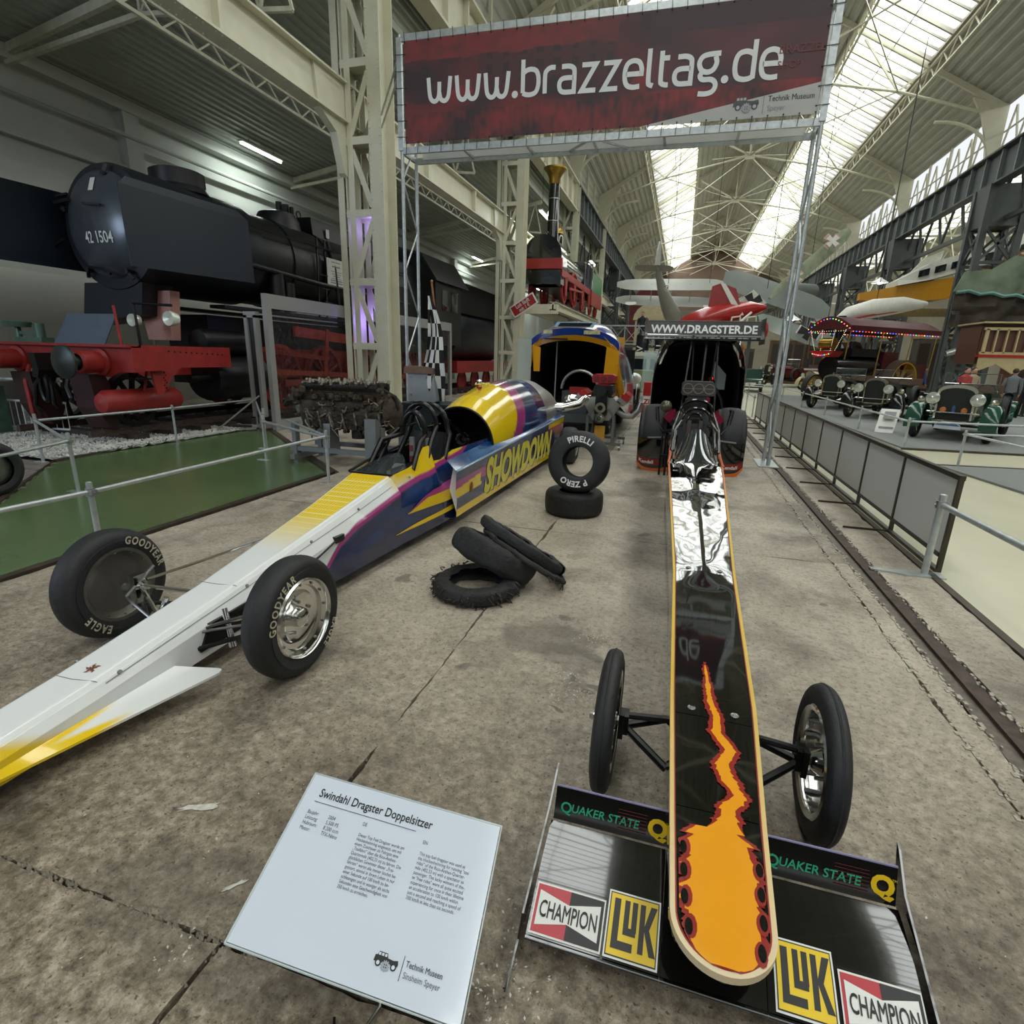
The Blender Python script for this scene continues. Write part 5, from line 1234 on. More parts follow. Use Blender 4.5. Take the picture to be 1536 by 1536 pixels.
def car_logo(fr, w, m, mw):
    # old limousine seen from the side over a cog wheel: w = width
    mb = MB(); f = lambda x, y: fr(x*w, y*w)
    mb.flat([(0, .16), (.02, .36), (.10, .38), (.14, .50), (.50, .50), (.54, .36), (.78, .34), (.96, .38), (1.0, .26), (.98, .18)], f)
    for cx, r in ((.20, .12), (.84, .12)):
        mb.flat([(cx+r*math.cos(2*PI*i/16), .14+r*math.sin(2*PI*i/16)) for i in range(16)], lambda x, y: fr(x*w, y*w))
    mw_ = MB()
    for cx in (.18, .31, .44): mw_.flat([(cx-.045, .38), (cx+.05, .38), (cx+.05, .47), (cx-.045, .47)], lambda x, y: fr(x*w, y*w, .001))
    for cx, r in ((.20, .07), (.84, .07)): mw_.flat([(cx+r*math.cos(2*PI*i/12), .14+r*math.sin(2*PI*i/12)) for i in range(12)], lambda x, y: fr(x*w, y*w, .001))
    cog = MB()
    for i in range(12):
        a = 2*PI*i/12; r0, r1 = .14, .19; cog.flat([(.52+r0*math.cos(a-.13), .10+r0*math.sin(a-.13)), (.52+r1*math.cos(a-.1), .10+r1*math.sin(a-.1)), (.52+r1*math.cos(a+.1), .10+r1*math.sin(a+.1)), (.52+r0*math.cos(a+.13), .10+r0*math.sin(a+.13))], lambda x, y: fr(x*w, y*w, .0015))
    cog.flat([(.52+.155*math.cos(2*PI*i/20), .10+.155*math.sin(2*PI*i/20)) for i in range(20)], lambda x, y: fr(x*w, y*w, .0015))
    for dx in (-.04, .04):
        for dy in (-.04, .04): mb.flat([(.52+dx-.02, .10+dy-.02), (.52+dx+.02, .10+dy-.02), (.52+dx+.02, .10+dy+.02), (.52+dx-.02, .10+dy+.02)], lambda x, y: fr(x*w, y*w, .002))
    return mb, mw_, cog
def bfr3(x, y, e=0): return bfr(bx1-1.16+x, bz0+.10+y, .007+e*4)
a_, b_, c_ = car_logo(bfr3, .36, None, None)
bl('emblem', a_, g1); bl('emblem_light', b_, M('banner_white')); bl('emblem_light', c_, M('emblem_cog', '#96989a', .6))
bl('rule', MB().flat([(bx1-.74, bz0+.05), (bx1-.735, bz0+.05), (bx1-.735, bz0+.32), (bx1-.74, bz0+.32)], lambda x, z: bfr(x, z, .007)), g1)
mb = MB(); k = 0
x = bx0+.02
while x < bx1:
    for z, zz in ((bz1-.02, ZT+.05), (bz0+.02, ZB-.06)):
        mb.bar(bfr(x, z, .01), bfr(x-.01, zz, .01), .008, .008); mb.ball(bfr(x, z, .01), .012, 6)
    x += .215
z = bz0+.1
while z < bz1:
    for x, xx in ((bx0+.02, -.06), (bx1-.02, LEN+.06)): mb.bar(bfr(x, z, .01), bfr(xx, z+.01, .01), .008, .008); mb.ball(bfr(x, z, .01), .012, 6)
    z += .24
bl('cable_ties', mb, M('cable_tie', '#20211f', .5)).__setitem__('kind', 'stuff')
# ============================================================ BARRIERS
def barrier(label, posts, rails, h=.70, r=.021, group='galvanised tube barriers', zr=None, base=True):
    zr = zr or h-.07
    x, y = posts[0]; t = thing('tube_barrier', label, 'barrier', (x, y, 0), group)
    for (x, y) in posts:
        po_ = obj('post', MB().cyl((x, y, 0), (x, y, h), r, 12).ball((x, y, h), (r, r, .01), 10), galv, t)
        obj('clamp', MB().cyl((x, y, zr-.03), (x, y, zr+.03), r*1.5, 12).cbox((x+r*1.4, y, zr), (.03, .05, .035)).cyl((x-.05, y, zr), (x+.06, y, zr), .006, 6), brush, t)
        if base: obj('foot_plate', MB().box(x-.14, x+.05, y-.04, y+.04, 0, .008), galv, t)
    for a, b in rails: obj('rail', MB().cyl((*a[:2], zr if len(a) < 3 else a[2]), (*b[:2], zr if len(b) < 3 else b[2]), r*.9, 12), galv, t)
    return t
G1 = 'tube barriers round the green floor'
barrier('galvanised barrier along the green floor, crossing behind the big white dragster wheels', [(-4.16, 2.93), (-4.33, 6.12)], [((-4.3, .3), (-4.16, 2.93)), ((-4.16, 2.93), (-4.33, 6.12)), ((-4.33, 6.12), (-5.9, 7.35))], h=.70, zr=.63, group=G1)
barrier('galvanised barrier corner at the timber deck left of the gravel bed', [(-6.72, 4.6), (-8.88, 5.67)], [((-6.72, 4.6), (-8.88, 5.67)), ((-6.2, 3.3), (-6.72, 4.6))], h=.70, zr=.61, group=G1)
barrier('galvanised barrier in front of the black locomotive across the gravel', [(-8.85, 7.95), (-9.02, 10.25)], [((-8.88, 5.67), (-8.85, 7.95)), ((-8.85, 7.95), (-9.02, 10.25))], h=.66, zr=.61, group=G1)
barrier('galvanised barrier between the locomotive and the rusty engine', [(-6.17, 7.13), (-6.9, 8.0)], [((-6.17, 7.13), (-6.9, 8.0)), ((-6.17, 7.13), (-9.02, 10.25)), ((-6.17, 7.13), (-4.33, 6.12))], h=.70, zr=.61, group=G1)
G2 = 'tube barriers on the right'
barrier('galvanised barrier beside the black dragster, nearest on the right with a flat forked foot', [(2.16, 5.19)], [((2.16, 5.19), (2.30, 1.6))], h=.70, zr=.62, r=.027, group=G2)
obj('foot_fork', MB().prism([(1.75, 5.16), (1.92, 5.13), (2.0, 5.10), (2.3, 5.12), (2.3, 5.24), (2.02, 5.24), (1.9, 5.2), (1.75, 5.21)], 0, .012), galv, bpy.data.objects['tube_barrier.004'])
barrier('galvanised barrier on the pale floor right of the long panel fence', [(4.87, 11.47)], [((4.87, 11.47), (5.2, 7.0)), ((4.87, 11.47), (9.5, 12.2))], h=.66, zr=.6, group=G2)
barrier('galvanised barrier running in front of the vintage green cars', [(4.81, 13.85), (4.80, 17.2), (4.82, 21.2), (4.78, 24.9), (4.7, 29.0)], [((4.81, 13.85), (4.80, 17.2)), ((4.80, 17.2), (4.82, 21.2)), ((4.82, 21.2), (4.78, 24.9)), ((4.78, 24.9), (4.7, 29.0)), ((4.81, 13.85), (12.5, 14.6))], h=.65, zr=.58, group=G2, r=.024)
barrier('galvanised barrier beyond the panel fence near the far cars', [(2.35, 19.5), (2.4, 22.0), (3.4, 31)], [((2.35, 19.5), (2.4, 22.0)), ((2.4, 22.0), (2.6, 26)), ((2.9, 31), (6.5, 32))], h=.7, zr=.62, group=G2)
# white railings by the loco at far left
t = thing('white_railing', 'white bar railing far left behind the red buffers', 'railing', (-12.6, 7.4, 0))
for z in (.62, 1.02): obj('rail', MB().cyl((-14.6, 7.2, z), (-11.0, 7.6, z), .022, 8), whitep, t)
obj('rail', MB().cyl((-14.6, 7.2, .12), (-11.0, 7.6, .12), .02, 8), whitep, t)
for k in range(26): x = -14.5+.14*k; obj('bar', MB().cyl((x, 7.2+(x+14.6)*.11, .12), (x, 7.2+(x+14.6)*.11, .62+.4*(k % 9 == 0)), .009, 6), whitep, t)
# ============================================================ SIDE PANEL FENCE
steel_br = M('oiled_steel_frame', '#49443b', .35, .6, var=.15)
meshp = M('woven_panel_fabric', '#c4c2bc', .6, var=.03, scale=200)
t = thing('panel_fence', 'long low fence of grey panels in dark steel frames right of the black dragster', 'fence', (2.31, 5.6, 0))
obj('top_rail', MB().bar((2.31, 5.30, .83), (2.31, 18.5, .83), .045, .04), steel_br, t)
obj('bottom_rail', MB().bar((2.31, 5.36, .14), (2.31, 18.5, .14), .03, .03), steel_br, t)
obj('ground_rail', MB().bar((2.30, 5.3, .015), (2.30, 18.5, .015), .05, .03), steel_br, t)
for k in range(12):
    y = 5.32+1.19*k
    obj('fence_post', MB().bar((2.31, y, .0), (2.31, y, .83), .035, .035, up=(0, 1, 0)), steel_br, t)
    if k: obj('fence_foot', MB().bar((1.86, y, .012), (2.31, y, .012), .02, .02), steel_br, t)
    if k < 11: obj('grey_panel', MB().box(2.305, 2.315, y+.02, y+1.17, .16, .81), meshp, t)
# ============================================================ INFORMATION PLATE IN THE FOREGROUND
c4 = [Vector((-.965, 1.20, .42)), Vector((-.355, 1.19, .42)), Vector((-.31, .775, .30)), Vector((-.92, .77, .30))]
t = thing('information_plate', 'white information plate headed Swindahl Dragster Doppelsitzer on a thin stand', 'sign', (-.64, .98, 0))
o3 = (c4[3]+Vector((0, 0, 0))); ux = (c4[1]-c4[0]); vy = (c4[0]-c4[3]); nrm = ux.cross(vy).normalized()
W_, H_ = ux.length, vy.length; ux.normalize(); 
def pf(x, y, e=0):   # x,y in metres from lower left
    a = c4[3].lerp(c4[2], x/W_); b = c4[0].lerp(c4[1], x/W_); return tuple(a.lerp(b, y/H_)+nrm*(.0045+e))
mb = MB(); mb.prism([(0, 0), (W_, 0), (W_, H_), (0, H_)], -.006, 0, lambda x, y, h: tuple(Vector(pf(x, y, h-.0005))))
obj('plate', mb, M('plate_white', '#ccd3de', .12, var=.01, coat=.5), t)
obj('clear_cover_edge', MB().tube([pf(-.004, -.004, -.003), pf(W_+.004, -.004, -.003), pf(W_+.004, H_+.004, -.003), pf(-.004, H_+.004, -.003), pf(-.004, -.004, -.003)], .003, 6), glassy('clear_edge', (.85, .9, .9), .6, .1), t)
def ptxt(s_, x, y, sz, m, **k):
    k.setdefault('wx', .78); vs, fs = text2d(s_, sz, align='LEFT', **k); mb = MB(); mb.add([pf(x+a, y+b, .0006) for a, b in vs], fs, False); obj('lettering', mb, m, t)
pgrey = M('plate_lettering', '#4b5060', .5, var=0)
ptxt('Swindahl Dragster Doppelsitzer', .045, H_-.062, .036, blacktxt, bold=.012, wx=.80)
obj('rule', MB().flat([(.04, H_-.079), (.375, H_-.079), (.375, H_-.0775), (.04, H_-.0775)], lambda x, y: pf(x, y, .0006)), blacktxt, t)
ptxt('Baujahr:\nLeistung:\nHubraum:\nMotor:', .035, H_-.115, .0155, pgrey); ptxt('2004\n5.500 PS\n8.200 ccm\nTFX-Nitro', .105, H_-.115, .0155, pgrey)
ptxt('DE', .215, H_-.105, .0145, pgrey); ptxt('EN', .405, H_-.105, .0145, pgrey)
ptxt('Dieser Top Fuel Dragster wurde am\nHockenheimring eingesetzt, um mit\neinem Zuschauer als Fahrgast eine\n„Taxifahrt“ über die Rico-Anthes-\nQuartermile (402,33 m) zu fahren. Die\nglücklichen Gewinner dieser „Frei-\nfahrten“ waren alle immer höchst be-\ngeistert, einmal in ihrem Leben in nur\neiner Sekunde auf 100 km/h zu be-\nschleunigen und in weniger als sechs\nSekunden eine Geschwindigkeit von\n350 km/h zu erreichen.', .215, H_-.135, .0125, pgrey, linesp=.98)
ptxt('This top fuel dragster was used at\nthe Hockenheimring for running "taxi\nrides" of the Rico-Anthes-Quarter-\nmile (402.33 m) with a spectator as\npassenger. The lucky winners of the-\nse "free rides" were all quite excited\nexperiencing for once in their lifetime\nan acceleration to 100 km/h within\njust a second and reaching a speed of\n350 km/h in less than six seconds.', .405, H_-.135, .0125, pgrey, linesp=.98)
a_, b_, c_ = car_logo(lambda x, y, e=0: pf(.375+x, .052+y, .0006+e*.3), .062, None, None)
obj('emblem', a_, blacktxt, t); obj('emblem_light', b_, M('plate_white'), t); obj('emblem_light', c_, M('cog_grey', '#9a9fa8', .5), t)
obj('rule', MB().flat([(.447, .04), (.4485, .04), (.4485, .09), (.447, .09)], lambda x, y: pf(x, y, .0006)), blacktxt, t)
ptxt('Technik Museen', .455, .070, .018, pgrey, bold=.008); ptxt('Sinsheim Speyer', .455, .048, .018, pgrey)
obj('stand_post', MB().cyl((-.64, 1.0, .006), (-.64, 1.0, .36), .007, 10), steelb, t); obj('stand_foot', MB().tube([(-.64, 1.0, .006), (-.60, .92, .006), (-.615, .84, .006), (-.66, .80, .006)], .005, 8).tube([(-.64, 1.0, .006), (-.70, 1.08, .006)], .005, 8).tube([(-.64, 1.0, .006), (-.56, 1.08, .006)], .005, 8), steelb, t)
tag(obj('cable', MB().tube([(-.70, .86, .008), (-.66, .80, .009), (-.68, .74, .008), (-.62, .66, .008)], .004, 6), blackm), 'dark thin cable on the floor below the information plate', 'cable')
# ============================================================ TYRES
t = thing('racing_slick', 'worn wide racing slick lying flat under the upright lettered tyre', 'tyre', (-1.02, 6.0, 0), 'racing slicks stacked by the dragster')
tp = [(h_, r_) for r_, h_ in []]
def flat_tyre(root, c, ro, ri, w, m):
    pr_ = tyre_prof(ro, ri, w, .22); return obj('carcass', MB().lathe([(r, h+w/2) for r, h in pr_], c, 'z', 56), m, root)
flat_tyre(t, (-1.02, 6.0, 0), .325, .17, .265, rubber_old)
t = thing('racing_slick', 'upright racing slick with white lettering on its sidewall, standing on the lying slick', 'tyre', (-.98, 5.95, .265), 'racing slicks stacked by the dragster')
c = Vector((-.975, 5.92, .60)); ax = Vector((.02, -.985, .17)).normalized(); uu = Vector((1, .02, 0)).normalized(); uu = (uu-ax*uu.dot(ax)).normalized(); vv = ax.cross(uu)
vv = -vv if vv.z < 0 else vv
pr_ = tyre_prof(.335, .165, .28, .28); mb = MB()
vs = []; fs = []; n = 60
for r, h in pr_:
    for k in range(n): a = 2*PI*k/n; vs.append(c+ax*h+uu*(r*math.cos(a))+vv*(r*math.sin(a)))
for i in range(len(pr_)-1):
    for k in range(n): fs.append((i*n+k, i*n+(k+1) % n, (i+1)*n+(k+1) % n, (i+1)*n+k))
mb.add(vs, fs, True); obj('carcass', mb, rubber, t)
for wd_, a, sz in (('PIRELLI', 1.50, .088), ('P ZERO', 4.62, .088)):
    mb = MB(); arc_text(mb, wd_, c+ax*.1475, .215, a, sz, uu, vv, (0, 0, 0), bold=.035, spacing=1.1, wx=.95); obj('lettering', mb, whitetxt, t)
# burst tyres in a heap
def burst(label, c, ro, ri, w, tilt, axis_ang, seed, frayed=.0, cut=0.0, squash=1.0, away=0.0):
    t = thing('burst_tyre', label, 'tyre', c, 'heap of burst tyres on the concrete')
    T = Matrix.Translation(c) @ Matrix.Rotation(axis_ang, 4, 'Z') @ Matrix.Rotation(tilt, 4, 'Y') @ Matrix.Rotation(-away, 4, 'X')
    pr_ = tyre_prof(ro, ri, w, .3); n = 72; vs = []; fs = []; a1 = 2*PI*(1-cut)
    for r, h in pr_:
        for k in range(n+1):
            a = a1*k/n; nn = mnoise.noise(Vector((math.cos(a)*2, math.sin(a)*2, seed+h*6)))*.02+mnoise.noise(Vector((math.cos(a)*7, math.sin(a)*7, seed+r*9)))*.012
            q = T @ Vector(((r+nn)*math.cos(a), (r+nn)*math.sin(a)*squash, h+w/2*0+nn*.7)); vs.append(q)
    for i in range(len(pr_)-1):
        for k in range(n): fs.append((i*(n+1)+k, i*(n+1)+k+1, (i+1)*(n+1)+k+1, (i+1)*(n+1)+k))
    mb = MB(); mb.add(vs, fs, True); obj('carcass', mb, rubber_old, t)
    if frayed:
        rr = random.Random(seed); mb = MB()
        for k in range(int(frayed)):
            a = rr.uniform(0, 2*PI); r = ro-.01; h = rr.uniform(-w/2, w/2); p0 = T @ Vector((r*math.cos(a), r*math.sin(a)*squash, h)); p1 = T @ Vector(((r+rr.uniform(.01, .035))*math.cos(a+rr.uniform(-.1, .1)), (r+.02)*math.sin(a)*squash, h+rr.uniform(-.05, .02)))
            p2 = p1+Vector((rr.uniform(-.015, .015), rr.uniform(-.015, .015), rr.uniform(-.02, .01))); 
            for q in (p1, p2): q.z = max(.004, q.z)
            mb.tube([p0, p1, p2], [.007, .004, .0015], 4)
        obj('frayed_cord', mb, M('frayed_rubber', '#3a3733', .9, var=.4), t, kind='stuff')
    # cords inside
    return t
burst('lying burst tyre with frayed shredded tread, lowest of the heap', (-1.30, 3.56, .062), .315, .20, .11, 0, 0, 3, frayed=170)
burst('middle burst tyre leaning across the lying frayed one', (-1.235, 3.76, .225), .345, .20, .19, .36, -.10, 8, squash=.70, away=.40)
burst('topmost burst tyre, split along its tread and sagging to the right', (-1.06, 3.95, .265), .39, .28, .08, .42, -.16, 14, squash=.66, cut=.04, away=.42)
burst('torn tread band under the split tyre at the right of the heap', (-1.02, 3.86, .215), .38, .33, .035, .42, -.18, 20, squash=.66, frayed=30, away=.40)
# ============================================================ RUSTY ENGINE ON STAND
rust = M('corroded_casting', '#4b4136', .7, .45, var=.6, scale=9, bump=2.5, bscale=25); rust2 = M('oily_casting', '#2a2622', .5, .5, var=.5, scale=12, bump=1.5, bscale=30); ali2 = M('corroded_aluminium', '#8a8478', .55, .7, var=.5, scale=14, bump=2, bscale=22)
EG = thing('aircraft_engine', 'wrecked corroded twelve-cylinder engine on a grey stand', 'engine', (-4.85, 7.5, .45))
TE = Matrix.Translation((-4.85, 7.5, .86)) @ Matrix.Rotation(math.radians(4), 4, 'Z')
def eo(n, mb, m): return obj(n, mb, m, EG)
re_ = random.Random(12)
eo('crankcase', MB(TE).prism([(-.22, -.08), (-.14, -.32), (.14, -.32), (.22, -.08), (.20, .10), (0, .17), (-.20, .10)], -.72, .62, lambda a, z, h: (h, a, z)), rust)
for s in (-1, 1):
    TB = TE @ Matrix.Rotation(s*math.radians(-28), 4, 'X')
    mb = MB(TB); mb.cbox((-.05, s*.0, .22), (1.20, .17, .22)); eo('cylinder_bank', mb, rust)
    mb = MB(TB); mb.cbox((-.05, 0, .36), (1.24, .15, .07)).cyl((-.66, 0, .38), (.58, 0, .38), .045, 10); eo('cam_cover', mb, rust2)
    for k in range(6):
        x = -.56+.2*k; mb = MB(TB); mb.cyl((x, 0, .40), (x, 0, .44), .03, 8).cyl((x+.07, .03, .39), (x+.07, .03, .45), .012, 6); eo('plug_boss', mb, ali2)
        eo('port_stub', MB(TB).tube([(x, -s*.08, .24), (x, -s*.16, .27), (x+.02, -s*.19, .25)], .03, 8), rust2)
        eo('cylinder_fin', MB(TB).cbox((x, s*.09, .2), (.15, .03, .2)), rust)
eo('reduction_gear', MB(TE).lathe([(0, -.86), (.10, -.86), (.13, -.80), (.16, -.72)], (0, 0, -.04), 'x', 20).lathe([(.0, -1.02), (.045, -1.0), (.06, -.86)], (0, 0, .0), 'x', 16), ali2)
eo('supercharger_housing', MB(TE).lathe([(.16, .62), (.24, .66), (.26, .74), (.20, .80), (.1, .84), (0, .85)], (0, 0, -.04), 'x', 24), rust)
eo('intake_manifold', MB(TE).tube([(-.6, 0, .30), (.5, 0, .32)], .055, 12), ali2)
for k in range(3): eo('intake_bridge', MB(TE).cbox((-.45+.4*k, 0, .34), (.14, .20, .05)), ali2)
mb = MB(TE)
for s in (-1, 1):      # valve gear, springs and studs along both heads
    R_ = Matrix.Rotation(s*math.radians(-28), 4, 'X')
    for k in range(24):
        x = -.62+.052*k+re_.uniform(-.01, .01); p = R_ @ Vector((x, re_.uniform(-.06, .06), .41)); q = R_ @ Vector((x+re_.uniform(-.02, .02), re_.uniform(-.07, .07), .45+re_.uniform(0, .04))); mb.cyl(p, q, re_.uniform(.012, .028), 7)
eo('valve_gear', mb, ali2)['kind'] = 'stuff'
mb = MB(TE)
for k in range(90):
    x = re_.uniform(-.8, .8); t_ = re_.random(); y = -lerp(.30, .10, t_)*(1 if k % 4 else -1); z = lerp(.30, -.38, t_); r_ = re_.uniform(.02, .07)
    mb.ball((x, y, z), (r_, r_*re_.uniform(.5, 1), r_*re_.uniform(.6, 1.2)), 6)
eo('corroded_lumps', mb, rust)['kind'] = 'stuff'
mb = MB(TE)
for k in range(46):
    x, y, z = re_.uniform(-.75, .75), re_.choice((-1, 1))*re_.uniform(.10, .27), re_.uniform(-.36, .12); s_ = re_.uniform(.02, .06)
    mb.cbox((x, y, z), (s_*2, s_, s_*1.3)) if k % 2 else mb.cyl((x, y, z), (x+re_.uniform(-.1, .1), y+re_.uniform(-.05, .05), z+re_.uniform(-.1, .1)), s_*.5, 7)
eo('corroded_fittings', mb, rust2).__setitem__('kind', 'stuff')
mb = MB(TE)
for k in range(22):
    x, y, z = re_.uniform(-.72, .72), -re_.uniform(.12, .30), re_.uniform(-.30, .2)
    p = [Vector((x, y, z))]; 
    for j in range(4): p.append(p[-1]+Vector((re_.uniform(-.08, .08), re_.uniform(-.03, .03), re_.uniform(-.09, .06))))
    mb.tube(p, re_.uniform(.006, .014), 6)
eo('pipes_and_wires', mb, ali2).__setitem__('kind', 'stuff')
for k in range(7): x = -.62+.2*k; eo('corroded_rib', MB(TE).prism([(-.24, -.05), (-.17, -.30), (-.12, -.34), (-.14, -.05)], x, x+.03, lambda a, z, h: (h, a, z)), ali2)
eo('oil_sump', MB(TE).cyl((.15, 0, -.46), (.15, 0, -.30), .12, 18), rust2)
eo('broken_arm', MB(TE).tube([(.62, -.05, .28), (.80, -.08, .20), (.86, -.08, .02)], [.03, .03, .02], 8), rust2); eo('broken_arm', MB(TE).tube([(-.7, -.1, .12), (-.95, -.12, .08), (-1.05, -.1, .0)], [.08, .06, .04], 8), rust2)
sg = M('stand_grey', '#6d7170', .45, .2, var=.08)
ES = thing('engine_stand', 'grey welded steel stand carrying the corroded engine', 'stand', (-4.85, 7.5, 0))
for x in (-5.65, -4.15):
    for y in (7.22, 7.85):
        obj('upright', MB().bar((x, y, .0), (x, y, .62), .07, .10), sg, ES); 
    obj('cross_member', MB().bar((x, 7.1, .10), (x, 8.0, .10), .08, .08), sg, ES)
for y in (7.22, 7.85): obj('rail', MB().bar((-5.75, y, .22), (-4.05, y, .22), .07, .07), sg, ES)
obj('support_arm', MB().prism([(7.02, .18), (7.16, .18), (7.16, .70), (7.10, .76), (7.04, .76)], -4.32, -4.14, lambda a, z, h: (h, a, z)), sg, ES)
obj('support_arm', MB().prism([(7.25, .12), (7.55, .12), (7.5, .62), (7.3, .62)], -5.20, -5.08, lambda a, z, h: (h, a, z)), sg, ES)
# ============================================================ PODIUM, GEARBOX AND FLAG
tag(obj('podium', MB().box(-4.62, -3.75, 8.8, 9.5, 0, .82).box(-4.65, -3.72, 8.77, 9.53, .82, .86), M('petrol_podium', '#1c2b30', .5)), 'dark petrol coloured podium behind the white dragster cockpit', 'podium')
t = thing('gear_housing', 'grey cast machine housing standing on the dark podium', 'machine', (-4.33, 9.0, .86))
obj('housing', MB().prism([(-4.56, .90), (-4.12, .86), (-4.02, .90), (-4.08, 1.38), (-4.16, 1.42), (-4.50, 1.42), (-4.56, 1.36)], 8.9, 9.2, lambda a, z, h: (a, h, z)), M('grey_casting', '#8b8f90', .5, .3, var=.1, bump=.3), t)
obj('flange', MB().prism([(-4.62, 1.36), (-4.06, 1.36), (-4.06, 1.46), (-4.2, 1.48), (-4.6, 1.48)], 8.86, 9.24, lambda a, z, h: (a, h, z)), M('rust_flange', '#6d5545', .7, var=.3), t)
obj('bolts', MB().ball((-4.5, 8.88, 1.3), .015, 6).ball((-4.2, 8.88, 1.3), .015, 6).ball((-4.5, 8.88, 1.0), .015, 6), steelb, t).__setitem__('kind', 'stuff')
FL = thing('chequered_flag', 'black and white chequered flag hanging furled on a wooden stick', 'flag', (-3.95, 8.85, .86))
obj('flag_stick', MB().tube([(-4.06, 9.35, .87), (-4.12, 8.98, 2.83)], .018, 8).ball((-4.12, 8.98, 2.85), .026, 8), M('wooden_stick', '#9a6c45', .6), FL)
def flagf(u, v):
    z = lerp(2.62, .90, u); w_ = lerp(.07, .46, min(1, u*1.3)); ph = v*9+u*2.5
    return (-4.14+.05*math.sin(u*5)+.05*u+w_*(v-.5)*1.0+.025*math.sin(ph*1.3), 8.97-.02-.05*math.cos(ph)*min(1, u*3)-.03*math.sin(u*9+v*3), z)
mb = MB(); mb.grid(flagf, 88, 32, smooth=True)
mb.m = []
for i in range(88):
    for j in range(32): mb.m.append((int(i/11)+int(j/5.4)) % 2)
obj('cloth', mb, [M('flag_white', '#d9dbd8', .8, var=.03), M('flag_black', '#121212', .8)], FL)
# ============================================================ GLAZED PHOTO BOARD IN FRONT OF THE LOCOMOTIVE
frame_g = M('grey_board_frame', '#8f8e8b', .5, .2, var=.04)
t = thing('display_case', 'long grey-framed case covered with clear foil along the locomotive wheels', 'display case', (-8.45, 14, 0))
X0 = -8.27
obj('frame_top', MB().box(X0-.05, X0+.05, 9.9, 19.6, 2.50, 2.78), frame_g, t); obj('frame_bottom', MB().box(X0-.05, X0+.05, 9.9, 19.6, .0, .22), frame_g, t)
for y in (9.9, 14.7, 19.45): obj('frame_post', MB().box(X0-.05, X0+.05, y, y+.16, .22, 2.5), frame_g, t)
foil = bpy.data.materials.new('crinkled_foil'); foil.use_nodes = True; nt = foil.node_tree; b = nt.nodes['Principled BSDF']; b.inputs['Roughness'].default_value = .08; b.inputs['Base Color'].default_value = (.02, .02, .02, 1)
nz = nt.nodes.new('ShaderNodeTexNoise'); nz.inputs['Scale'].default_value = 3.5; nz.inputs['Detail'].default_value = 3; nz.inputs['Distortion'].default_value = 1.5; tcn = nt.nodes.new('ShaderNodeTexCoord'); nt.links.new(tcn.outputs['Object'], nz.inputs['Vector'])
bp = nt.nodes.new('ShaderNodeBump'); bp.inputs['Strength'].default_value = 1; bp.inputs['Distance'].default_value = .12; nt.links.new(nz.outputs['Fac'], bp.inputs['Height']); nt.links.new(bp.outputs[0], b.inputs['Normal'])
tr = nt.nodes.new('ShaderNodeBsdfTransparent'); mx_ = nt.nodes.new('ShaderNodeMixShader'); mx_.inputs[0].default_value = .35; nt.links.new(tr.outputs[0], mx_.inputs[1]); nt.links.new(b.outputs[0], mx_.inputs[2]); nt.links.new(mx_.outputs[0], nt.nodes['Material Output'].inputs['Surface'])
for y in (9.95, 14.8): obj('foil_pane', MB().grid(lambda u, v: (X0+.01, y+4.75*u, .22+2.28*v), 2, 2), foil, t)
t = thing('display_board', 'narrow grey-framed board end standing left of the long foil case', 'board', (-8.75, 9.75, 0))
obj('frame', MB().box(-8.95, -8.87, 9.55, 9.68, .3, 2.35).box(-8.72, -8.66, 9.55, 9.68, .3, 2.35).box(-8.95, -8.66, 9.55, 9.68, 2.3, 2.42).bar((-8.8, 9.6, .05), (-8.8, 9.6, .3), .05, .05), frame_g, t); obj('dark_sheet', MB().box(-8.87, -8.72, 9.6, 9.63, .3, 2.3), M('board_dark', '#1c2022', .4), t)
t.location.x += .28; t.location.y += .2
obj('prop', MB().bar((-8.9, 9.55, .05), (-9.5, 9.1, .02), .05, .04).bar((-9.5, 9.1, .03), (-8.7, 9.5, .75), .03, .03), frame_g, t)
# ============================================================ BIG BLACK LOCOMOTIVE
LX = -9.35
lo = thing('steam_locomotive', 'huge black steam locomotive numbered 42 1504 with red buffer beam and wheels', 'locomotive', (LX, 14, 0))
def L(n, mb, m=locoblack): return obj(n, mb, m, lo)
lblue = M('locomotive_dark_sheet', '#1d2228', .38, .1, var=.1, scale=2)
ZC, RB = 3.56, .98
L('smokebox', MB().lathe([(RB-.12, 7.67), (RB-.03, 7.68), (RB, 7.75), (RB, 10.2), (RB-.02, 10.2)], (LX, 0, ZC), 'y', 56), lblue)
L('boiler', MB().lathe([(RB-.06, 10.2), (RB-.06, 17.0)], (LX, 0, ZC), 'y', 48)); 
for y in (11.2, 12.6, 14.0, 15.4): L('boiler_band', MB().lathe([(RB-.06, y), (RB-.03, y), (RB-.03, y+.07), (RB-.06, y+.07)], (LX, 0, ZC), 'y', 48))
doorm = M('smokebox_door', '#4d5359', .28, .35, var=.25, scale=2.5, bump=.3, bscale=3)
L('smokebox_front', MB().lathe([(RB-.12, 7.67), (.80, 7.66), (.0, 7.66)], (LX, 0, ZC), 'y', 48), lblue)
sd = L('smokebox_door', MB().lathe([(.82, 7.41), (.80, 7.37), (.72, 7.31), (.5, 7.22), (.25, 7.17), (0, 7.155)], (LX, .25, ZC+.03), 'y', 48), doorm)
WL[sd.name] = wloc(lo)
def LD(n, mb, m=locoblack):
    o = obj(n, mb, m, None); o.parent = sd; o.location = (0, 0, 0)
    off = WL[o.name]; o.location = Vector(off)-wloc(lo); return o
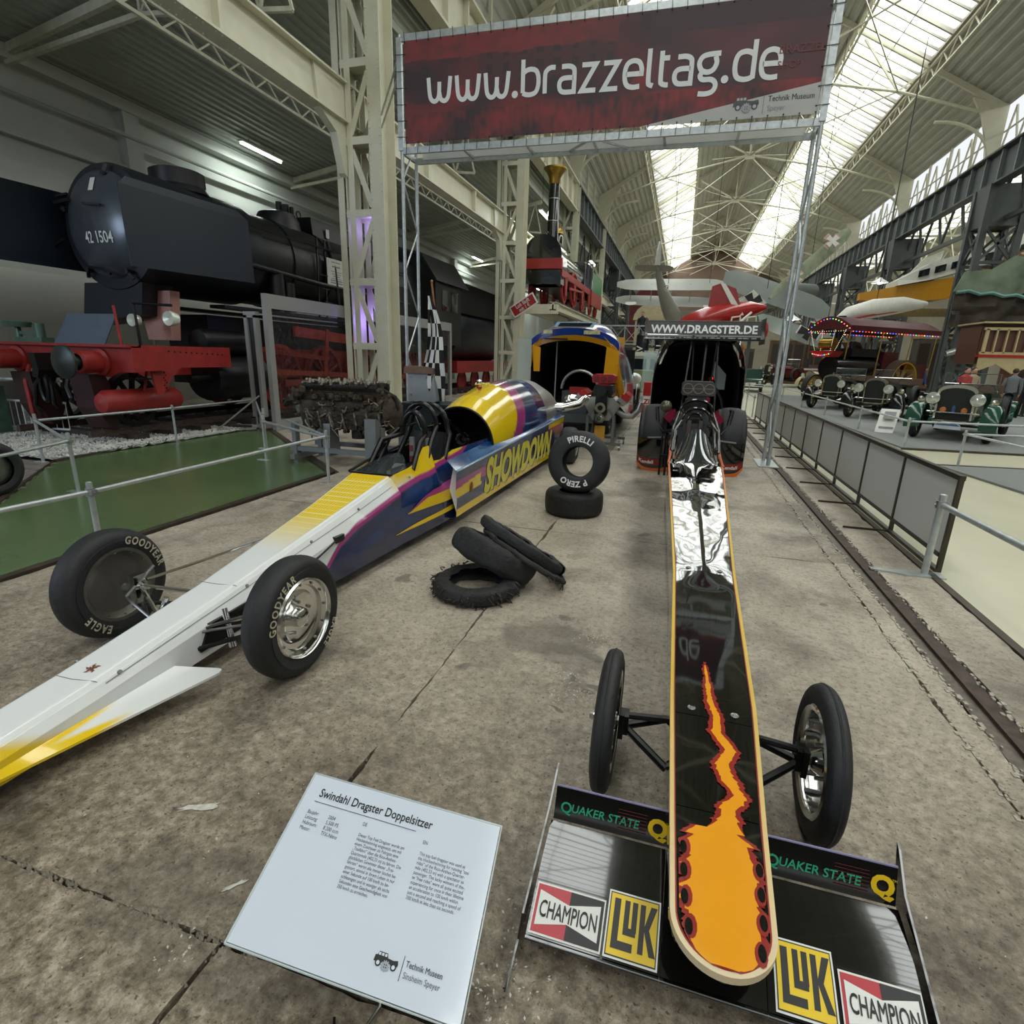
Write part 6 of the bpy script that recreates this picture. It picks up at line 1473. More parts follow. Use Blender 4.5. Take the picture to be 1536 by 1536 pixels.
for a in (20, 75, 160, 235, 300): 
    a = math.radians(a); p = Vector((LX+.80*math.cos(a), 7.58, ZC+.80*math.sin(a))); LD('door_clamp', MB().bar(p-Vector((.0, .02, 0)), p+Vector((math.cos(a)*.13, .02, math.sin(a)*.13)), .05, .05).cyl(p+Vector((0, -.05, 0)), p+Vector((0, .05, 0)), .04, 8))
LD('hinge_bar', MB().bar((LX-.95, 7.55, ZC+.38), (LX-.55, 7.50, ZC+.40), .05, .05)); LD('hinge_bar', MB().bar((LX-.1, 7.37, ZC+.30), (LX+.25, 7.39, ZC+.27), .03, .03)); LD('hinge_bar', MB().bar((LX-.90, 7.55, ZC+.48), (LX-.6, 7.53, ZC+.5), .03, .03))
LD('door_handle', MB().tube([(LX-.35, 7.50, ZC-.62), (LX, 7.45, ZC-.66), (LX+.15, 7.46, ZC-.74)], .025, 6))
vs, fs = text2d('42 1504', .24, bold=.015, wx=.72)
def doory(x, z): r = math.hypot(x-LX, z-ZC-.03); return interp([(0, 7.155), (.25, 7.17), (.5, 7.22), (.72, 7.31), (.8, 7.37)], r)+.238
LD('number', MB().add([(LX+.06+x, doory(LX+.06+x, ZC-.27+y), ZC-.27+y) for x, y in vs], fs, False), whitetxt)
LD('paper_label', MB().flat([(-.04, 0), (.06, 0), (.06, .2), (-.04, .2)], lambda x, z: (LX+x, doory(LX+x, ZC+.50+z)-.004, ZC+.50+z)), M('paper', '#c9c8c0', .7))
L('chimney', MB().lathe([(.55, -.12), (.48, -.02), (.46, .0), (.46, .24), (.42, .26), (.38, .24), (.36, .0)], (LX, 9.2, ZC+RB), 'z', 36))
for s in (-1, 1):
    X = LX+s*1.2; poly = [(6.95, 2.85), (9.55, 2.92), (9.55, 4.02), (9.3, 4.14), (7.1, 4.10), (6.95, 3.98)] if s > 0 else [(6.6, 2.95), (9.4, 2.95), (9.4, 4.2), (6.6, 4.15)]
    L('smoke_deflector', MB().prism(poly, 0, .02, lambda a, z, h: (X+h-.12*s*max(0, z-3.7), a, z)), M('deflector_blue_black', '#18232e' if s < 0 else '#1d2022', .42, var=.08))
    for y in (7.6, 9.0): L('deflector_stay', MB().bar((X, y, 3.3), (LX+s*.95, y, 3.4), .04, .04))
    L('running_board', MB().box(min(LX+s*.6, LX+s*.96), max(LX+s*.6, LX+s*.96), 9.0, 19.3, 2.42, 2.48))
L('dome', MB().lathe([(.52, -.1), (.48, .12), (.40, .26), (.2, .32), (0, .33)], (LX, 11.9, ZC+RB-.1), 'z', 30))
L('sand_box', MB().prism([(-.45, ZC+.75), (.45, ZC+.75), (.40, ZC+1.22), (-.40, ZC+1.22)], 12.6, 15.6, lambda a, z, h: (LX+a, h, z)))
for y in (12.0, 12.25): L('safety_valve', MB().cyl((LX, y, ZC+1.1), (LX, y, ZC+1.42), .07, 10).cyl((LX+.15, y, ZC+1.1), (LX+.15, y, ZC+1.36), .05, 10))
L('lifting_eye', MB().tube([(LX, 12.7+.08*math.cos(a), ZC+1.3+.08*math.sin(a)) for a in [2*PI*i/12 for i in range(13)]], .015, 6))
L('paper_label', MB().box(LX+.46, LX+.48, 13.1, 13.22, ZC+.85, ZC+1.05), M('paper'))
L('boiler_pipe', MB().tube([(LX+.97, 9.5, 3.3), (LX+.99, 12, 3.2), (LX+.99, 16.5, 3.15)], .05, 8)); L('handrail', MB().tube([(LX+1.0, 7.8, 4.0), (LX+1.0, 16.8, 4.0)], .018, 6))
L('boiler_pipe', MB().tube([(LX+.9, 12.5, 4.2), (LX+1.0, 12.6, 3.6), (LX+1.02, 12.7, 2.5)], .04, 8))
L('feed_pump', MB().cyl((LX+.86, 10.6, 2.5), (LX+.86, 10.6, 3.25), .17, 14).cyl((LX+.86, 11.0, 2.5), (LX+.86, 11.0, 3.1), .13, 14))
L('ladder', MB().bar((LX+.98, 11.9, 2.45), (LX+.95, 12.0, 4.2), .03, .03).bar((LX+.98, 12.2, 2.45), (LX+.95, 12.3, 4.2), .03, .03).bar((LX+1.15, 11.9, 2.8), (LX+1.15, 12.2, 2.8), .02, .02).bar((LX+1.1, 11.9, 3.1), (LX+1.1, 12.2, 3.1), .02, .02).bar((LX+1.06, 11.9, 3.4), (LX+1.06, 12.2, 3.4), .02, .02))
L('firebox', MB().prism([(-.98, 1.7), (.98, 1.7), (1.02, 3.6), (.8, 4.35), (.3, 4.56), (-.3, 4.56), (-.8, 4.35), (-1.02, 3.6)], 15.6, 17.6, lambda a, z, h: (LX+a, h, z)))
cab = [(-1.45, 2.0), (1.45, 2.0), (1.45, 4.0), (1.0, 4.72), (0, 4.95), (-1.0, 4.72), (-1.45, 4.0)]
L('cab', MB().prism(cab, 17.5, 19.7, lambda a, z, h: (LX+a, h, z))); L('cab_roof', MB().prism([(-1.6, 3.95), (-1.05, 4.78), (0, 5.02), (1.05, 4.78), (1.6, 3.95), (1.52, 3.95), (1.0, 4.72), (0, 4.95), (-1.0, 4.72), (-1.52, 3.95)], 17.3, 20.1, lambda a, z, h: (LX+a, h, z)))
for y in (18.0, 18.8): L('cab_window', MB().box(LX+1.45, LX+1.47, y, y+.55, 3.1, 3.75), dglass)
L('tender_tub', MB().lathe([(0, 20.3), (1.15, 20.3), (1.2, 20.4), (1.2, 26.4), (1.15, 26.5), (0, 26.5)], (LX, 0, 2.6), 'y', 36), lblue); L('tender_coal_box', MB().prism([(20.4, 3.2), (25.9, 3.2), (25.9, 3.7), (25.0, 4.25), (21.0, 4.3), (20.4, 3.9)], LX-1.1, LX+1.15, lambda a, z, h: (h, a, z)))
L('coal_board', MB().prism([(24.6, 4.2), (26.6, 3.3), (26.6, 2.95), (24.6, 3.0)], LX+1.22, LX+1.25, lambda a, z, h: (h, a, z)), M('grey_green_sheet', '#3c4541', .5, var=.3, scale=3)); L('tender_frame', MB().box(LX-1.1, LX+1.1, 20.2, 26.8, 1.0, 1.45), locored)
for y in (21.4, 22.9, 24.4, 25.9): L('tender_wheel', MB().lathe([(.0, .72), (.30, .72), (.42, .78), (.47, .78), (.47, .84)], (LX, y, .62), 'x', 24), locored)
# saddle, front end
L('saddle', MB().prism([(-.52, 2.62), (.42, 2.62), (.28, 1.8), (-.36, 1.8)], 8.0, 8.2, lambda a, z, h: (LX+.42+a*.8, h, z)), M('pinkish_saddle', '#b08078', .5, var=.1))
L('ash_chute', MB().prism([(-.68, 2.72), (.62, 2.72), (.50, 2.20), (-.86, 2.05)], 7.7, 8.3, lambda a, z, h: (LX-.1+a, h, z)), lblue)
L('frame_front', MB().box(LX-.62, LX-.55, 6.6, 19, 1.2, 1.7).box(LX+.55, LX+.62, 6.6, 19, 1.2, 1.7), locored)
bb = L('buffer_beam', MB().box(LX-1.5, LX+1.5, 6.5, 6.62, 1.30, 1.68).box(LX-1.5, LX+1.5, 6.42, 6.66, 1.66, 1.70), locored)
for x in (-.875, .875):
    L('buffer_sleeve', MB().lathe([(.15, 6.5), (.15, 6.15), (.12, 6.12)], (LX+x, 0, 1.44), 'y', 20).lathe([(.2, 6.5), (.2, 6.46), (.15, 6.44)], (LX+x, 0, 1.44), 'y', 20), locored)
    L('buffer', MB().lathe([(.08, 6.14), (.08, 5.98), (.235, 5.96), (.235, 5.93), (.20, 5.91), (0, 5.895)], (LX+x, 0, 1.44), 'y', 28), M('greasy_buffer', '#2b332e', .4, .3, var=.2) if x > 0 else locored)
L('valance', MB().prism([(6.66, 1.34), (6.66, 1.70), (8.5, 1.70), (8.5, 1.36), (7.4, 1.36), (7.2, 1.20), (7.0, .95), (6.9, .95), (6.85, 1.34)], LX+1.38, LX+1.42, lambda a, z, h: (h, a, z)), locored); L('valance_box', MB().box(LX+1.42, LX+1.50, 6.62, 7.05, 1.32, 1.70), locored)
mb = MB()
for k in range(12): mb.ball((LX+1.425, 7.1+.11*k, 1.62-.004*k), .014, 6); mb.ball((LX+1.425, 7.05+.02*(k % 3), 1.45-.04*k), .014, 6)
L('rivets', mb, blackm)['kind'] = 'stuff'
L('air_tank', MB().lathe([(0, 6.25), (.14, 6.28), (.19, 6.36), (.19, 7.55), (.14, 7.63), (0, 7.66)], (LX+1.0, 0, .84), 'y', 24), locored); L('tank_strap', MB().bar((LX+1.1, 6.95, 1.0), (LX+1.15, 7.0, 1.32), .16, .03), locored)
L('cylinder', MB().lathe([(0, 8.35), (.38, 8.36), (.42, 8.45), (.42, 9.6), (.38, 9.7), (0, 9.72)], (LX+.90, 0, 1.15), 'y', 28).lathe([(0, 8.3), (.22, 8.32), (.24, 8.4), (.24, 9.7), (0, 9.75)], (LX+.90, 0, 1.78), 'y', 20).lathe([(0, 7.9), (.06, 7.9), (.07, 8.35)], (LX+1.05, 0, 1.15), 'y', 12), blackm)
for x in (-.95, .95):
    L('lamp_pole', MB().cyl((LX+x*1.42, 6.48, 1.7), (LX+x*1.42-.02, 6.46, 2.25), .02, 6), locored)
L('lamp', MB().lathe([(.0, .02), (.11, 0), (.12, .03), (.10, .14), (.04, .17)], (LX+1.45, 7.25, 2.12), 'y', 18), M('lamp_glass', '#d9dfcf', .15, .2, coat=1)); L('lamp', MB().lathe([(.0, .02), (.10, 0), (.11, .03), (.09, .12)], (LX+.45, 7.45, 2.10), 'y', 18), M('lamp_glass'))
L('lamp_bar', MB().tube([(LX+.75, 7.3, 1.7), (LX+.72, 7.3, 2.35), (LX+1.5, 7.3, 2.32)], .025, 6)); L('step_bracket', MB().bar((LX+1.3, 6.7, 1.3), (LX+.9, 6.9, 1.2), .03, .1).box(LX+.9, LX+1.3, 6.7, 6.95, 1.18, 1.2))
L('guard_board', MB().prism([(-9.40, 1.70), (-8.36, 1.70), (-8.18, 2.14), (-9.16, 2.14)], 6.50, 6.52, lambda a, z, h: (a, h+(z-1.7)*.25, z)), M('blue_grey_sheet', '#55626f', .35, .2, var=.08))
mb = MB()
for (x, z0, z1, dx) in ((-.62, 1.35, .62, .05), (-.3, 1.3, .72, -.06), (-.05, 1.3, .78, .03), (.22, 1.3, .9, .08)): L('brake_hose', MB().tube([(LX+x, 6.45, z0), (LX+x+dx, 6.32, z0-.25), (LX+x+dx*2, 6.3, z1), (LX+x+dx, 6.36, z1-.06)], .035, 8), blackm if x > -.5 else locored)
L('coupling_hook', MB().prism([(-.07, 1.55), (.07, 1.55), (.1, 1.3), (.05, 1.18), (-.06, 1.2), (-.02, 1.35)], 6.1, 6.5, lambda a, z, h: (LX+a, h, z)), blackm)
L('coupling_link', MB().tube([(LX+.06*math.sin(a)*1.2, 6.2, 1.05+.22*math.cos(a)) for a in [2*PI*i/14 for i in range(15)]], .03, 6), blackm)
for s in (-1, 1): L('rail_guard', MB().prism([(6.3, 1.25), (6.55, 1.25), (6.75, .70), (6.62, .40), (6.50, .42), (6.35, .75)], LX+s*.62-.22, LX+s*.62+.20, lambda a, z, h: (h, a, z)), M('dark_maroon', '#341a1b', .5, var=.2))
def loco_wheel(x, y, z, r, spokes, m, nm='driving_wheel', w=.13, par=None):
    sgn = 1; mb = MB(); mb.lathe([(r-.09, -w/2), (r, -w/2), (r, w/2), (r-.09, w/2), (r-.09, -w/2)], (x, y, z), 'x', 40); mb.lathe([(0, w*.6), (r*.2, w*.6), (r*.2, -w*.6), (0, -w*.6)], (x, y, z), 'x', 18)
    for k in range(spokes): a = 2*PI*k/spokes; mb.bar((x, y+r*.18*math.cos(a), z+r*.18*math.sin(a)), (x, y+(r-.06)*math.cos(a), z+(r-.06)*math.sin(a)), .05, .07, up=(1, 0, 0))
    return obj(nm, mb, m, par or lo)
for s in (-1, 1):
    loco_wheel(LX+s*.76, 6.98, .84, .43, 9, blackm, 'leading_wheel')
    for y in (10.6, 12.25, 13.9, 15.55, 17.2): loco_wheel(LX+s*.76, y, 1.11, .70, 15, locored)
    L('side_rod', MB().bar((LX+s*.88, 10.6, .97), (LX+s*.88, 17.2, .97), .05, .14).bar((LX+s*.94, 9.75, 1.25), (LX+s*.94, 13.9, 1.05), .05, .12), M('red_rod', '#a8402c', .4, .3, var=.2))
    L('valve_gear', MB().bar((LX+s*.94, 9.8, 1.7), (LX+s*.94, 12.2, 1.5), .05, .1).bar((LX+s*.95, 12.2, 2.2), (LX+s*.95, 12.0, 1.1), .05, .12).bar((LX+s*.92, 11.0, 2.1), (LX+s*.92, 14.0, 1.95), .06, .22), M('red_rod'))
L('inside_frame', MB().box(LX-.5, LX+.5, 9, 20, 1.0, 2.3), blackm)
KL = 1.13; lo.location = (LX*KL, 14*KL, -.221); lo.scale = (KL,)*3; TX = LX*KL      # the engine stands on its track beyond the gravel edge
for s_, l_ in ((-1, 'rusty rail far side under the big black locomotive'), (1, 'rusty rail near side under the big black locomotive')):
    tag(obj('track_rail', MB().box(TX+s_*.86-.04, TX+s_*.86+.04, 7.0, 30, .13, .243), M('rusty_rail')), l_, 'rail', 'rails under the black locomotive')
for k in range(31): obj('sleeper', MB().box(TX-1.2, TX+1.2, 7.6+.72*k, 7.85+.72*k, .0, .13), M('dark_timber', '#3a332c', .8, var=.3), floor)
tag(obj('timber_baulk', MB().box(-10.6, -8.9, 9.75, 9.95, .0, .08), M('dark_timber', '#3a332c', .8, var=.3)), 'dark timber baulk on the gravel under the locomotive', 'timber')
tag(obj('notice_sheet', MB().box(-9.43, -9.41, 13.85, 14.67, 3.40, 4.10), M('paper')), 'white printed notice sheet fixed to the side of the black locomotive', 'notice')
mb = MB()
for k, (w_, s_) in enumerate(((.4, .02), (0, 0), (.36, .035), (.0, 0), (.5, .016), (.42, .016), (.3, .02), (.5, .014), (.55, .03), (.55, .03))):
    if w_: z = 4.01-.059*k; mb.box(-9.408, -9.404, 14.26-w_/2, 14.26+w_/2, z, z+s_)
o = obj('text_rows', mb, M('faded_print', '#7d7d78', .7), bpy.data.objects['notice_sheet']); o.location = -Vector(WL['notice_sheet'])+Vector(WL['notice_sheet'])
# small green scale at far left
t = thing('workshop_vice', 'green cast machine with a shallow pan at far left on the buffer beam', 'machine', (-10.4, 6.9, 1.7)); gm_ = M('machine_green', '#4f6a5c', .45, .2, var=.2)
obj('pan', MB().lathe([(0, .22), (.18, .22), (.2, .30), (.19, .31), (.0, .25)], (-10.75, 6.9, 1.72), 'z', 20), gm_, t); obj('machine_bed', MB().box(-10.75, -10.1, 6.8, 7.0, 1.7, 1.78).cyl((-10.75, 6.9, 1.76), (-10.75, 6.9, 1.95), .04, 8).cyl((-10.25, 6.9, 1.76), (-10.25, 6.9, 2.0), .07, 10).bar((-10.7, 6.9, 1.85), (-10.2, 6.9, 1.84), .05, .05), gm_, t)
tag(obj('floor_jack', MB().box(-11.0, -10.7, 6.2, 6.5, 0, .9).cyl((-10.85, 6.35, .9), (-10.85, 6.35, 1.25), .05, 8).box(-11.1, -10.6, 6.1, 6.6, 0, .05), gm_), 'dark green lifting jack standing under the far end of the red buffer beam', 'jack')
tag(obj('grey_crate', MB().box(-11.6, -11.15, 6.6, 7.0, 0, .95), M('grey_crate', '#8d8f8c', .6)), 'grey box standing behind the white railing at far left', 'box')
t.location = (-10.4*KL, 6.9*KL, 1.70); t.scale = (KL,)*3
for n_, x_, y_ in (('floor_jack', -12.3, 7.2), ('grey_crate', -12.9, 7.7)): o = bpy.data.objects[n_]; o.location = (x_, y_, 0)
# tyre at the left edge of the picture
t = thing('trailer_wheel', 'dark rubber wheel cut by the left edge of the picture, standing on the planks', 'wheel', (-7.32, 4.12, 0))
obj('tyre', MB().lathe(tyre_prof(.31, .18, .2, .35), (-7.32, 4.12, .31), 'x', 40), rubber, t); obj('hub', MB().lathe([(.18, .05), (.05, .08), (.05, .16), (0, .16)], (-7.32, 4.12, .31), 'x', 20), steelb, t)
# ============================================================ RAISED OLD LOCOMOTIVE
SX = -6.55
so = thing('old_locomotive', 'small antique locomotive with tall brass-topped chimney and red wheels on a raised platform', 'locomotive', (SX, 32, 4.05))
def S(n, mb, m=locoblack): return obj(n, mb, m, so)
sred = M('antique_red', '#9b2a22', .45, var=.15, scale=3); gloss = M('antique_gloss_black', '#141816', .12, var=.1, coat=.8); brass = M('brass', '#9c7f3c', .3, .9, var=.2); sgreen = M('antique_green', '#2f7a46', .4, var=.06)
pl = [( -.88, 4.9), (.88, 4.9), (.88, 6.1)]+[(.88*math.cos(a), 6.1+.88*math.sin(a)) for a in [PI*i/16 for i in range(1, 16)]]+[(-.88, 6.1)]
S('smokebox', MB().prism(pl, 26.2, 27.5, lambda a, z, h: (SX+a, h, z)), gloss)
S('front_beam', MB().box(SX-.98, SX+.95, 26.0, 26.2, 5.52, 5.95), sred)
S('chimney', MB().tube([(SX+.25, 26.9, 6.8), (SX+.25, 26.9, 9.3)], [.27, .22], 20), gloss); S('chimney_cap', MB().lathe([(.22, 0), (.25, .1), (.26, .25), (.36, .45), (.5, .6), (.5, .66), (.4, .62)], (SX+.25, 26.9, 9.1), 'z', 24), brass)
for z in (7.6, 8.5): S('chimney_band', MB().lathe([(.25, z), (.26, z), (.26, z+.04), (.25, z+.04)], (SX+.25, 26.9, 0), 'z', 20), brush)
S('boiler', MB().lathe([(.70, 27.5), (.70, 33.4)], (SX, 0, 6.05), 'y', 32), M('antique_green_boiler', '#20382c', .15, var=.1, coat=.8)); S('steam_dome', MB().lathe([(.26, .5), (.26, 1.25), (.2, 1.4), (0, 1.45)], (SX+.1, 28.7, 6.05), 'z', 20), gloss); S('dome_cap', MB().lathe([(.27, 0), (.24, .15), (.12, .25), (.14, .45), (0, .5)], (SX+.1, 28.7, 7.45), 'z', 20), brass)
S('firebox', MB().box(SX-.75, SX+.75, 33.2, 34.6, 4.9, 6.9), gloss); S('railing', MB().tube([(SX+.9, 33, 6.0), (SX+.9, 33, 6.9), (SX+.9, 35, 6.9), (SX+.9, 35, 6.0)], .03, 6), gloss)
S('side_frame', MB().box(SX+.86, SX+.92, 26.3, 38.6, 5.25, 5.55).box(SX-.92, SX-.86, 26.3, 38.6, 5.25, 5.55), sred)
S('under_frame', MB().box(SX-.6, SX+.6, 26.3, 38, 4.9, 5.3), blackm)
for y in (27.4, 29.6, 32.0, 34.2): S('axle_guard', MB().prism([(y-.3, 5.3), (y+.3, 5.3), (y+.12, 4.5), (y-.12, 4.5)], SX+.86, SX+.92, lambda a, z, h: (h, a, z)), sred)
for s in (-1, 1):
    for y, r in ((27.5, .55), (30.0, .85), (32.6, .55)):
        loco_wheel(SX+s*.78, y, 4.05+.12+r, r, 14, sred, 'spoked_wheel', .1, so)
    for y in (35.4, 37.6): loco_wheel(SX+s*.78, y, 4.72, .5, 10, sred, 'tender_wheel', .1, so)
S('tender_body', MB().box(SX-.95, SX+.95, 34.7, 38.8, 5.55, 6.6), sgreen); S('tender_front', MB().box(SX-.97, SX+.97, 34.5, 34.75, 5.5, 7.0), gloss); S('tender_skirt', MB().box(SX+.90, SX+.98, 34.6, 38.8, 4.75, 5.55).box(SX-.98, SX-.9, 34.6, 38.8, 4.75, 5.55), sred)
S('connecting_rod', MB().bar((SX+.95, 28, 4.9), (SX+.95, 31.5, 5.1), .05, .1), sred)
pf_ = thing('raised_platform', 'cream steel platform on brackets carrying the antique locomotive', 'platform', (SX, 32, 0))
for s in (-1, 1): obj('platform_beam', MB().box(SX+s*.78-.03, SX+s*.78+.03, 25.3, 38.9, 3.72, 4.05).box(SX+s*.78-.15, SX+s*.78+.15, 25.3, 38.9, 3.70, 3.74).box(SX+s*.78-.15, SX+s*.78+.15, 25.3, 38.9, 4.03, 4.05), cream, pf_); obj('platform_rail', MB().box(SX+s*.78-.04, SX+s*.78+.04, 25.6, 38.9, 4.05, 4.17), blackm, pf_)
obj('platform_bracket', MB().box(-7.4, -5.55, 25.3, 25.5, 3.55, 3.95), cream, pf_); obj('platform_bracket', MB().box(-7.4, -5.55, 38.4, 38.6, 3.35, 3.72), cream, pf_)
for y in (38.5,): obj('platform_post', MB().bar((SX+.8, y, 0), (SX+.8, y, 3.72), .15, .15), darkgrey, pf_); obj('platform_post', MB().bar((SX-.8, y, 0), (SX-.8, y, 3.72), .15, .15), darkgrey, pf_)
obj('platform_post', MB().bar((-7.3, 25.4, 0), (-7.3, 25.4, 3.6), .12, .12), cream, pf_); obj('end_plate', MB().box(-5.75, -5.55, 38.88, 38.95, 3.4, 4.3), whitep, pf_)
# tilted red sign on column 2
T = Matrix.Translation((-6.85, 24.35, 3.82)) @ Matrix.Rotation(math.radians(-32), 4, 'Y')
t = thing('direction_sign', 'small tilted red sign reading Lok läuft mit 1 € on the cream column', 'sign', (-6.85, 24.3, 3.8))
obj('board', MB(T).cbox((0, 0, 0), (1.22, .03, .5)), whitep, t); obj('red_field', MB(T).cbox((0, -.02, 0), (1.1, .02, .40)), redp, t)
mb = MB(T); put_text(mb, 'Lok läuft', lambda x, y: Vector((x, -.035, .02+y)), .24, bold=.015, wx=.8); put_text(mb, 'mit 1 €', lambda x, y: Vector((x, -.035, -.17+y)), .22, bold=.015, wx=.8); obj('lettering', mb, whitetxt, t)
obj('hook', MB().bar((-7.2, 24.5, 3.75), (-6.85, 24.37, 3.8), .04, .04), cream, t)
# ============================================================ HANGING AIRCRAFT
wiremat = M('hanging_wire', '#2c2c2c', .6)
def hang(t, pts, ztop=15.0):
    for p in pts: obj('hanging_wire', MB().cyl(p, (p[0], p[1], roof_z(p[0])-.2), .015, 4), wiremat, t)
gr_ = M('aircraft_grey', '#9a9b94', .45, .2, var=.1, scale=1); gg = M('aircraft_grey_green', '#68706a', .5, .1, var=.12, scale=1.2); ared = M('aircraft_red', '#a3201f', .25, var=.06, coat=.6); awh = M('aircraft_white', '#d2d0c8', .4)
def roundel(par, c, u, v, r, n):
    for k, (rr, m) in enumerate(((r, awh), (r*.8, M('roundel_blue', '#3c4256', .5)), (r*.6, awh), (r*.33, M('roundel_red', '#8a2a26', .5)))):
        c2 = Vector(c)+Vector(n)*(.012*(k+1)); obj('roundel', MB().flat([(rr*math.cos(2*PI*i/20), rr*math.sin(2*PI*i/20)) for i in range(20)], plane_fr(c2, u, v)), m, par)
bp_ = thing('biplane', 'grey biplane with roundels diving nose down, hanging left of the red machine', 'aircraft', (-1.7, 41, 6))
def wingslab(a, b, c, th, tipr=.9):   # a,b span ends, c chord vector
    a, b, c = Vector(a), Vector(b), Vector(c); n = (b-a).cross(c).normalized()*th; mb = MB(); rings = []
    for i in range(13):
        t = i/12; k = 1-(abs(2*t-1)**8)*(1-tipr*.5); p = a.lerp(b, t); cc = c*k; p0 = p-cc*.5
        rings.append([p0, p0+cc*.3+n, p0+cc*.7+n*.8, p0+cc, p0+cc*.6-n*.3, p0+cc*.2-n*.4])
    return mb.loft(rings)
F = [(-2.14, 38.0, 7.35, .10), (-2.0, 38.7, 6.8, .20), (-1.75, 39.6, 6.1, .32), (-1.35, 40.8, 5.3, .48), (-1.05, 41.6, 4.8, .56), (-.9, 42.2, 4.4, .45), (-.85, 42.4, 4.3, .12)]
mb = MB(); mb.tube([f[:3] for f in F], [f[3] for f in F], 16); obj('fuselage', mb, gr_, bp_)
obj('tail_fin', MB().prism([(0, 0), (.9, .2), (.75, 1.3), (.45, 1.5), (.15, .9)], -.04, .04, lambda a, z, h: (-2.25+a*.25+h, 37.9+a, 7.3+z)), gr_, bp_); obj('tailplane', wingslab((-3.5, 38.2, 7.25), (-1.15, 38.2, 7.2), (.1, .8, -.25), .04), gr_, bp_)
obj('upper_wing', wingslab((-5.0, 42.0, 6.75), (2.3, 42.0, 6.7), (.12, -1.0, -.85), .08), gr_, bp_); obj('lower_wing', wingslab((-5.0, 42.0, 5.75), (2.0, 42.0, 5.55), (.12, -1.0, -.75), .08), gr_, bp_)
for x in (-4, -2.6, 0, 1.3): obj('wing_strut', MB().bar((x, 42, 5.6), (x, 42, 6.75), .05, .1), gr_, bp_)
obj('undercarriage', MB().tube([(-1.2, 41.6, 4.6), (-1.9, 41.4, 3.2)], .06, 6).tube([(-.8, 41.6, 4.5), (-.3, 41.4, 3.2)], .06, 6), M('undercarriage_blue', '#27313f', .5), bp_)
for x in (-1.95, -.25): obj('landing_wheel', MB().lathe(tyre_prof(.32, .12, .16), (x, 41.4, 3.1), 'x', 20), rubber, bp_)
n_ = Vector((0, -.75, .66)) ; roundel(bp_, (1.35, 41.55, 5.32), (1, 0, 0), (0, .9, .4), .42, (0, -.4, -2.0)); roundel(bp_, (-3.9, 41.55, 5.50), (1, 0, 0), (0, .9, .4), .4, (0, -.4, -2.0)); roundel(bp_, (-1.50, 39.35, 6.2), (.55, .6, -.3), (.2, .5, .8), .24, (1.0, -1.2, .0))
hang(bp_, [(-1.5, 42, 6.8), (1.2, 42, 6.8)])
rc = thing('racing_aeroplane', 'glossy red aeroplane body with white swoosh and bare engine above the dragster wing', 'aircraft', (1.5, 30, 3))
Fu = [(-.5, 30, 3.35, .12), (.0, 30, 3.5, .38), (.9, 30, 3.75, .50), (1.9, 30.3, 4.0, .48), (2.9, 30.6, 4.2, .38), (3.6, 30.8, 4.3, .12)]
mb = MB(); mb.tube([f[:3] for f in Fu], [f[3] for f in Fu], 18); obj('fuselage', mb, ared, rc)
obj('lower_hull', MB().loft([[(x, 29.6, 2.75), (x, 30.5, 2.75), (x, 30.5, z), (x, 29.6, z)] for x, z in ((-.4, 2.95), (.8, 3.2), (2.2, 3.3), (3.3, 3.2))], smooth=False), M('lower_hull_red', '#8e2a28', .3, var=.15), rc)
obj('white_swoosh', MB().tube([(.4, 29.5, 2.95), (1.4, 29.48, 3.2), (2.4, 29.5, 3.5), (2.9, 29.8, 4.0)], [.05, .08, .08, .05], 8), awh, rc); obj('tail_fin', MB().prism([(.9, 4.1), (2.4, 4.3), (2.1, 5.1), (1.4, 5.35), (1.0, 5.2)], 30.1, 30.16, lambda a, z, h: (a, h, z)), M('lower_hull_red'), rc)
obj('white_fin_stripe', MB().prism([(1.35, 5.35), (1.6, 5.3), (2.6, 3.9), (2.3, 3.85)], 30.04, 30.09, lambda a, z, h: (a, h, z)), awh, rc)
obj('bare_engine', MB().cyl((1.9, 29.7, 3.15), (3.6, 29.7, 3.2), .24, 16).lathe([(0, 0), (.3, 0), (.34, .05), (.3, .1), (0, .1)], (3.6, 29.7, 3.2), 'x', 16), ared, rc)
mb = MB(); rr = random.Random(5)
for k in range(26): x = rr.uniform(1.9, 3.4); mb.tube([(x, 29.45, rr.uniform(3.0, 3.4)), (x+rr.uniform(-.15, .15), 29.42, rr.uniform(3.0, 3.4))], rr.uniform(.02, .05), 5)
obj('brass_fittings', mb, brass, rc, kind='stuff'); 
for x in (2.0, 2.7): obj('cream_pipe', MB().tube([(x, 29.6, 3.3), (x+.05, 29.55, 3.75), (x+.4, 29.55, 3.8), (x+.45, 29.6, 3.4)], .05, 8), M('cream_paint'), rc)
obj('support_post', MB().bar((.2, 30, 0), (.2, 30, 3.0), .15, .15).bar((.2, 30, 2.7), (3.2, 30, 2.75), .12, .12), darkgrey, rc); obj('support_post', MB().bar((3.0, 30, 0), (3.0, 30, 2.8), .15, .15), darkgrey, rc)
gp = thing('warplane', 'grey-green warplane with black crosses, banked on its side and hanging in the nave', 'aircraft', (3.5, 35, 5))
mb = MB(); mb.tube([(2.0, 33.4, 4.1), (2.8, 34.2, 4.7), (4.0, 35.6, 5.2), (5.6, 37.2, 5.6), (7.0, 38.4, 5.9)], [.12, .42, .6, .62, .35], 16); obj('fuselage', mb, gg, gp)
obj('wing', wingslab((1.7, 34.4, 6.2), (7.2, 34.6, 4.4), (-.2, -.7, -1.2), .1), gg, gp); obj('wing', wingslab((3.6, 33.0, 3.9), (8.2, 34.6, 2.6), (.3, -1.0, -1.0), .1), gg, gp)
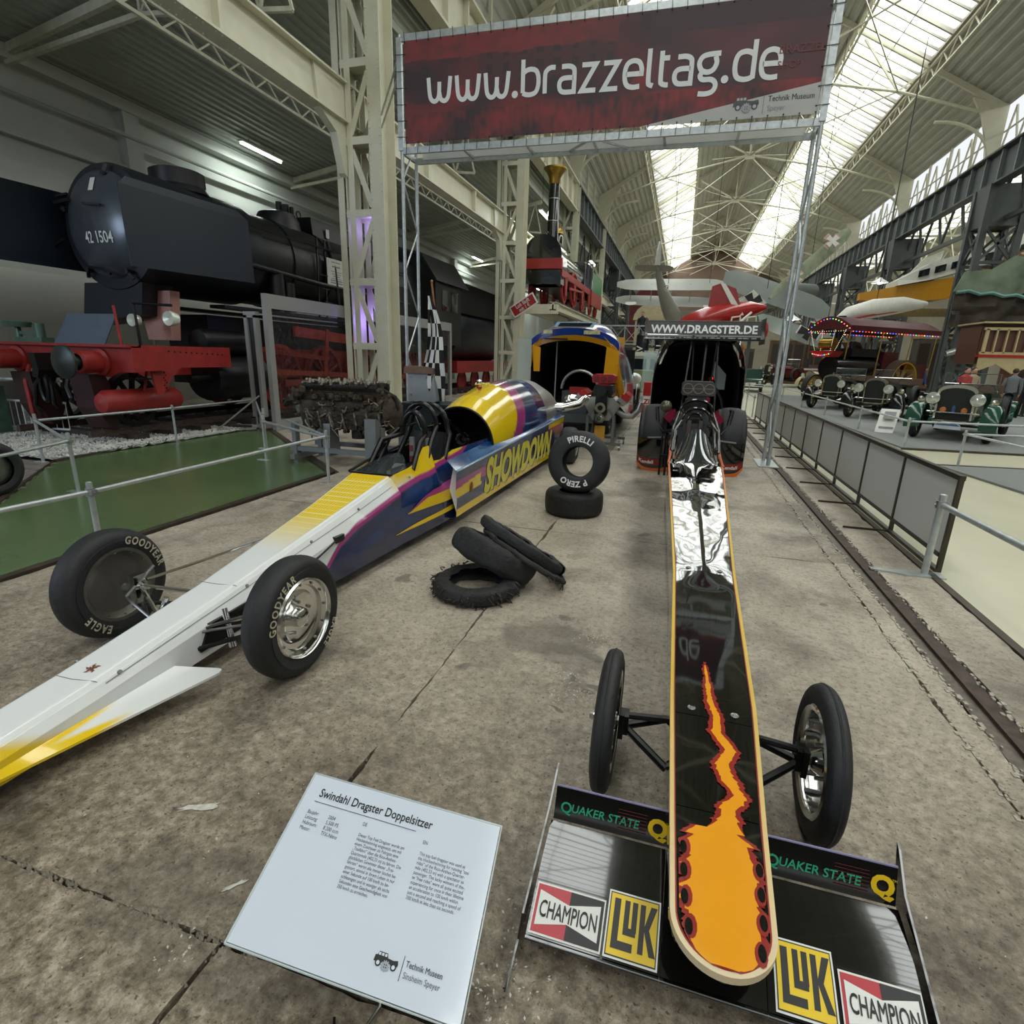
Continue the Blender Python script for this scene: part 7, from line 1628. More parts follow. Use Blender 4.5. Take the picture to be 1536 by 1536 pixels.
obj('tail_fin', MB().prism([(1.4, 3.7), (2.6, 4.6), (2.1, 5.2), (1.7, 5.0)], 33.2, 33.26, lambda a, z, h: (a, h, z)), gg, gp)
def cross(par, c, u, v, r, mats, lift):
    c, u, v = Vector(c), Vector(u).normalized(), Vector(v).normalized()
    for k, (w_, m) in enumerate(mats):
        pts = []
        for q in range(4):
            a = PI/2*q
            for (x, y) in ((w_*.28, w_*.28), (w_*.42, w_), (-w_*.42+.0, w_), (-w_*.28, w_*.28))[:3]: pts.append((x*math.cos(a)-y*math.sin(a), x*math.sin(a)+y*math.cos(a)))
        obj('cross_marking', MB().flat([(x*r, y*r) for x, y in pts], plane_fr(c+Vector(lift)*(k+1), u, v)), m, par)
blk = M('marking_black', '#161616', .5)
obj('marking_field', MB().prism([(2.55, 4.35), (3.3, 4.9), (3.95, 5.15), (3.2, 5.9), (2.45, 5.2)], 33.35, 33.4, lambda a, z, h: (a, h, z*.9+.1)), awh, gp); cross(gp, (3.2, 33.3, 4.75), (.85, 0, .5), (-.5, 0, .85), .48, ((1.0, blk),), (0, -.03, 0)); cross(gp, (6.2, 33.6, 3.3), (.9, 0, -.3), (.4, 0, .9), .5, ((1.15, awh), (1.0, blk)), (0, -.03, 0))
obj('chequered_wing', wingslab((4.2, 34.3, 5.0), (8.0, 36.8, 8.8), (.5, .3, -.5), .08, .9), M('wing_light_green', '#9aa38b', .5, var=.3, scale=3), gp)
for (c, k) in (((5.2, 34.2, 6.1), 1), ((6.9, 35.4, 8.0), 1)): cross(gp, c, (.6, .2, .65), (-.6, 0, .5), .36, ((1.2, M('marking_pink', '#b89a8c', .6)), (.9, awh)), (0.02, -.06, 0))
hang(gp, [(4, 34.5, 5.6), (6.5, 37.8, 6.2)])
# dark red gable house and cream facade beyond the walkway
tag(obj('painted_facade', MB().prism([(-5.5, 0), (-2.6, 0), (-2.6, 8.6), (-4.2, 8.9), (-5.5, 7.0)], 58, 58.4, lambda a, z, h: (a, h, z)), M('dark_red_facade', '#5c1c20', .6)), 'dark red fairground facade panel at the far left of the nave', 'facade')
t = thing('cream_showpiece', 'ornate cream fairground house front with arched roof beyond the walkway', 'facade', (-3.0, 50, 0)); crm = M('show_cream', '#b5a888', .6, var=.15)
obj('wall', MB().box(-4.2, -1.2, 50, 51, 0, 4.9), crm, t); obj('arched_roof', MB().prism([(-4.4, 4.9)]+[(-2.7+1.7*math.cos(a), 4.9+1.4*math.sin(a)) for a in [PI-PI*i/10 for i in range(11)]][1:-1]+[(-1.0, 4.9)], 49.9, 51, lambda a, z, h: (a, h, z)), crm, t); obj('doorway', MB().box(-3.6, -2.7, 49.93, 50.0, 2.7, 4.6), M('doorway_dark', '#4b4a42', .6), t); obj('scroll_ornament', MB().tube([(-2.0, 49.9, 4.2), (-1.6, 49.85, 5.6), (-1.1, 49.85, 5.2), (-1.4, 49.85, 4.6)], .15, 8), crm, t)
# steel walkway across the nave with visitors and tanks
wk = thing('steel_walkway', 'dark steel walkway with lattice parapet crossing behind the two dragsters', 'walkway', (-1.5, 32, 0))
obj('deck', MB().box(-7.0, 0.6, 32, 33.6, 2.35, 2.45), darkgrey, wk); obj('parapet_rail', MB().bar((-7, 32, 3.45), (.6, 32, 3.45), .05, .07).bar((-7, 32, 2.5), (.6, 32, 2.5), .05, .07), galv, wk)
for k in range(11): x = -7+.76*k; obj('parapet_post', MB().bar((x, 32, 2.4), (x, 32, 3.45), .05, .05), galv, wk)
for k in range(10): x = -7+.76*k; obj('parapet_cross', MB().bar((x, 32, 2.5), (x+.76, 32, 3.4), .02, .03).bar((x+.76, 32, 2.5), (x, 32, 3.4), .02, .03), galv, wk)
for x in (-6.8, -3.8, -.2): obj('support', MB().bar((x, 32.2, 0), (x, 32.2, 2.35), .14, .14).bar((x, 33.4, 0), (x, 33.4, 2.35), .14, .14), darkgrey, wk)
def person(label, loc, rz, top, trousers, hair, h=1.75, grp='museum visitors'):
    t = thing('person', label, 'person', loc, grp); t.rotation_euler = (0, 0, rz); s_ = h/1.75; X = Matrix.Scale(s_, 4)
    WLl = WL[t.name]; WL[t.name] = Vector((0, 0, 0))
    def po2(n, mb, m): return obj(n, mb, m, t)
    rings = [(.0, .11, .92, .16, .11), (.0, 0, 1.05, .165, .115), (.0, 0, 1.2, .165, .11), (0, 0, 1.35, .19, .12), (0, 0, 1.44, .18, .11), (0, .0, 1.49, .09, .08), (0, -.005, 1.54, .058, .06)]
    def rr_(lst): return [[(cx+rx*math.cos(a), (cy if i else 0)+ry*math.sin(a), z) for a in [2*PI*k/14 for k in range(14)]] for i, (cx, cy, z, rx, ry) in enumerate(lst)]
    po2('jacket', MB(X).loft(rr_(rings)).tube([(-.19, 0, 1.42), (-.24, .02, 1.15), (-.23, -.08, .90)], [.062, .052, .04], 10).tube([(.19, 0, 1.42), (.25, .02, 1.15), (.22, -.10, .92)], [.062, .052, .04], 10), top)
    po2('trousers', MB(X).tube([(-.09, 0, .95), (-.10, -.01, .5), (-.10, .02, .09)], [.10, .075, .055], 10).tube([(.09, 0, .95), (.11, -.03, .5), (.12, -.02, .09)], [.10, .075, .055], 10), trousers)
    po2('shoe', MB(X).ball((-.10, -.05, .045), (.05, .13, .045), 10), blackm); po2('shoe', MB(X).ball((.12, -.09, .045), (.05, .13, .045), 10), blackm)
    skin = M('skin', '#c4957c', .55, var=.04)
    po2('head', MB(X).ball((0, -.01, 1.635), (.078, .095, .115), 14).ball((0, -.11, 1.62), (.014, .02, .024), 6).ball((.08, 0, 1.63), (.012, .02, .03), 6).ball((-.08, 0, 1.63), (.012, .02, .03), 6).ball((0, -.095, 1.575), (.028, .012, .007), 6).tube([(0, 0, 1.5), (0, -.005, 1.58)], .05, 10), skin)
    po2('eyes', MB(X).ball((-.03, -.095, 1.65), (.012, .008, .008), 6).ball((.03, -.095, 1.65), (.012, .008, .008), 6), blackm); po2('hair', MB(X).ball((0, .015, 1.67), (.088, .1, .1), 12), hair)
    for s in (-1, 1):
        bx = s*.225; mb = MB(X); mb.ball((bx, -.10, .86), (.025, .035, .045), 8)
        for f_ in range(4): mb.tube([(bx+.0, -.125+.018*f_, .83), (bx-.004*s, -.13+.018*f_, .79), (bx-.012*s, -.125+.016*f_, .755+.006*abs(f_-1.5))], [.009, .008, .006], 6)
        mb.tube([(bx-s*.01, -.13, .87), (bx-s*.025, -.155, .84), (bx-s*.03, -.155, .81)], [.011, .009, .007], 6); po2('hand', mb, skin)
    WL[t.name] = WLl; return t
navy = M('navy_jacket', '#1e2230', .8); dkt = M('dark_trousers', '#23252a', .8); hairb = M('dark_hair', '#2a211b', .7)
person('visitor in dark clothes leaning at the walkway rail left of the web address', (-2.35, 32.5, 2.45), -.2, navy, dkt, hairb)
for k, x in enumerate((-2.1, -1.15)):
    t = thing('upright_tank', ['dark upright cylinder with white marks under the walkway, left one', 'dark upright cylinder with pale vertical letters under the walkway, right one'][k], 'tank', (x, 30.6, 0), 'dark cylinders under the walkway')
    obj('shell', MB().lathe([(0, 0), (.33, 0), (.33, 2.9), (.2, 3.05), (0, 3.08)], (x, 30.6, 0), 'z', 20), M('tank_dark', '#25292b', .35, .3), t)
    vs, fs = text2d('CIU' if k else 'AV', .42, bold=.02); obj('lettering', MB().add([(x+.05-y, 30.25, 2.1+xx) for xx, y in vs], fs, False), whitetxt, t)
tag(obj('yellow_cabinet', MB().box(-3.35, -2.95, 29.5, 29.9, 0, 2.75), M('yellow_ochre', '#c9962e', .5)), 'tall ochre yellow cabinet behind the old van', 'cabinet')
# ============================================================ SHOW CARS BEHIND THE DRAGSTERS
# blue, white and yellow funny car shell, raised, seen from the front
FX, FY = -2.35, 12.6
fc = thing('funny_car_shell', 'blue, white and yellow racing car shell tipped up over a black interior', 'car body', (FX, FY, 0))
fblue, fyel, fwh = M('shell_blue', '#2a4fa8', .15, var=.05, coat=.8), M('shell_yellow', '#dd9c18', .15, var=.04, coat=.8), M('shell_white', '#cfd4d6', .2, coat=.6)
def shell_x(t): return FX+1.03*math.sin(t)    # t -pi/2..pi/2
def frontring(y, w_, zt, zb, k=3.2, n=28):
    out = []
    for i in range(n+1):
        a = PI*i/n; c, s_ = math.cos(a), math.sin(a); out.append((FX+w_*math.copysign(abs(c)**(2/k), c), y, zb+(zt-zb)*abs(s_)**(2/k)))
    return out
mb = MB(); rs = [frontring(12.5, .98, 2.16, .75), frontring(12.42, 1.0, 2.30, .8), frontring(12.6, 1.02, 2.40, .8), frontring(13.2, 1.08, 2.50, .6), frontring(14.5, 1.15, 2.35, .3), frontring(16.4, 1.1, 2.0, .3)]
def fcol(p): return lin('#d08f14') if p[1] < 12.44 and p[2] > 1.95 else (lin('#2a4fa8') if p[2] > 2.12 and p[1] < 13 else (lin('#cfd4d6') if p[2] > 2.2 else (lin('#d99a18') if p[1] < 12.7 else lin('#3a3f63'))))
mb.loft(rs, cap=False, closed=False); mb.col = [fcol(p) for r in rs for p in r]
obj('outer_shell', mb, paint, fc)
def lip(x, z0, z1, y0, nm, m):
    pass
obj('front_band', MB().loft([[(FX+1.0*math.sin(t), 12.36+.2*(1-math.cos(t)), zz) for zz in (2.06-.38*(1-math.cos(t)), 2.17-.38*(1-math.cos(t)), 2.17-.38*(1-math.cos(t))+.001)] for t in [lerp(-1.35, 1.5, i/30) for i in range(31)]], cap=False, smooth=False), fyel, fc)
obj('blue_band', MB().loft([[(FX+1.0*math.sin(t), 12.37+.2*(1-math.cos(t)), zz) for zz in (2.171-.36*(1-math.cos(t)), 2.32-.36*(1-math.cos(t)), 2.321-.36*(1-math.cos(t)))] for t in [lerp(-1.35, 1.5, i/30) for i in range(31)]], cap=False, smooth=False), fblue, fc)
obj('grille_slot', MB().box(FX-.62, FX-.1, 12.33, 12.36, 2.07, 2.10), blackm, fc); obj('bonnet_vent', MB().prism([(-.42, 2.335), (.42, 2.335), (.5, 2.44), (-.36, 2.44)], 12.38, 12.46, lambda a, z, h: (FX+a, h, z)), M('vent_pale_blue', '#9cc8dc', .3), fc); obj('vent_mesh', MB().prism([(-.34, 2.35), (.36, 2.35), (.42, 2.42), (-.28, 2.42)], 12.36, 12.38, lambda a, z, h: (FX+a, h, z)), blackm, fc)
for nm, x, w_ in (('shell_emblem', -.55, .2), ('shell_emblem', .42, .35)): obj(nm, MB().box(FX+x-w_/2, FX+x+w_/2, 12.355, 12.36, 2.19, 2.27), M('emblem_pale', '#b9b98a', .4, var=.5, scale=12), fc)
obj('inner_lining', MB().loft([frontring(12.46, .93, 2.06, .85), frontring(14.4, 1.0, 2.1, .5), frontring(16.3, .95, 1.9, .4)], cap=False, closed=False), M('lining_black', '#0b0b0b', .8), fc)
obj('rear_closure', MB().box(FX-1.05, FX+1.05, 16.3, 16.35, .3, 1.95), M('lining_black'), fc); obj('wheel_arch_panel', MB().prism([(.72, 1.28), (1.03, 1.2), (1.02, 1.86), (.75, 1.95)], 12.42, 12.46, lambda a, z, h: (FX+a, h, z)), fyel, fc); obj('wheel_arch_panel', MB().prism([(-.86, 1.38), (-.72, 1.38), (-.72, 1.9), (-.9, 1.95)], 12.42, 12.46, lambda a, z, h: (FX+a, h, z)), fyel, fc)
obj('side_sill', MB().tube([(FX+.98, 12.45, 1.6), (FX+1.08, 12.6, 1.1), (FX+1.14, 12.9, .7)], [.05, .08, .06], 8), fyel, fc)
obj('prop_rod', MB().cyl((FX-.45, 12.9, .5), (FX-.45, 12.9, 2.1), .018, 6), galv, fc); obj('inner_ring', MB().tube([(FX+.15+.42*math.cos(a), 12.8, 1.0+.42*math.sin(a)) for a in [PI*i/14 for i in range(15)]], .035, 8), brush, fc)
obj('chassis', MB().box(FX-.5, FX+.5, 12.7, 16.2, .25, .45).box(FX-.3, FX+.3, 13.0, 13.9, .45, .95), darkgrey, fc)
obj('red_scoop', MB().box(FX-.1, FX+.3, 12.85, 13.0, .90, 1.05), redp, fc)
for s in (-1, 1): wheel(fc, 'rear_wheel', (FX+s*.75, 15.3, .42), .42, .2, .4, s, rimdark, False); wheel(fc, 'front_wheel', (FX+s*.8, 12.95, .3), .3, .18, .15, s, rimdark, False)
# display engine on trolley
de = thing('racing_engine', 'supercharged racing engine with red rocker covers on a wheeled grey stand', 'engine', (-1.4, 10.7, .4))
def DE(n, mb, m): return obj(n, mb, m, de)
ex, ey = -1.40, 10.7; cast = M('dark_casting'); 
DE('engine_block', MB().prism([(-.16, .55), (.16, .55), (.34, .86), (.22, .98), (-.22, .98), (-.34, .86)], ey, ey+.6, lambda a, z, h: (ex+a, h, z)), brush); DE('supercharger', MB().prism([(-.17, 1.0), (.17, 1.0), (.2, 1.08), (.16, 1.2), (-.16, 1.2), (-.2, 1.08)], ey+.05, ey+.6, lambda a, z, h: (ex+a, h, z)), cast)
DE('scoop', MB().prism([(-.2, 1.25), (.2, 1.25), (.22, 1.30), (.22, 1.38), (.17, 1.41), (-.17, 1.41), (-.22, 1.38), (-.22, 1.30)], ey+.05, ey+.35, lambda a, z, h: (ex+a, h, z)).box(ex-.1, ex+.1, ey+.1, ey+.3, 1.2, 1.26), redp)
for k in (-1, 0, 1): DE('scoop_hole', MB().lathe([(0, 0), (.045, 0), (.05, -.01), (.045, -.012)], (ex+k*.13, ey+.04, 1.33), 'y', 16), M('scoop_dark_red', '#6c2222', .5))
DE('drive_pulley', MB().lathe([(0, 0), (.11, 0), (.12, .02), (.12, .08), (0, .08)], (ex, ey-.12, .72), 'y', 24), cast); DE('drive_pulley', MB().lathe([(0, 0), (.09, 0), (.09, .08)], (ex, ey-.12, 1.10), 'y', 20), cast); DE('pulley_cap', MB().lathe([(0, -.02), (.05, -.02), (.07, .01), (.10, .01), (.10, .03)], (ex-.01, ey-.15, .60), 'y', 24), alu); DE('pulley_cap', MB().lathe([(.05, .0), (.10, 0), (.10, .03)], (ex, ey-.16, .80), 'y', 24), alu)
DE('drive_belt', MB().box(ex-.11, ex+.11, ey-.09, ey-.03, .72, 1.12), blackm)
for s in (-1, 1):
    T = Matrix.Translation((ex+s*.40, ey+.3, .98)) @ Matrix.Rotation(s*math.radians(-38), 4, 'Y') if s < 0 else Matrix.Translation((ex+s*.40, ey+.3, .95)) @ Matrix.Rotation(math.radians(38), 4, 'Y')
    mb = MB(T); mb.cbox((0, 0, .05), (.16, .62, .08)); 
    for k in range(4): mb.cbox((0, -.22+k*.15, .11), (.12, .07, .05))
    DE('rocker_cover', mb, redp); DE('cylinder_head', MB(T).cbox((0, 0, -.03), (.18, .6, .09)), brush)
DE('exhaust_pipe', MB().tube([(ex+.32, ey+.1, .72), (ex+.45, ey, .66), (ex+.6, ey-.02, .66), (ex+.70, ey, .78), (ex+.74, ey, .93)], .055, 12), brush)
DE('intake_pipe', MB().tube([(ex-.25, ey+.2, .92), (ex-.45, ey+.1, .90), (ex-.62, ey+.1, .92)], [.09, .10, .10], 16), alu); DE('intake_elbow', MB().ball((ex-.66, ey+.1, .86), (.12, .12, .14), 14), alu); DE('oil_sump', MB().box(ex-.14, ex+.14, ey+.05, ey+.55, .42, .56), cast)
st_ = thing('engine_trolley', 'grey angular trolley with castors under the racing engine', 'stand', (ex, ey+.2, 0))
for s in (-1, 1):
    obj('trolley_leg', MB().bar((ex+s*.14, ey, .78), (ex+s*.25, ey, .62), .05, .05).bar((ex+s*.25, ey, .64), (ex+s*.25, ey, .14), .05, .05), sg, st_); obj('trolley_rail', MB().bar((ex+s*.25, ey-.1, .14), (ex+s*.25, ey+.9, .14), .05, .05), sg, st_)
    for y in (ey-.05, ey+.85): obj('castor', MB().lathe([(0, -.015), (.045, -.015), (.045, .015), (0, .015)], (ex+s*.40, y, .045), 'x', 14).bar((ex+s*.40, y, .05), (ex+s*.38, y, .12), .03, .03), steelb, st_)
    obj('trolley_leg', MB().bar((ex+s*.25, ey+.6, .12), (ex+s*.2, ey+.6, .6), .04, .04), sg, st_)
obj('cross_bar', MB().bar((ex-.42, ey-.05, .12), (ex+.42, ey-.05, .12), .05, .05), sg, st_); obj('cross_bar', MB().bar((ex-.42, ey+.85, .12), (ex+.42, ey+.85, .12), .05, .05), sg, st_); obj('stand_plate', MB().box(ex-.1, ex+.1, ey-.03, ey+.0, .2, .45), M('yellow_ochre'), st_)
# clear tall panel (polycarbonate) standing left of blue shell
tag(obj('clear_panel', MB().box(-2.88, -2.62, 9.92, 9.94, 0.0, 2.0), glassy('polycarbonate', (.7, .74, .72), .45, .15)), 'tall narrow clear plastic panel standing left of the blue and yellow shell', 'panel')
# black funny car body behind the black dragster
bc = thing('funny_car_shell', 'glossy black racing car shell standing open behind the black dragster engine', 'car body', (.30, 11.8, 0))
def ring2(y, w_, zt, zb, n=40, k=5.0):
    out = []
    for i in range(n+1):
        a = PI*i/n; c, s_ = math.cos(a), math.sin(a); out.append((.32+w_*math.copysign(abs(c)**(2/k), c)*(1-.10*((max(0, s_))**2)), y, zb+(zt-zb)*abs(s_)**(2/k)))
    return out
rs = [ring2(11.45, .80, 2.10, .42), ring2(11.40, .84, 2.20, .38), ring2(11.5, .86, 2.27, .36), ring2(12.2, .90, 2.34, .3), ring2(13.6, .95, 2.1, .25), ring2(15.5, .9, 1.6, .25)]
obj('outer_shell', MB().loft(rs, cap=False, closed=False), blackpaint, bc); obj('inner_lining', MB().loft([ring2(11.47, .77, 2.06, .42), ring2(13.5, .86, 2.0, .35), ring2(15.4, .82, 1.5, .3)], cap=False, closed=False), M('lining_black'), bc)
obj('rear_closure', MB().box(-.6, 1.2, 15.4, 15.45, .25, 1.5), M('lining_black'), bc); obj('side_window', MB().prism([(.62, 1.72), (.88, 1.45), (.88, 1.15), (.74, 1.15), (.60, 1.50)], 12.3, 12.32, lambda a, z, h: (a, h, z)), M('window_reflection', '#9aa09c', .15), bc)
obj('orange_flank_graphic', MB().prism([(1.02, 1.75), (1.09, 1.72), (1.10, 1.95), (1.04, 2.05), (.98, 2.08)], 11.55, 11.58, lambda a, z, h: (a, h, z)), M('orange_stripe'), bc); obj('red_lamp', MB().ball((.62, 12.5, 1.32), (.03, .02, .08)), M('red_lamp', '#c01010', .3, emit='#ff2010', es=3), bc)
obj('roof_vent', MB().box(.0, .35, 11.36, 11.44, 2.17, 2.21), chrome, bc); obj('shell_strut', MB().tube([(.95, 11.6, .4), (.80, 11.7, 1.0), (.55, 11.8, 1.4)], .03, 6), blackm, bc); obj('chassis', MB().box(-.2, .85, 11.6, 15.3, .25, .42), darkgrey, bc)
for s in (-1, 1): wheel(bc, 'rear_wheel', (.32+s*.68, 14.4, .42), .42, .2, .36, s, rimdark, False); wheel(bc, 'front_wheel', (.32+s*.7, 12.0, .3), .3, .18, .16, s, rimdark, False)
# small things between the shells
t = thing('motorcycle', 'white-faired motorcycle seen from the front between the two shells', 'motorcycle', (-1.38, 18, 0))
obj('fairing', MB().loft([[(-1.38+w_*math.cos(a), 17.6+d-.08*math.sin(a), z+h_*math.sin(a)) for a in [2*PI*k/16 for k in range(16)]] for w_, h_, d, z in ((.05, .06, -.12, 1.16), (.15, .12, -.05, 1.15), (.22, .17, .1, 1.12), (.22, .18, .3, 1.12))]), whitep, t)
obj('front_wheel', MB().lathe(tyre_prof(.31, .22, .11), (-1.38, 17.7, .31), 'x', 28), rubber, t); obj('fork', MB().tube([(-1.48, 17.7, .35), (-1.47, 17.85, 1.0)], .025, 8).tube([(-1.28, 17.7, .35), (-1.29, 17.85, 1.0)], .025, 8), chrome, t); obj('engine', MB().box(-1.55, -1.21, 17.95, 18.5, .3, .8), blackm, t); obj('seat_and_tank', MB().tube([(-1.38, 18.0, .95), (-1.38, 18.5, .9), (-1.38, 19.1, .85)], [.16, .14, .1], 12), whitep, t); obj('rear_wheel', MB().lathe(tyre_prof(.31, .22, .14), (-1.38, 19.1, .31), 'x', 28), rubber, t)
obj('rim', MB().lathe([(.22, .03), (.2, .0), (.22, -.03)], (-1.38, 17.7, .31), 'x', 20).lathe([(.22, .03), (.2, .0), (.22, -.03)], (-1.38, 19.1, .31), 'x', 20), alu, t)
t = thing('vending_box', 'red and white crate stand with red letters right of the motorcycle', 'box', (-1.0, 19, 0))
obj('red_top', MB().box(-1.14, -.42, 19, 19.6, .55, .98), redp, t); obj('white_middle', MB().box(-1.12, -.44, 19.02, 19.6, .25, .55), whitep, t); obj('red_base', MB().box(-1.14, -.72, 18.9, 19.5, -.0, .25), redp, t)
vs, fs = text2d('ZIA', .22, bold=.03); obj('lettering', MB().add([(-.93+x, 19.01, .29+y) for x, y in vs], fs, False), redp, t)
tag(obj('glass_showcase', MB().box(-1.30, -.78, 20, 20.5, 0, 2.0), glassy('case_glass', (.75, .85, .85), .35, .05)), 'narrow upright glass showcase in front of the cream and green van', 'showcase')
# van
vn = thing('van', 'cream and olive green vintage van parked behind the motorcycle', 'van', (-1.6, 26, 0)); vcream = M('van_cream', '#c3c5b4', .3, var=.04, coat=.5); volive = M('van_olive', '#6f7443', .3, var=.05, coat=.5)
prof = [(25.0, .35), (25.0, .9), (25.15, 1.2), (25.45, 1.75), (25.8, 1.95), (28.8, 1.98), (29.2, 1.8), (29.3, .5), (29.2, .35)]
obj('lower_body', MB().prism([(-3.35, .35), (-.25, .35), (-.15, .9), (-.35, 1.22), (-3.35, 1.22)], 25.6, 27.3, lambda a, z, h: (a, h, z)), volive, vn); obj('upper_body', MB().prism([(-3.35, 1.22), (-.35, 1.22), (-.55, 1.75), (-.85, 1.90), (-3.35, 1.98)], 25.65, 27.2, lambda a, z, h: (a, h, z)), vcream, vn)
obj('roof', MB().prism([(-3.4, 1.86), (-.75, 1.84), (-.95, 1.98), (-3.4, 2.08)], 25.55, 27.3, lambda a, z, h: (a, h, z)), vcream, vn)
for xa, xb in ((-3.2, -2.45), (-2.3, -1.5), (-1.35, -.75)): obj('side_window', MB().prism([(xa, 1.28), (xb+(.12 if xb > -1 else 0), 1.28), (xb-.02, 1.72), (xa, 1.74)], 25.61, 25.64, lambda a, z, h: (a, h, z)), dglass, vn)
obj('bumper', MB().tube([(-.2, 25.6, .45), (-.08, 25.9, .45), (-.08, 27.0, .45)], .05, 8), whitep, vn)
for x in (-2.9, -.85): obj('van_wheel', MB().lathe(tyre_prof(.33, .2, .17)+[], (x, 25.65, .33), 'y', 28).lathe([(.2, -.05), (.1, -.09), (0, -.09)], (x, 25.65, .33), 'y', 20), rubber, vn)
obj('headlamp', MB().ball((-.14, 26.0, .85), (.05, .11, .11)), chrome, vn)
tag(obj('dark_stool', MB().box(-2.1, -1.65, 18.6, 19.0, .5, 1.25).bar((-2.0, 18.7, 0), (-1.95, 18.75, .5), .03, .03).bar((-1.75, 18.7, 0), (-1.8, 18.75, .5), .03, .03).bar((-2.0, 18.95, 0), (-1.95, 18.9, .5), .03, .03).bar((-1.75, 18.95, 0), (-1.8, 18.9, .5), .03, .03), blackm), 'black box on thin legs just left of the motorcycle', 'box')
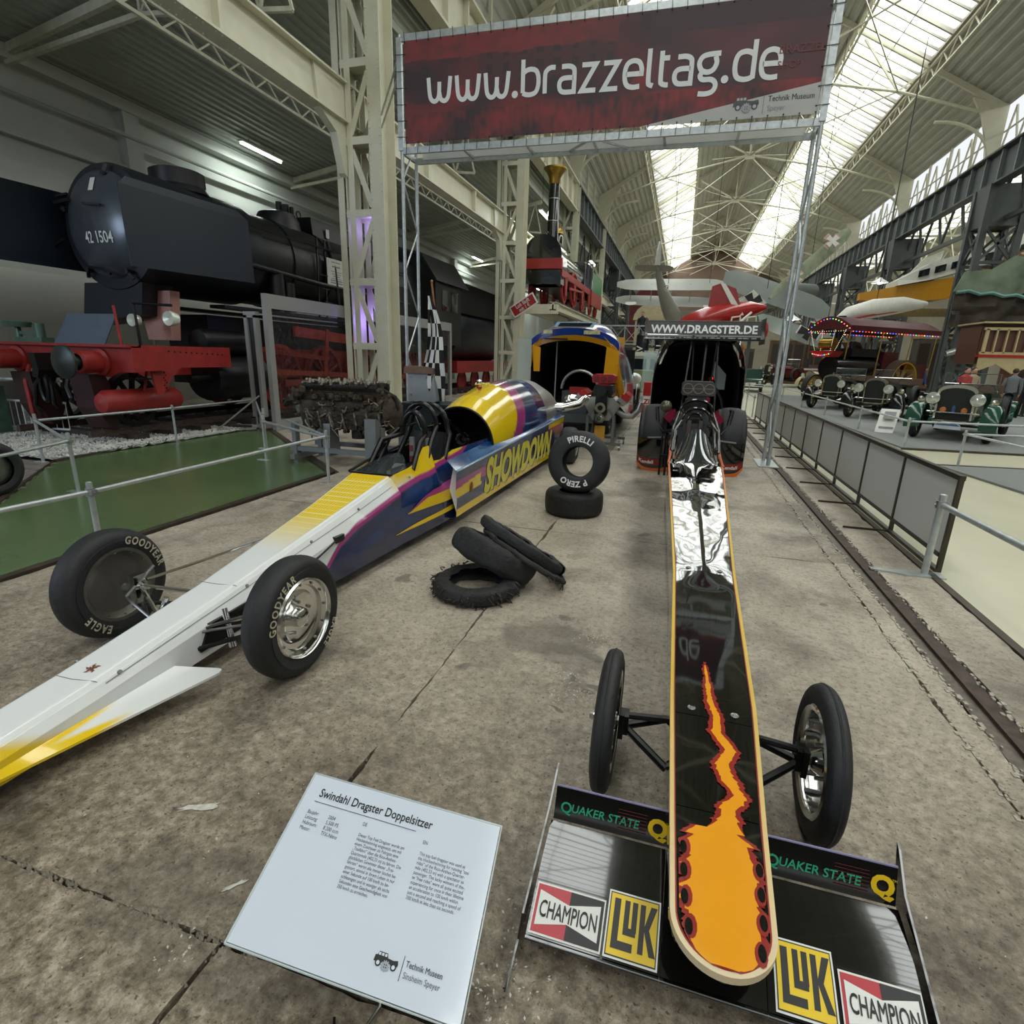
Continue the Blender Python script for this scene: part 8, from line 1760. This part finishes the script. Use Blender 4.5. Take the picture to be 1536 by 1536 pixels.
# ============================================================ VINTAGE CARS ON THE RIGHT
def spoke_wheel(par, c, r, w, rimm, nsp=12, name='wheel', tyre_m=None, tw=.10):
    x, y, z = c; h = thing(name, None, None, c); h.parent = par; h.location = Vector(c); WL[h.name] = Vector(c)
    obj('tyre', MB().lathe(tyre_prof(r, r-tw, w), c, 'x', 32), tyre_m or rubber, h)
    mb = MB(); mb.lathe([(r-tw, -.03), (r-tw-.02, 0), (r-tw, .03)], c, 'x', 28); mb.lathe([(0, .07), (.06, .07), (.06, -.07), (0, -.07)], c, 'x', 12)
    for k in range(nsp): a = 2*PI*k/nsp; mb.bar((x, y+.05*math.cos(a), z+.05*math.sin(a)), (x, y+(r-tw)*math.cos(a+.1), z+(r-tw)*math.sin(a+.1)), .012, .012)
    obj('rim', mb, rimm, h); return h
def vintage(label, loc, rz, col, col2, rad_w=.62, rad_z=(.48, 1.28), rad_top='round', fender='cycle', plate=None, badges=False, grp='vintage open cars in green on the stand', screen=True, scale=1.0, core='#20221f'):
    t = thing('vintage_car', label, 'car', loc, grp); t.rotation_euler = (0, 0, rz); t.scale = (scale,)*3; wl_ = WL[t.name]; WL[t.name] = Vector((0, 0, 0))
    c1 = M(*col); c2 = M(*col2); corem = M('radiator_core_'+core[1:], core, .6, .3)
    def o(n, mb, m): return obj(n, mb, m, t)
    hw = rad_w/2; z0, z1 = rad_z; n = 12
    top = [(hw*math.cos(a), z1-.14+.14*math.sin(a)) for a in [PI*i/n for i in range(n+1)]] if rad_top == 'round' else [(hw, z1-.06), (0, z1+.03), (-hw, z1-.06)]
    o('radiator_shell', MB().prism([(-hw, z0), (hw, z0)]+top, -.06, .06, lambda a, z, h: (a, h, z)), M('nickel', '#b8b49c', .2, .9, var=.05)); i2 = [(a*.88, z0+.03+(z-z0)*.88) for a, z in [(-hw, z0), (hw, z0)]+top]; o('radiator_core', MB().prism(i2, -.075, -.06, lambda a, z, h: (a, h, z)), corem)
    o('radiator_cap', MB().cyl((0, 0, z1-.02), (0, 0, z1+.07), .025, 10), chrome)
    rings = [[(s_*lerp(hw-.02, .42, q), lerp(.06, 1.35, q), z) for s_, z in ((-1, .55), (-1, lerp(z1-.2, 1.02, q)), (-.55, lerp(z1-.05, 1.14, q)), (0, lerp(z1-.01, 1.18, q)), (.55, lerp(z1-.05, 1.14, q)), (1, lerp(z1-.2, 1.02, q)), (1, .55))] for q in (0, .5, 1)]
    o('bonnet', MB().loft(rings, smooth=False), c1); o('body_tub', MB().loft([[(s_*w_, y, z) for s_, z in ((-1, .50), (-1.05, zt-.1), (-.95, zt), (.95, zt), (1.05, zt-.1), (1, .50))] for y, w_, zt in ((1.35, .46, 1.10), (1.8, .60, 1.08), (3.0, .62, 1.08), (3.7, .45, .98))], smooth=False), c1)
    o('seat', MB().box(-.5, .5, 2.3, 2.9, .9, 1.02).box(-.5, .5, 2.85, 3.0, .95, 1.28), M('leather_brown', '#5b4436', .6)); o('chassis_rail', MB().box(-.40, -.32, -.35, 3.9, .42, .52).box(.32, .40, -.35, 3.9, .42, .52), c2); o('running_board', MB().box(-.85, -.5, .9, 2.6, .34, .38).box(.5, .85, .9, 2.6, .34, .38), c2)
    lampm, lens = M('nickel'), M('lamp_lens', '#c6cbc0', .08, .5, coat=1, var=.2, scale=30)
    for s in (-1, 1):
        lx = s*.42; o('headlamp', MB().lathe([(.02, .16), (.10, .10), (.145, 0), (.15, -.03)], (lx, -.18, .98), 'y', 24).cyl((lx, -.1, .62), (lx, -.12, .9), .02, 8), lampm); o('lamp_lens', MB().lathe([(0, -.055), (.08, -.05), (.14, -.03)], (lx, -.18, .98), 'y', 24), lens)
        o('side_lamp', MB().lathe([(.02, .08), (.06, .04), (.07, -.02), (0, -.03)], (s*.70, .12, .93), 'y', 14), lampm)
        pts = []
        for i in range(15):
            a = math.radians(lerp(-8, 165 if fender == 'flow' else 150, i/14)); r = .46; y_ = .15-r*math.cos(a); z_ = .38+r*math.sin(a)
            pts.append((y_, z_))
        if fender == 'flow': pts += [(1.0, .42), (1.4, .37)]
        rings = [[(s*.55, y_, z_), (s*.60, y_, z_+.05), (s*.80, y_, z_+.04), (s*.88, y_, z_-.03), (s*.86, y_, z_-.05), (s*.58, y_, z_-.01)] for y_, z_ in pts]; o('front_mudguard', MB().loft(rings), c2)
        pts = [(2.9-.48*math.cos(a), .38+.48*math.sin(a)) for a in [math.radians(lerp(5, 170, i/12)) for i in range(13)]]; o('rear_mudguard', MB().loft([[(s*.60, y_, z_), (s*.64, y_, z_+.04), (s*.86, y_, z_+.03), (s*.88, y_, z_-.03), (s*.62, y_, z_-.01)] for y_, z_ in pts]), c2)
        spoke_wheel(t, (s*.71, .15, .37), .37, .15, lampm); spoke_wheel(t, (s*.71, 2.9, .37), .37, .15, lampm)
    o('front_axle', MB().cyl((-.7, .15, .36), (.7, .15, .36), .03, 8).bar((-.36, -.35, .45), (-.36, .5, .38), .05, .04).bar((.36, -.35, .45), (.36, .5, .38), .05, .04), blackm)
    o('cross_tube', MB().cyl((-.5, -.12, .66), (.5, -.12, .66), .02, 8), chrome)
    if screen: o('windscreen_frame', MB().tube([(-.55, 1.5, 1.1), (-.55, 1.52, 1.55), (.55, 1.52, 1.55), (.55, 1.5, 1.1)], .014, 6).tube([(-.55, 1.51, 1.3), (.55, 1.51, 1.3)], .01, 6), chrome); o('windscreen', MB().box(-.54, .54, 1.515, 1.52, 1.12, 1.54), glassy('car_glass', (.5, .55, .53), .07, .03)); o('steering_wheel', MB().tube([(.28+.19*math.cos(a), 1.85+.05*math.sin(a), 1.12+.18*math.sin(a)) for a in [2*PI*i/16 for i in range(17)]], .012, 6), blackm)
    if plate:
        o('number_plate', MB().prism([(-.26, .30), (.26, .30), (.24, .40), (.12, .47), (-.12, .47), (-.24, .40)], -.40, -.38, lambda a, z, h: (a, h, z)), M('plate_pale', '#b9bfc4', .4)); o('plate_band', MB().prism([(-.24, .38), (.24, .38), (.12, .455), (-.12, .455)], -.405, -.401, lambda a, z, h: (a, h, z)), M('plate_blue', '#3a5a86', .4))
    if badges:
        for x, m in ((-.2, 'badge_orange'), (.2, 'badge_orange')): o('badge', MB().lathe([(0, -.015), (.05, -.015), (.065, 0)], (x, -.09, .72), 'y', 16), M(m, '#b8703a', .35, .4))
        o('badge', MB().prism([(-.03, .66), (.03, .66), (.03, .80), (0, .84), (-.03, .80)], -.09, -.08, lambda a, z, h: (a, h, z)), M('badge_blue', '#2c4a7a', .35)); o('horn', MB().lathe([(.02, .5), (.025, .2), (.05, .08), (.10, 0)], (.80, 1.1, 1.05), 'y', 16), chrome)
    o('spare_wheel', MB().lathe(tyre_prof(.37, .27, .15), (.78, 1.25, .72), 'x', 28), rubber)
    WL[t.name] = wl_; return t
DG = ('vintage_dark_green', '#10281f', .12, 0, .05); BG = ('vintage_black_green', '#0f1614', .12, 0, .05); MG = ('vintage_green', '#1c4534', .12, 0, .05)
vintage('large dark green vintage open car with orange badges, nearest on the right stand', (6.25, 15.55, .035), math.radians(-30), DG, MG, rad_w=.74, rad_z=(.45, 1.30), plate=True, badges=True, fender='flow', scale=1.0)
vintage('dark green vintage open car in the middle of the three on the stand', (6.02, 20.6, .035), math.radians(-33), BG, BG, rad_w=.60, rad_z=(.5, 1.30))
vintage('almost black vintage open car, third and farthest on the stand', (5.6, 24.3, .035), math.radians(-36), BG, BG, rad_w=.62, rad_z=(.5, 1.32), screen=True)
# white cards in front of the cars
def card(label, pts): 
    tag(obj('car_card', MB().prism([(p[0], p[1]) for p in pts], 0, .008, lambda x, y, h: (x, y+h, interp([(0, .06), (1, .5)], 0)+0)) if False else MB().add([Vector(p) for p in pts]+[Vector(p)+Vector((.006, .01, 0)) for p in pts], [(0, 1, 2, 3), (7, 6, 5, 4), (0, 4, 5, 1), (1, 5, 6, 2), (2, 6, 7, 3), (3, 7, 4, 0)]), M('card_white', '#d5d6d0', .4)), label, 'sign', 'white cards before the vintage cars')
card('white leaning card with a picture in front of the middle green car', [(5.02, 16.6, .04), (5.40, 16.45, .04), (5.62, 16.9, .62), (5.22, 17.05, .62)])
tag(obj('card_picture', MB().add([(5.20, 16.77, .38), (5.44, 16.68, .38), (5.52, 16.86, .56), (5.28, 16.95, .56)], [(0, 1, 2, 3)]).add([(5.10, 16.66, .15), (5.40, 16.56, .15), (5.42, 16.58, .19), (5.12, 16.68, .19)], [(0, 1, 2, 3)]), M('card_print', '#7f8284', .6)), 'grey printed picture on the leaning white card', 'picture')
bpy.data.objects['card_picture'].location.y -= .03
card('white card lying on the barrier before the second green car', [(5.05, 21.0, .58), (5.35, 20.8, .58), (5.75, 21.2, .72), (5.45, 21.4, .72)])
card('white card lying on the barrier before the farthest green car', [(4.95, 24.6, .58), (5.2, 24.4, .58), (5.55, 24.8, .74), (5.3, 25.0, .74)])
# showman's road locomotive with coloured lamps
RA = math.radians(-50); sm = thing('showmans_engine', 'maroon fairground traction engine with coloured lamps round its long canopy', 'traction engine', (6.0, 28.2, .035)); sm.rotation_euler = (0, 0, RA)
WL['_'] = Vector((0, 0, 0)); wl_ = WL[sm.name]; WL[sm.name] = Vector((0, 0, 0)); mar = M('engine_maroon', '#4a171c', .4, var=.08); yw = M('wheel_ochre', '#b0832a', .4, var=.08)
def so_(n, mb, m): return obj(n, mb, m, sm)
arc = [(-1.05+2.1*i/14, 3.28+.42*math.sin(PI*(i/14)*1.0)) for i in range(15)]
so_('canopy_roof', MB().loft([[(x, y, z) for x, z in arc]+[(x, y, z-.10) for x, z in reversed(arc)] for y in (0, 6.1)], smooth=False), mar); so_('canopy_front', MB().prism([(-1.05, 3.25)]+[(x, z-.02) for x, z in arc]+[(1.05, 3.25), (.7, 3.08), (0, 3.2), (-.7, 3.08)], -.03, 0, lambda a, z, h: (a, h, z)), mar); so_('canopy_fascia', MB().box(-1.08, -1.03, 0, 6.1, 3.08, 3.3).box(1.03, 1.08, 0, 6.1, 3.08, 3.3), mar)
for y in (.1, 2.2, 4.2, 6.0):
    for s in (-1, 1): so_('canopy_post', MB().cyl((s*.9, y, 1.9 if y < 1 else 1.2), (s*.98, y, 3.2), .025, 8), brass)
so_('boiler', MB().lathe([(0, .35), (.50, .36), (.52, .45), (.52, 3.3), (0, 3.3)], (0, 0, 1.55), 'y', 28), M('engine_black', '#0f0f10', .25, var=.1, coat=.4)); so_('firebox', MB().box(-.52, .52, 3.2, 4.2, .8, 2.3), mar); so_('chimney', MB().cyl((0, .7, 2.0), (0, .7, 3.75), .16, 16), blackm); so_('dynamo_platform', MB().prism([(-.6, 2.25), (.6, 2.25), (.4, 2.0), (-.4, 2.0)], -.25, .4, lambda a, z, h: (a, h, z)), redp)
so_('dynamo', MB().cyl((-.3, .1, 2.55), (.3, .1, 2.55), .26, 18), brass); so_('flywheel', MB().lathe([(.42, -.05), (.55, -.05), (.55, .05), (.42, .05), (.42, -.05)], (-.75, 2.9, 2.2), 'x', 28).lathe([(0, .02), (.42, .02)], (-.75, 2.9, 2.2), 'x', 20), mar); so_('tender', MB().box(-.8, .8, 4.4, 6.0, .8, 1.8), mar); so_('motion_work', MB().box(-.4, .4, 1.2, 3.0, 2.05, 2.4).cyl((.2, 1.4, 2.4), (.2, 1.4, 2.7), .12, 12), M('dark_casting'))
for s in (-1, 1):
    for (y, r, w_, nm, ns) in ((.55, .62, .25, 'front_wheel', 10), (3.9, .98, .45, 'rear_wheel', 14)):
        c = (s*(.75 if r < .8 else 1.0), y, r); h = thing(nm, None, None, c); h.parent = sm; h.location = c; WL[h.name] = Vector(c)
        obj('tread', MB().lathe([(r-.06, -w_/2), (r, -w_/2), (r, w_/2), (r-.06, w_/2), (r-.06, -w_/2)], c, 'x', 40), rubber if r < .8 else M('solid_tyre_brown', '#4a3a2e', .7), h); mb = MB(); mb.lathe([(r-.14, -w_/2*.9), (r-.06, -w_/2*.9), (r-.06, w_/2*.9), (r-.14, w_/2*.9), (r-.14, -w_/2*.9)], c, 'x', 40); mb.lathe([(0, w_*.6), (.13, w_*.6), (.13, -w_*.6), (0, -w_*.6)], c, 'x', 14)
        for k in range(ns): a = 2*PI*k/ns; mb.bar((c[0], c[1]+.1*math.cos(a), c[2]+.1*math.sin(a)), (c[0]+(.06 if k % 2 else -.06), c[1]+(r-.12)*math.cos(a), c[2]+(r-.12)*math.sin(a)), .03, .06, up=(1, 0, 0))
        obj('spokes', mb, yw, h)
bulbc = [('bulb_red', '#ff3a2a'), ('bulb_blue', '#5560ff'), ('bulb_green', '#48e08a'), ('bulb_amber', '#ffc05a'), ('bulb_pink', '#ff5a8a'), ('bulb_white', '#fff0c8')]
bms = [mesh('light_bulb', MB().ball((0, 0, 0), .024, 8), M(n, c, .4, emit=c, es=2.2)) for n, c in bulbc]; rb = random.Random(3)
for k in range(30):
    for s in (-1, 1): shared('light_bulb', bms[rb.choice((0, 1, 2, 3, 4, 1, 0))], (s*1.07, .1+.2*k, 3.06), sm)
for k in range(15): shared('light_bulb', bms[rb.randrange(5)], (arc[k][0]*.95, -.05, arc[k][1]-.10), sm)
small = mesh('light_bulb', MB().ball((0, 0, 0), .011, 6), M('bulb_white', '#fff0c8', .4, emit='#fff0c8', es=1.6))
for k in range(14):
    for xa, xb in ((-.85, -.5), (-.25, -.2), (.35, .28), (.85, .5)): shared('light_bulb', small, (lerp(xa, xb, k/13), -.06, lerp(3.12, 2.28, k/13)), sm)
for k in range(16): shared('light_bulb', small, (-.85+1.7*k/15, -.06, 3.08), sm)
for k in range(9): shared('light_bulb', bms[rb.randrange(5)], (-.4+.1*k, -.28, 2.12-.06*math.sin(PI*k/8)), sm)
WL[sm.name] = wl_
# small sedan seen from the front, dark red hood car, cream tourer, black limousine
def modern_front(label, loc, rz, col, plate=True, sc_=1.0):
    t = thing('sedan', label, 'car', loc, 'cars in the far hall'); t.rotation_euler = (0, 0, rz); t.scale = (sc_,)*3; wl_ = WL[t.name]; WL[t.name] = Vector((0, 0, 0)); m = M(*col)
    def o(n, mb, mm): return obj(n, mb, mm, t)
    o('lower_body', MB().loft([[(s_*w_, y, z) for s_, z in ((-1, .25), (-1.02, .55), (-.92, zt), (.92, zt), (1.02, .55), (1, .25))] for y, w_, zt in ((0, .62, .62), (.12, .72, .74), (.9, .76, .82), (3.6, .76, .85), (3.9, .66, .75))]), m); o('cabin', MB().loft([[(s_*w_, y, z) for s_, z in ((-1, .80), (-.86, zt), (.86, zt), (1, .80))] for y, w_, zt in ((.85, .70, .82), (1.25, .70, 1.32), (2.9, .70, 1.34), (3.5, .66, .86))], smooth=False), m)
    o('windscreen', MB().add([(-.62, .89, .86), (.62, .89, .86), (.55, 1.21, 1.27), (-.55, 1.21, 1.27)], [(0, 1, 2, 3)]), dglass); o('grille', MB().prism([(-.30, .42), (.30, .42), (.34, .58), (-.34, .58)], -.03, 0, lambda a, z, h: (a, h, z)), chrome); o('bumper', MB().tube([(-.75, .15, .36), (-.7, -.08, .36), (.7, -.08, .36), (.75, .15, .36)], .035, 8), chrome)
    for s in (-1, 1): o('headlamp', MB().lathe([(0, -.03), (.08, -.02), (.1, 0), (.1, .05)], (s*.54, -.0, .58), 'y', 16), M('lamp_lens')); o('front_wheel', MB().lathe(tyre_prof(.28, .17, .15), (s*.66, .62, .28), 'x', 24), rubber); o('rear_wheel', MB().lathe(tyre_prof(.28, .17, .15), (s*.66, 3.2, .28), 'x', 24), rubber)
    if plate: o('number_plate', MB().box(-.26, .26, -.12, -.1, .38, .50), whitep)
    WL[t.name] = wl_; return t
modern_front('small grey-green saloon with white number plate facing the camera in the far hall', (3.95, 36, 0), math.radians(-6), ('sedan_grey_green', '#3f5a52', .15, .2, .05))
vintage('cream and ochre touring car far behind the panel fence', (8.3, 42, 0), math.radians(-50), ('tourer_cream', '#b9a878', .3, 0, .05), ('tourer_cream', '#b9a878'), grp='cars in the far hall', core='#8d8468')
vintage('dark red topped black vintage car far back beside the small saloon', (6.2, 46, 0), math.radians(-65), ('deep_red', '#4d1218', .15, 0, .05), ('far_black', '#151515', .2), grp='cars in the far hall', scale=1.3)
vintage('black vintage limousine far back behind the cream touring car', (11.6, 47.5, 0), math.radians(-75), ('far_black', '#151515', .2), ('far_black', '#151515', .2), grp='cars in the far hall', scale=1.35)
# right hand background
t = thing('hanging_ship', 'large yellow and white airship-like craft hanging behind the dark columns', 'craft', (13.6, 41, 5)); cy = M('craft_yellow', '#c98f1e', .4, var=.06); cw_ = M('craft_white', '#d3d2c6', .4); 
obj('hull', MB().loft([[(x, 40-w_, z), (x, 40+w_, z), (x, 40+w_*1.1, z+h_), (x, 40-w_*1.1, z+h_)] for x, w_, z, h_ in ((9.8, .3, 5.5, .4), (11.5, .7, 5.3, .9), (14, 1.0, 5.5, 1.1), (17, 1.1, 6.5, 1.2), (20, 1.1, 7.6, 1.2))], smooth=False), cy, t); obj('cabin', MB().loft([[(x, 39-.2, z), (x, 41, z), (x, 41, z+h_), (x, 39.0, z+h_)] for x, z, h_ in ((11.4, 6.2, .3), (13, 6.5, .95), (16, 7.4, 1.0), (20, 8.7, 1.0))], smooth=False), cw_, t)
for k in range(9): x = 12.3+.75*k; zz = 6.58+.29*(x-12.3)/1.0*.95; obj('cabin_window', MB().prism([(x, zz+.02), (x+.5, zz+.16), (x+.5, zz+.52), (x, zz+.38)], 38.72, 38.78, lambda a, z, h: (a, h, z)), dglass, t)
obj('tail_fin', MB().prism([(12.0, 6.5), (13.7, 6.6), (13.9, 8.3), (13.0, 7.9)], 40.5, 40.7, lambda a, z, h: (a, h, z)), cw_, t); obj('letters', MB().add([(16.2+x, 38.6, 7.15+.3*x+y) for x, y in text2d('TINS', .8, bold=.03)[0]], text2d('TINS', .8, bold=.03)[1], False), M('letters_brown', '#7a5418', .5), t)
obj('platform', MB().box(9.5, 21, 38.8, 41.5, 4.7, 4.95), M('ochre_platform', '#6f5d33', .6, var=.3), t)
for x in (10.5, 16, 20.5): obj('platform_post', MB().bar((x, 40, 0), (x, 40, 4.7), .2, .2), darkgrey, t)
t = thing('hanging_sailplane', 'white streamlined glider nose hanging under the crane girder', 'aircraft', (9.8, 38, 4.5)); obj('fuselage', MB().tube([(7.4, 34.2, 3.9), (8.1, 34.4, 4.3), (9.3, 34.8, 4.6), (10.8, 35.4, 4.85), (12.0, 35.8, 4.9)], [.08, .36, .48, .4, .15], 16), awh, t); obj('stripe', MB().tube([(7.7, 33.95, 3.9), (8.9, 34.25, 4.2), (10.5, 35.0, 4.5)], .05, 6), redp, t); hang(t, [(9.4, 34.8, 5.0)])
def mural_mat():
    m = M('painted_mural', '#6d7a66', .7, var=.5, scale=1.2); return m
t = thing('fairground_front', 'painted green fairground front board above a dark ride at the right edge', 'ride', (15, 34.5, 0)); obj('mural_board', MB().prism([(12.6, 5.4), (17.5, 4.9), (17.5, 7.2), (16.5, 7.4), (15.8, 6.8), (14.8, 7.0), (14.0, 6.4), (12.9, 6.3)], 34.4, 34.5, lambda a, z, h: (a, h, z)), mural_mat(), t); obj('rock_backdrop', MB().grid(lambda u, v: (12.7+4.8*u, 34.5-.35*mnoise.noise(Vector((u*9, v*4, 0))), 3.7+1.6*v), 24, 8), M('ride_dark', '#3a322b', .8, var=.5, scale=1.5), t); obj('ride_post', MB().bar((12.8, 34.6, 0), (12.8, 34.6, 5.3), .14, .14), darkgrey, t); obj('ride_post', MB().bar((17.3, 34.6, 0), (17.3, 34.6, 5.3), .14, .14), darkgrey, t); [obj('chrome_tube', MB().tube([(12.9+.5*k, 34.5-.1*k, 2.4+.12*k), (14.5+.5*k, 34.6, 3.0+.1*k), (15.5+.5*k, 34.7, 3.1+.1*k)], .16, 10), brush, t) for k in range(4)]; obj('scrolled_border', MB().tube([(12.7+.5*k, 34.35, 5.35-.05*k+.12*(k % 2)) for k in range(10)], .08, 6), M('scroll_teal', '#5b8a86', .5), t)
t = thing('gallery_carriage', 'cream and red carved fairground carriage at the right edge', 'carriage', (13.3, 26.5, 0)); obj('window_frame', MB().box(11.0, 15.5, 26.4, 26.5, 2.25, 2.35).box(11.0, 15.5, 26.4, 26.5, 3.15, 3.25), M('carriage_cream', '#b7a67c', .5), t)
for k in range(14): obj('window_bar', MB().box(11.05+.34*k, 11.10+.34*k+(.05 if k % 4 == 0 else 0), 26.4, 26.5, 2.3, 3.2), M('carriage_cream'), t)
obj('panel', MB().box(11.0, 15.5, 26.55, 26.6, 2.3, 3.2), M('carriage_brown', '#5b3b2b', .5), t); obj('red_sill', MB().box(10.95, 15.55, 26.36, 26.6, 2.15, 2.25), redp, t)
obj('carved_valance', MB().prism([(11.0, 2.15), (15.5, 2.15), (15.5, 1.9), (14.9, 1.6), (14.3, 1.95), (13.6, 1.55), (12.9, 1.95), (12.2, 1.55), (11.6, 1.9), (11.0, 1.6)], 26.4, 26.46, lambda a, z, h: (a, h, z)), M('carriage_cream'), t); obj('carriage_body', MB().box(11, 15.5, 26.7, 28.5, 1.9, 3.4), M('carriage_brown'), t); [obj('carriage_leg', MB().box(x, x+.15, 26.8, 26.95, 0, 1.9), M('carriage_cream'), t) for x in (11.1, 13.2, 15.3)]; obj('carriage_roof', MB().box(10.9, 15.6, 26.35, 28.6, 3.4, 3.46), M('carriage_cream'), t)
# hanging lamps on the right
for k, (x, y, z) in enumerate(((5.2, 33, 3.9), (9.7, 36, 6.0))):
    t = thing('pendant_lamp', ['white pendant lamp left of the fairground engine canopy', 'white pendant lamp under the right crane girder'][k], 'lamp', (x, y, z)); obj('shade', MB().lathe([(.05, .28), (.12, .2), (.42, .02), (.40, 0)], (x, y, z), 'z', 20), whitep, t); obj('bulb', MB().ball((x, y, z+.06), .14), M('pendant_glow', '#ffffff', .4, emit='#ffffff', es=8), t); obj('cord', MB().cyl((x, y, z+.28), (x, y, roof_z(x)+.05), .01, 4), wiremat, t)
# far clutter: wooden racks, wagons, machines and walls of dark steel work along both sides
rc_ = random.Random(77)
def far_cabinet(x, y, w_, d_, h_, col, label, nm='exhibit_cabinet'):
    t = thing(nm, label, 'cabinet', (x, y, 0), 'far exhibits along the hall'); m = M('far_'+col[1:], col, .6, var=.3, scale=2)
    obj('carcass', MB().box(x-w_/2, x+w_/2, y, y+d_, 0, h_), m, t); obj('cornice', MB().box(x-w_/2-.08, x+w_/2+.08, y-.06, y+d_, h_, h_+.12), M('far_trim', '#8f8262', .6, var=.3), t)
    n = max(2, int(w_/.8))
    for k in range(n): xa = x-w_/2+w_*k/n+.08; obj('front_panel', MB().box(xa, xa+w_/n-.16, y-.03, y, .3, h_-.3), M('far_panel_dark', '#2d2622', .5, var=.4), t)
far = [(-5.6, 52, 2.4, 1, 3.2, '#3c3f3c'), (1.9, 56, 3.0, 1, 3.4, '#5a2f28'), (5.0, 60, 3.2, 1, 3.0, '#40413c'), (9.0, 54, 3.5, 1.2, 3.6, '#5b4632'), (13.0, 50, 3.5, 1.2, 3.4, '#4a2c24'), (17.5, 46, 4, 1.2, 3.6, '#55504a'), (11.5, 64, 4, 1, 3.5, '#6a5a40'), (19.0, 38, 3, 1.2, 3.2, '#6b3a2c'), (-2.2, 62, 3, 1, 3.4, '#4c4a44'), (1.5, 74, 5, 1, 3.8, '#6b2c28'), (18.0, 31, 3, 1.2, 3.2, '#4b4238'), (22.5, 36, 4, 1.2, 4.2, '#5a4a3a'), (20, 24, 3.4, 1.2, 2.8, '#3e4240'), (-4.6, 44, 1.6, 1, 2.6, '#363a3a')]
fl_ = ['grey exhibit cabinet by the left columns', 'brown-red exhibit cabinet in the middle of the far hall', 'dark grey exhibit cabinet beyond the small saloon', 'brown exhibit cabinet behind the cream touring car', 'red-brown exhibit cabinet between the right columns', 'grey-brown exhibit cabinet in the right aisle', 'tan exhibit cabinet far down the hall on the right', 'rust coloured exhibit cabinet behind the second right column', 'olive grey exhibit cabinet far left of centre', 'wide red exhibit front at the far end of the hall', 'brown exhibit cabinet right of the fairground engine', 'tall brown exhibit cabinet against the right wall', 'dark grey exhibit cabinet behind the large green car', 'small dark exhibit cabinet under the raised locomotive']
for a, l_ in zip(far, fl_): far_cabinet(*a, l_)
# visitors on the right
cols = [('coat_red', '#a8302c'), ('coat_grey', '#6c7072'), ('coat_blue', '#2e4a8a'), ('coat_beige', '#a8937a'), ('coat_dark', '#23262b')]
for k, (x, y, rz, l_) in enumerate(((9.6, 23.6, .4, 'visitor in a red coat behind the large green car'), (11.2, 24.0, 2.6, 'visitor in grey clothes at the right edge behind the green car'), (11.5, 32.5, 1.2, 'visitor in blue by the yellow spoked engine wheel'), (10.4, 25.0, .2, 'visitor in beige near the carved carriage'), (12.3, 25.4, 2.0, 'visitor in dark clothes beside the dark column foot'))):
    m = M(cols[k][0], cols[k][1], .8); person(l_, (x, y, .0), rz, m, dkt, hairb)
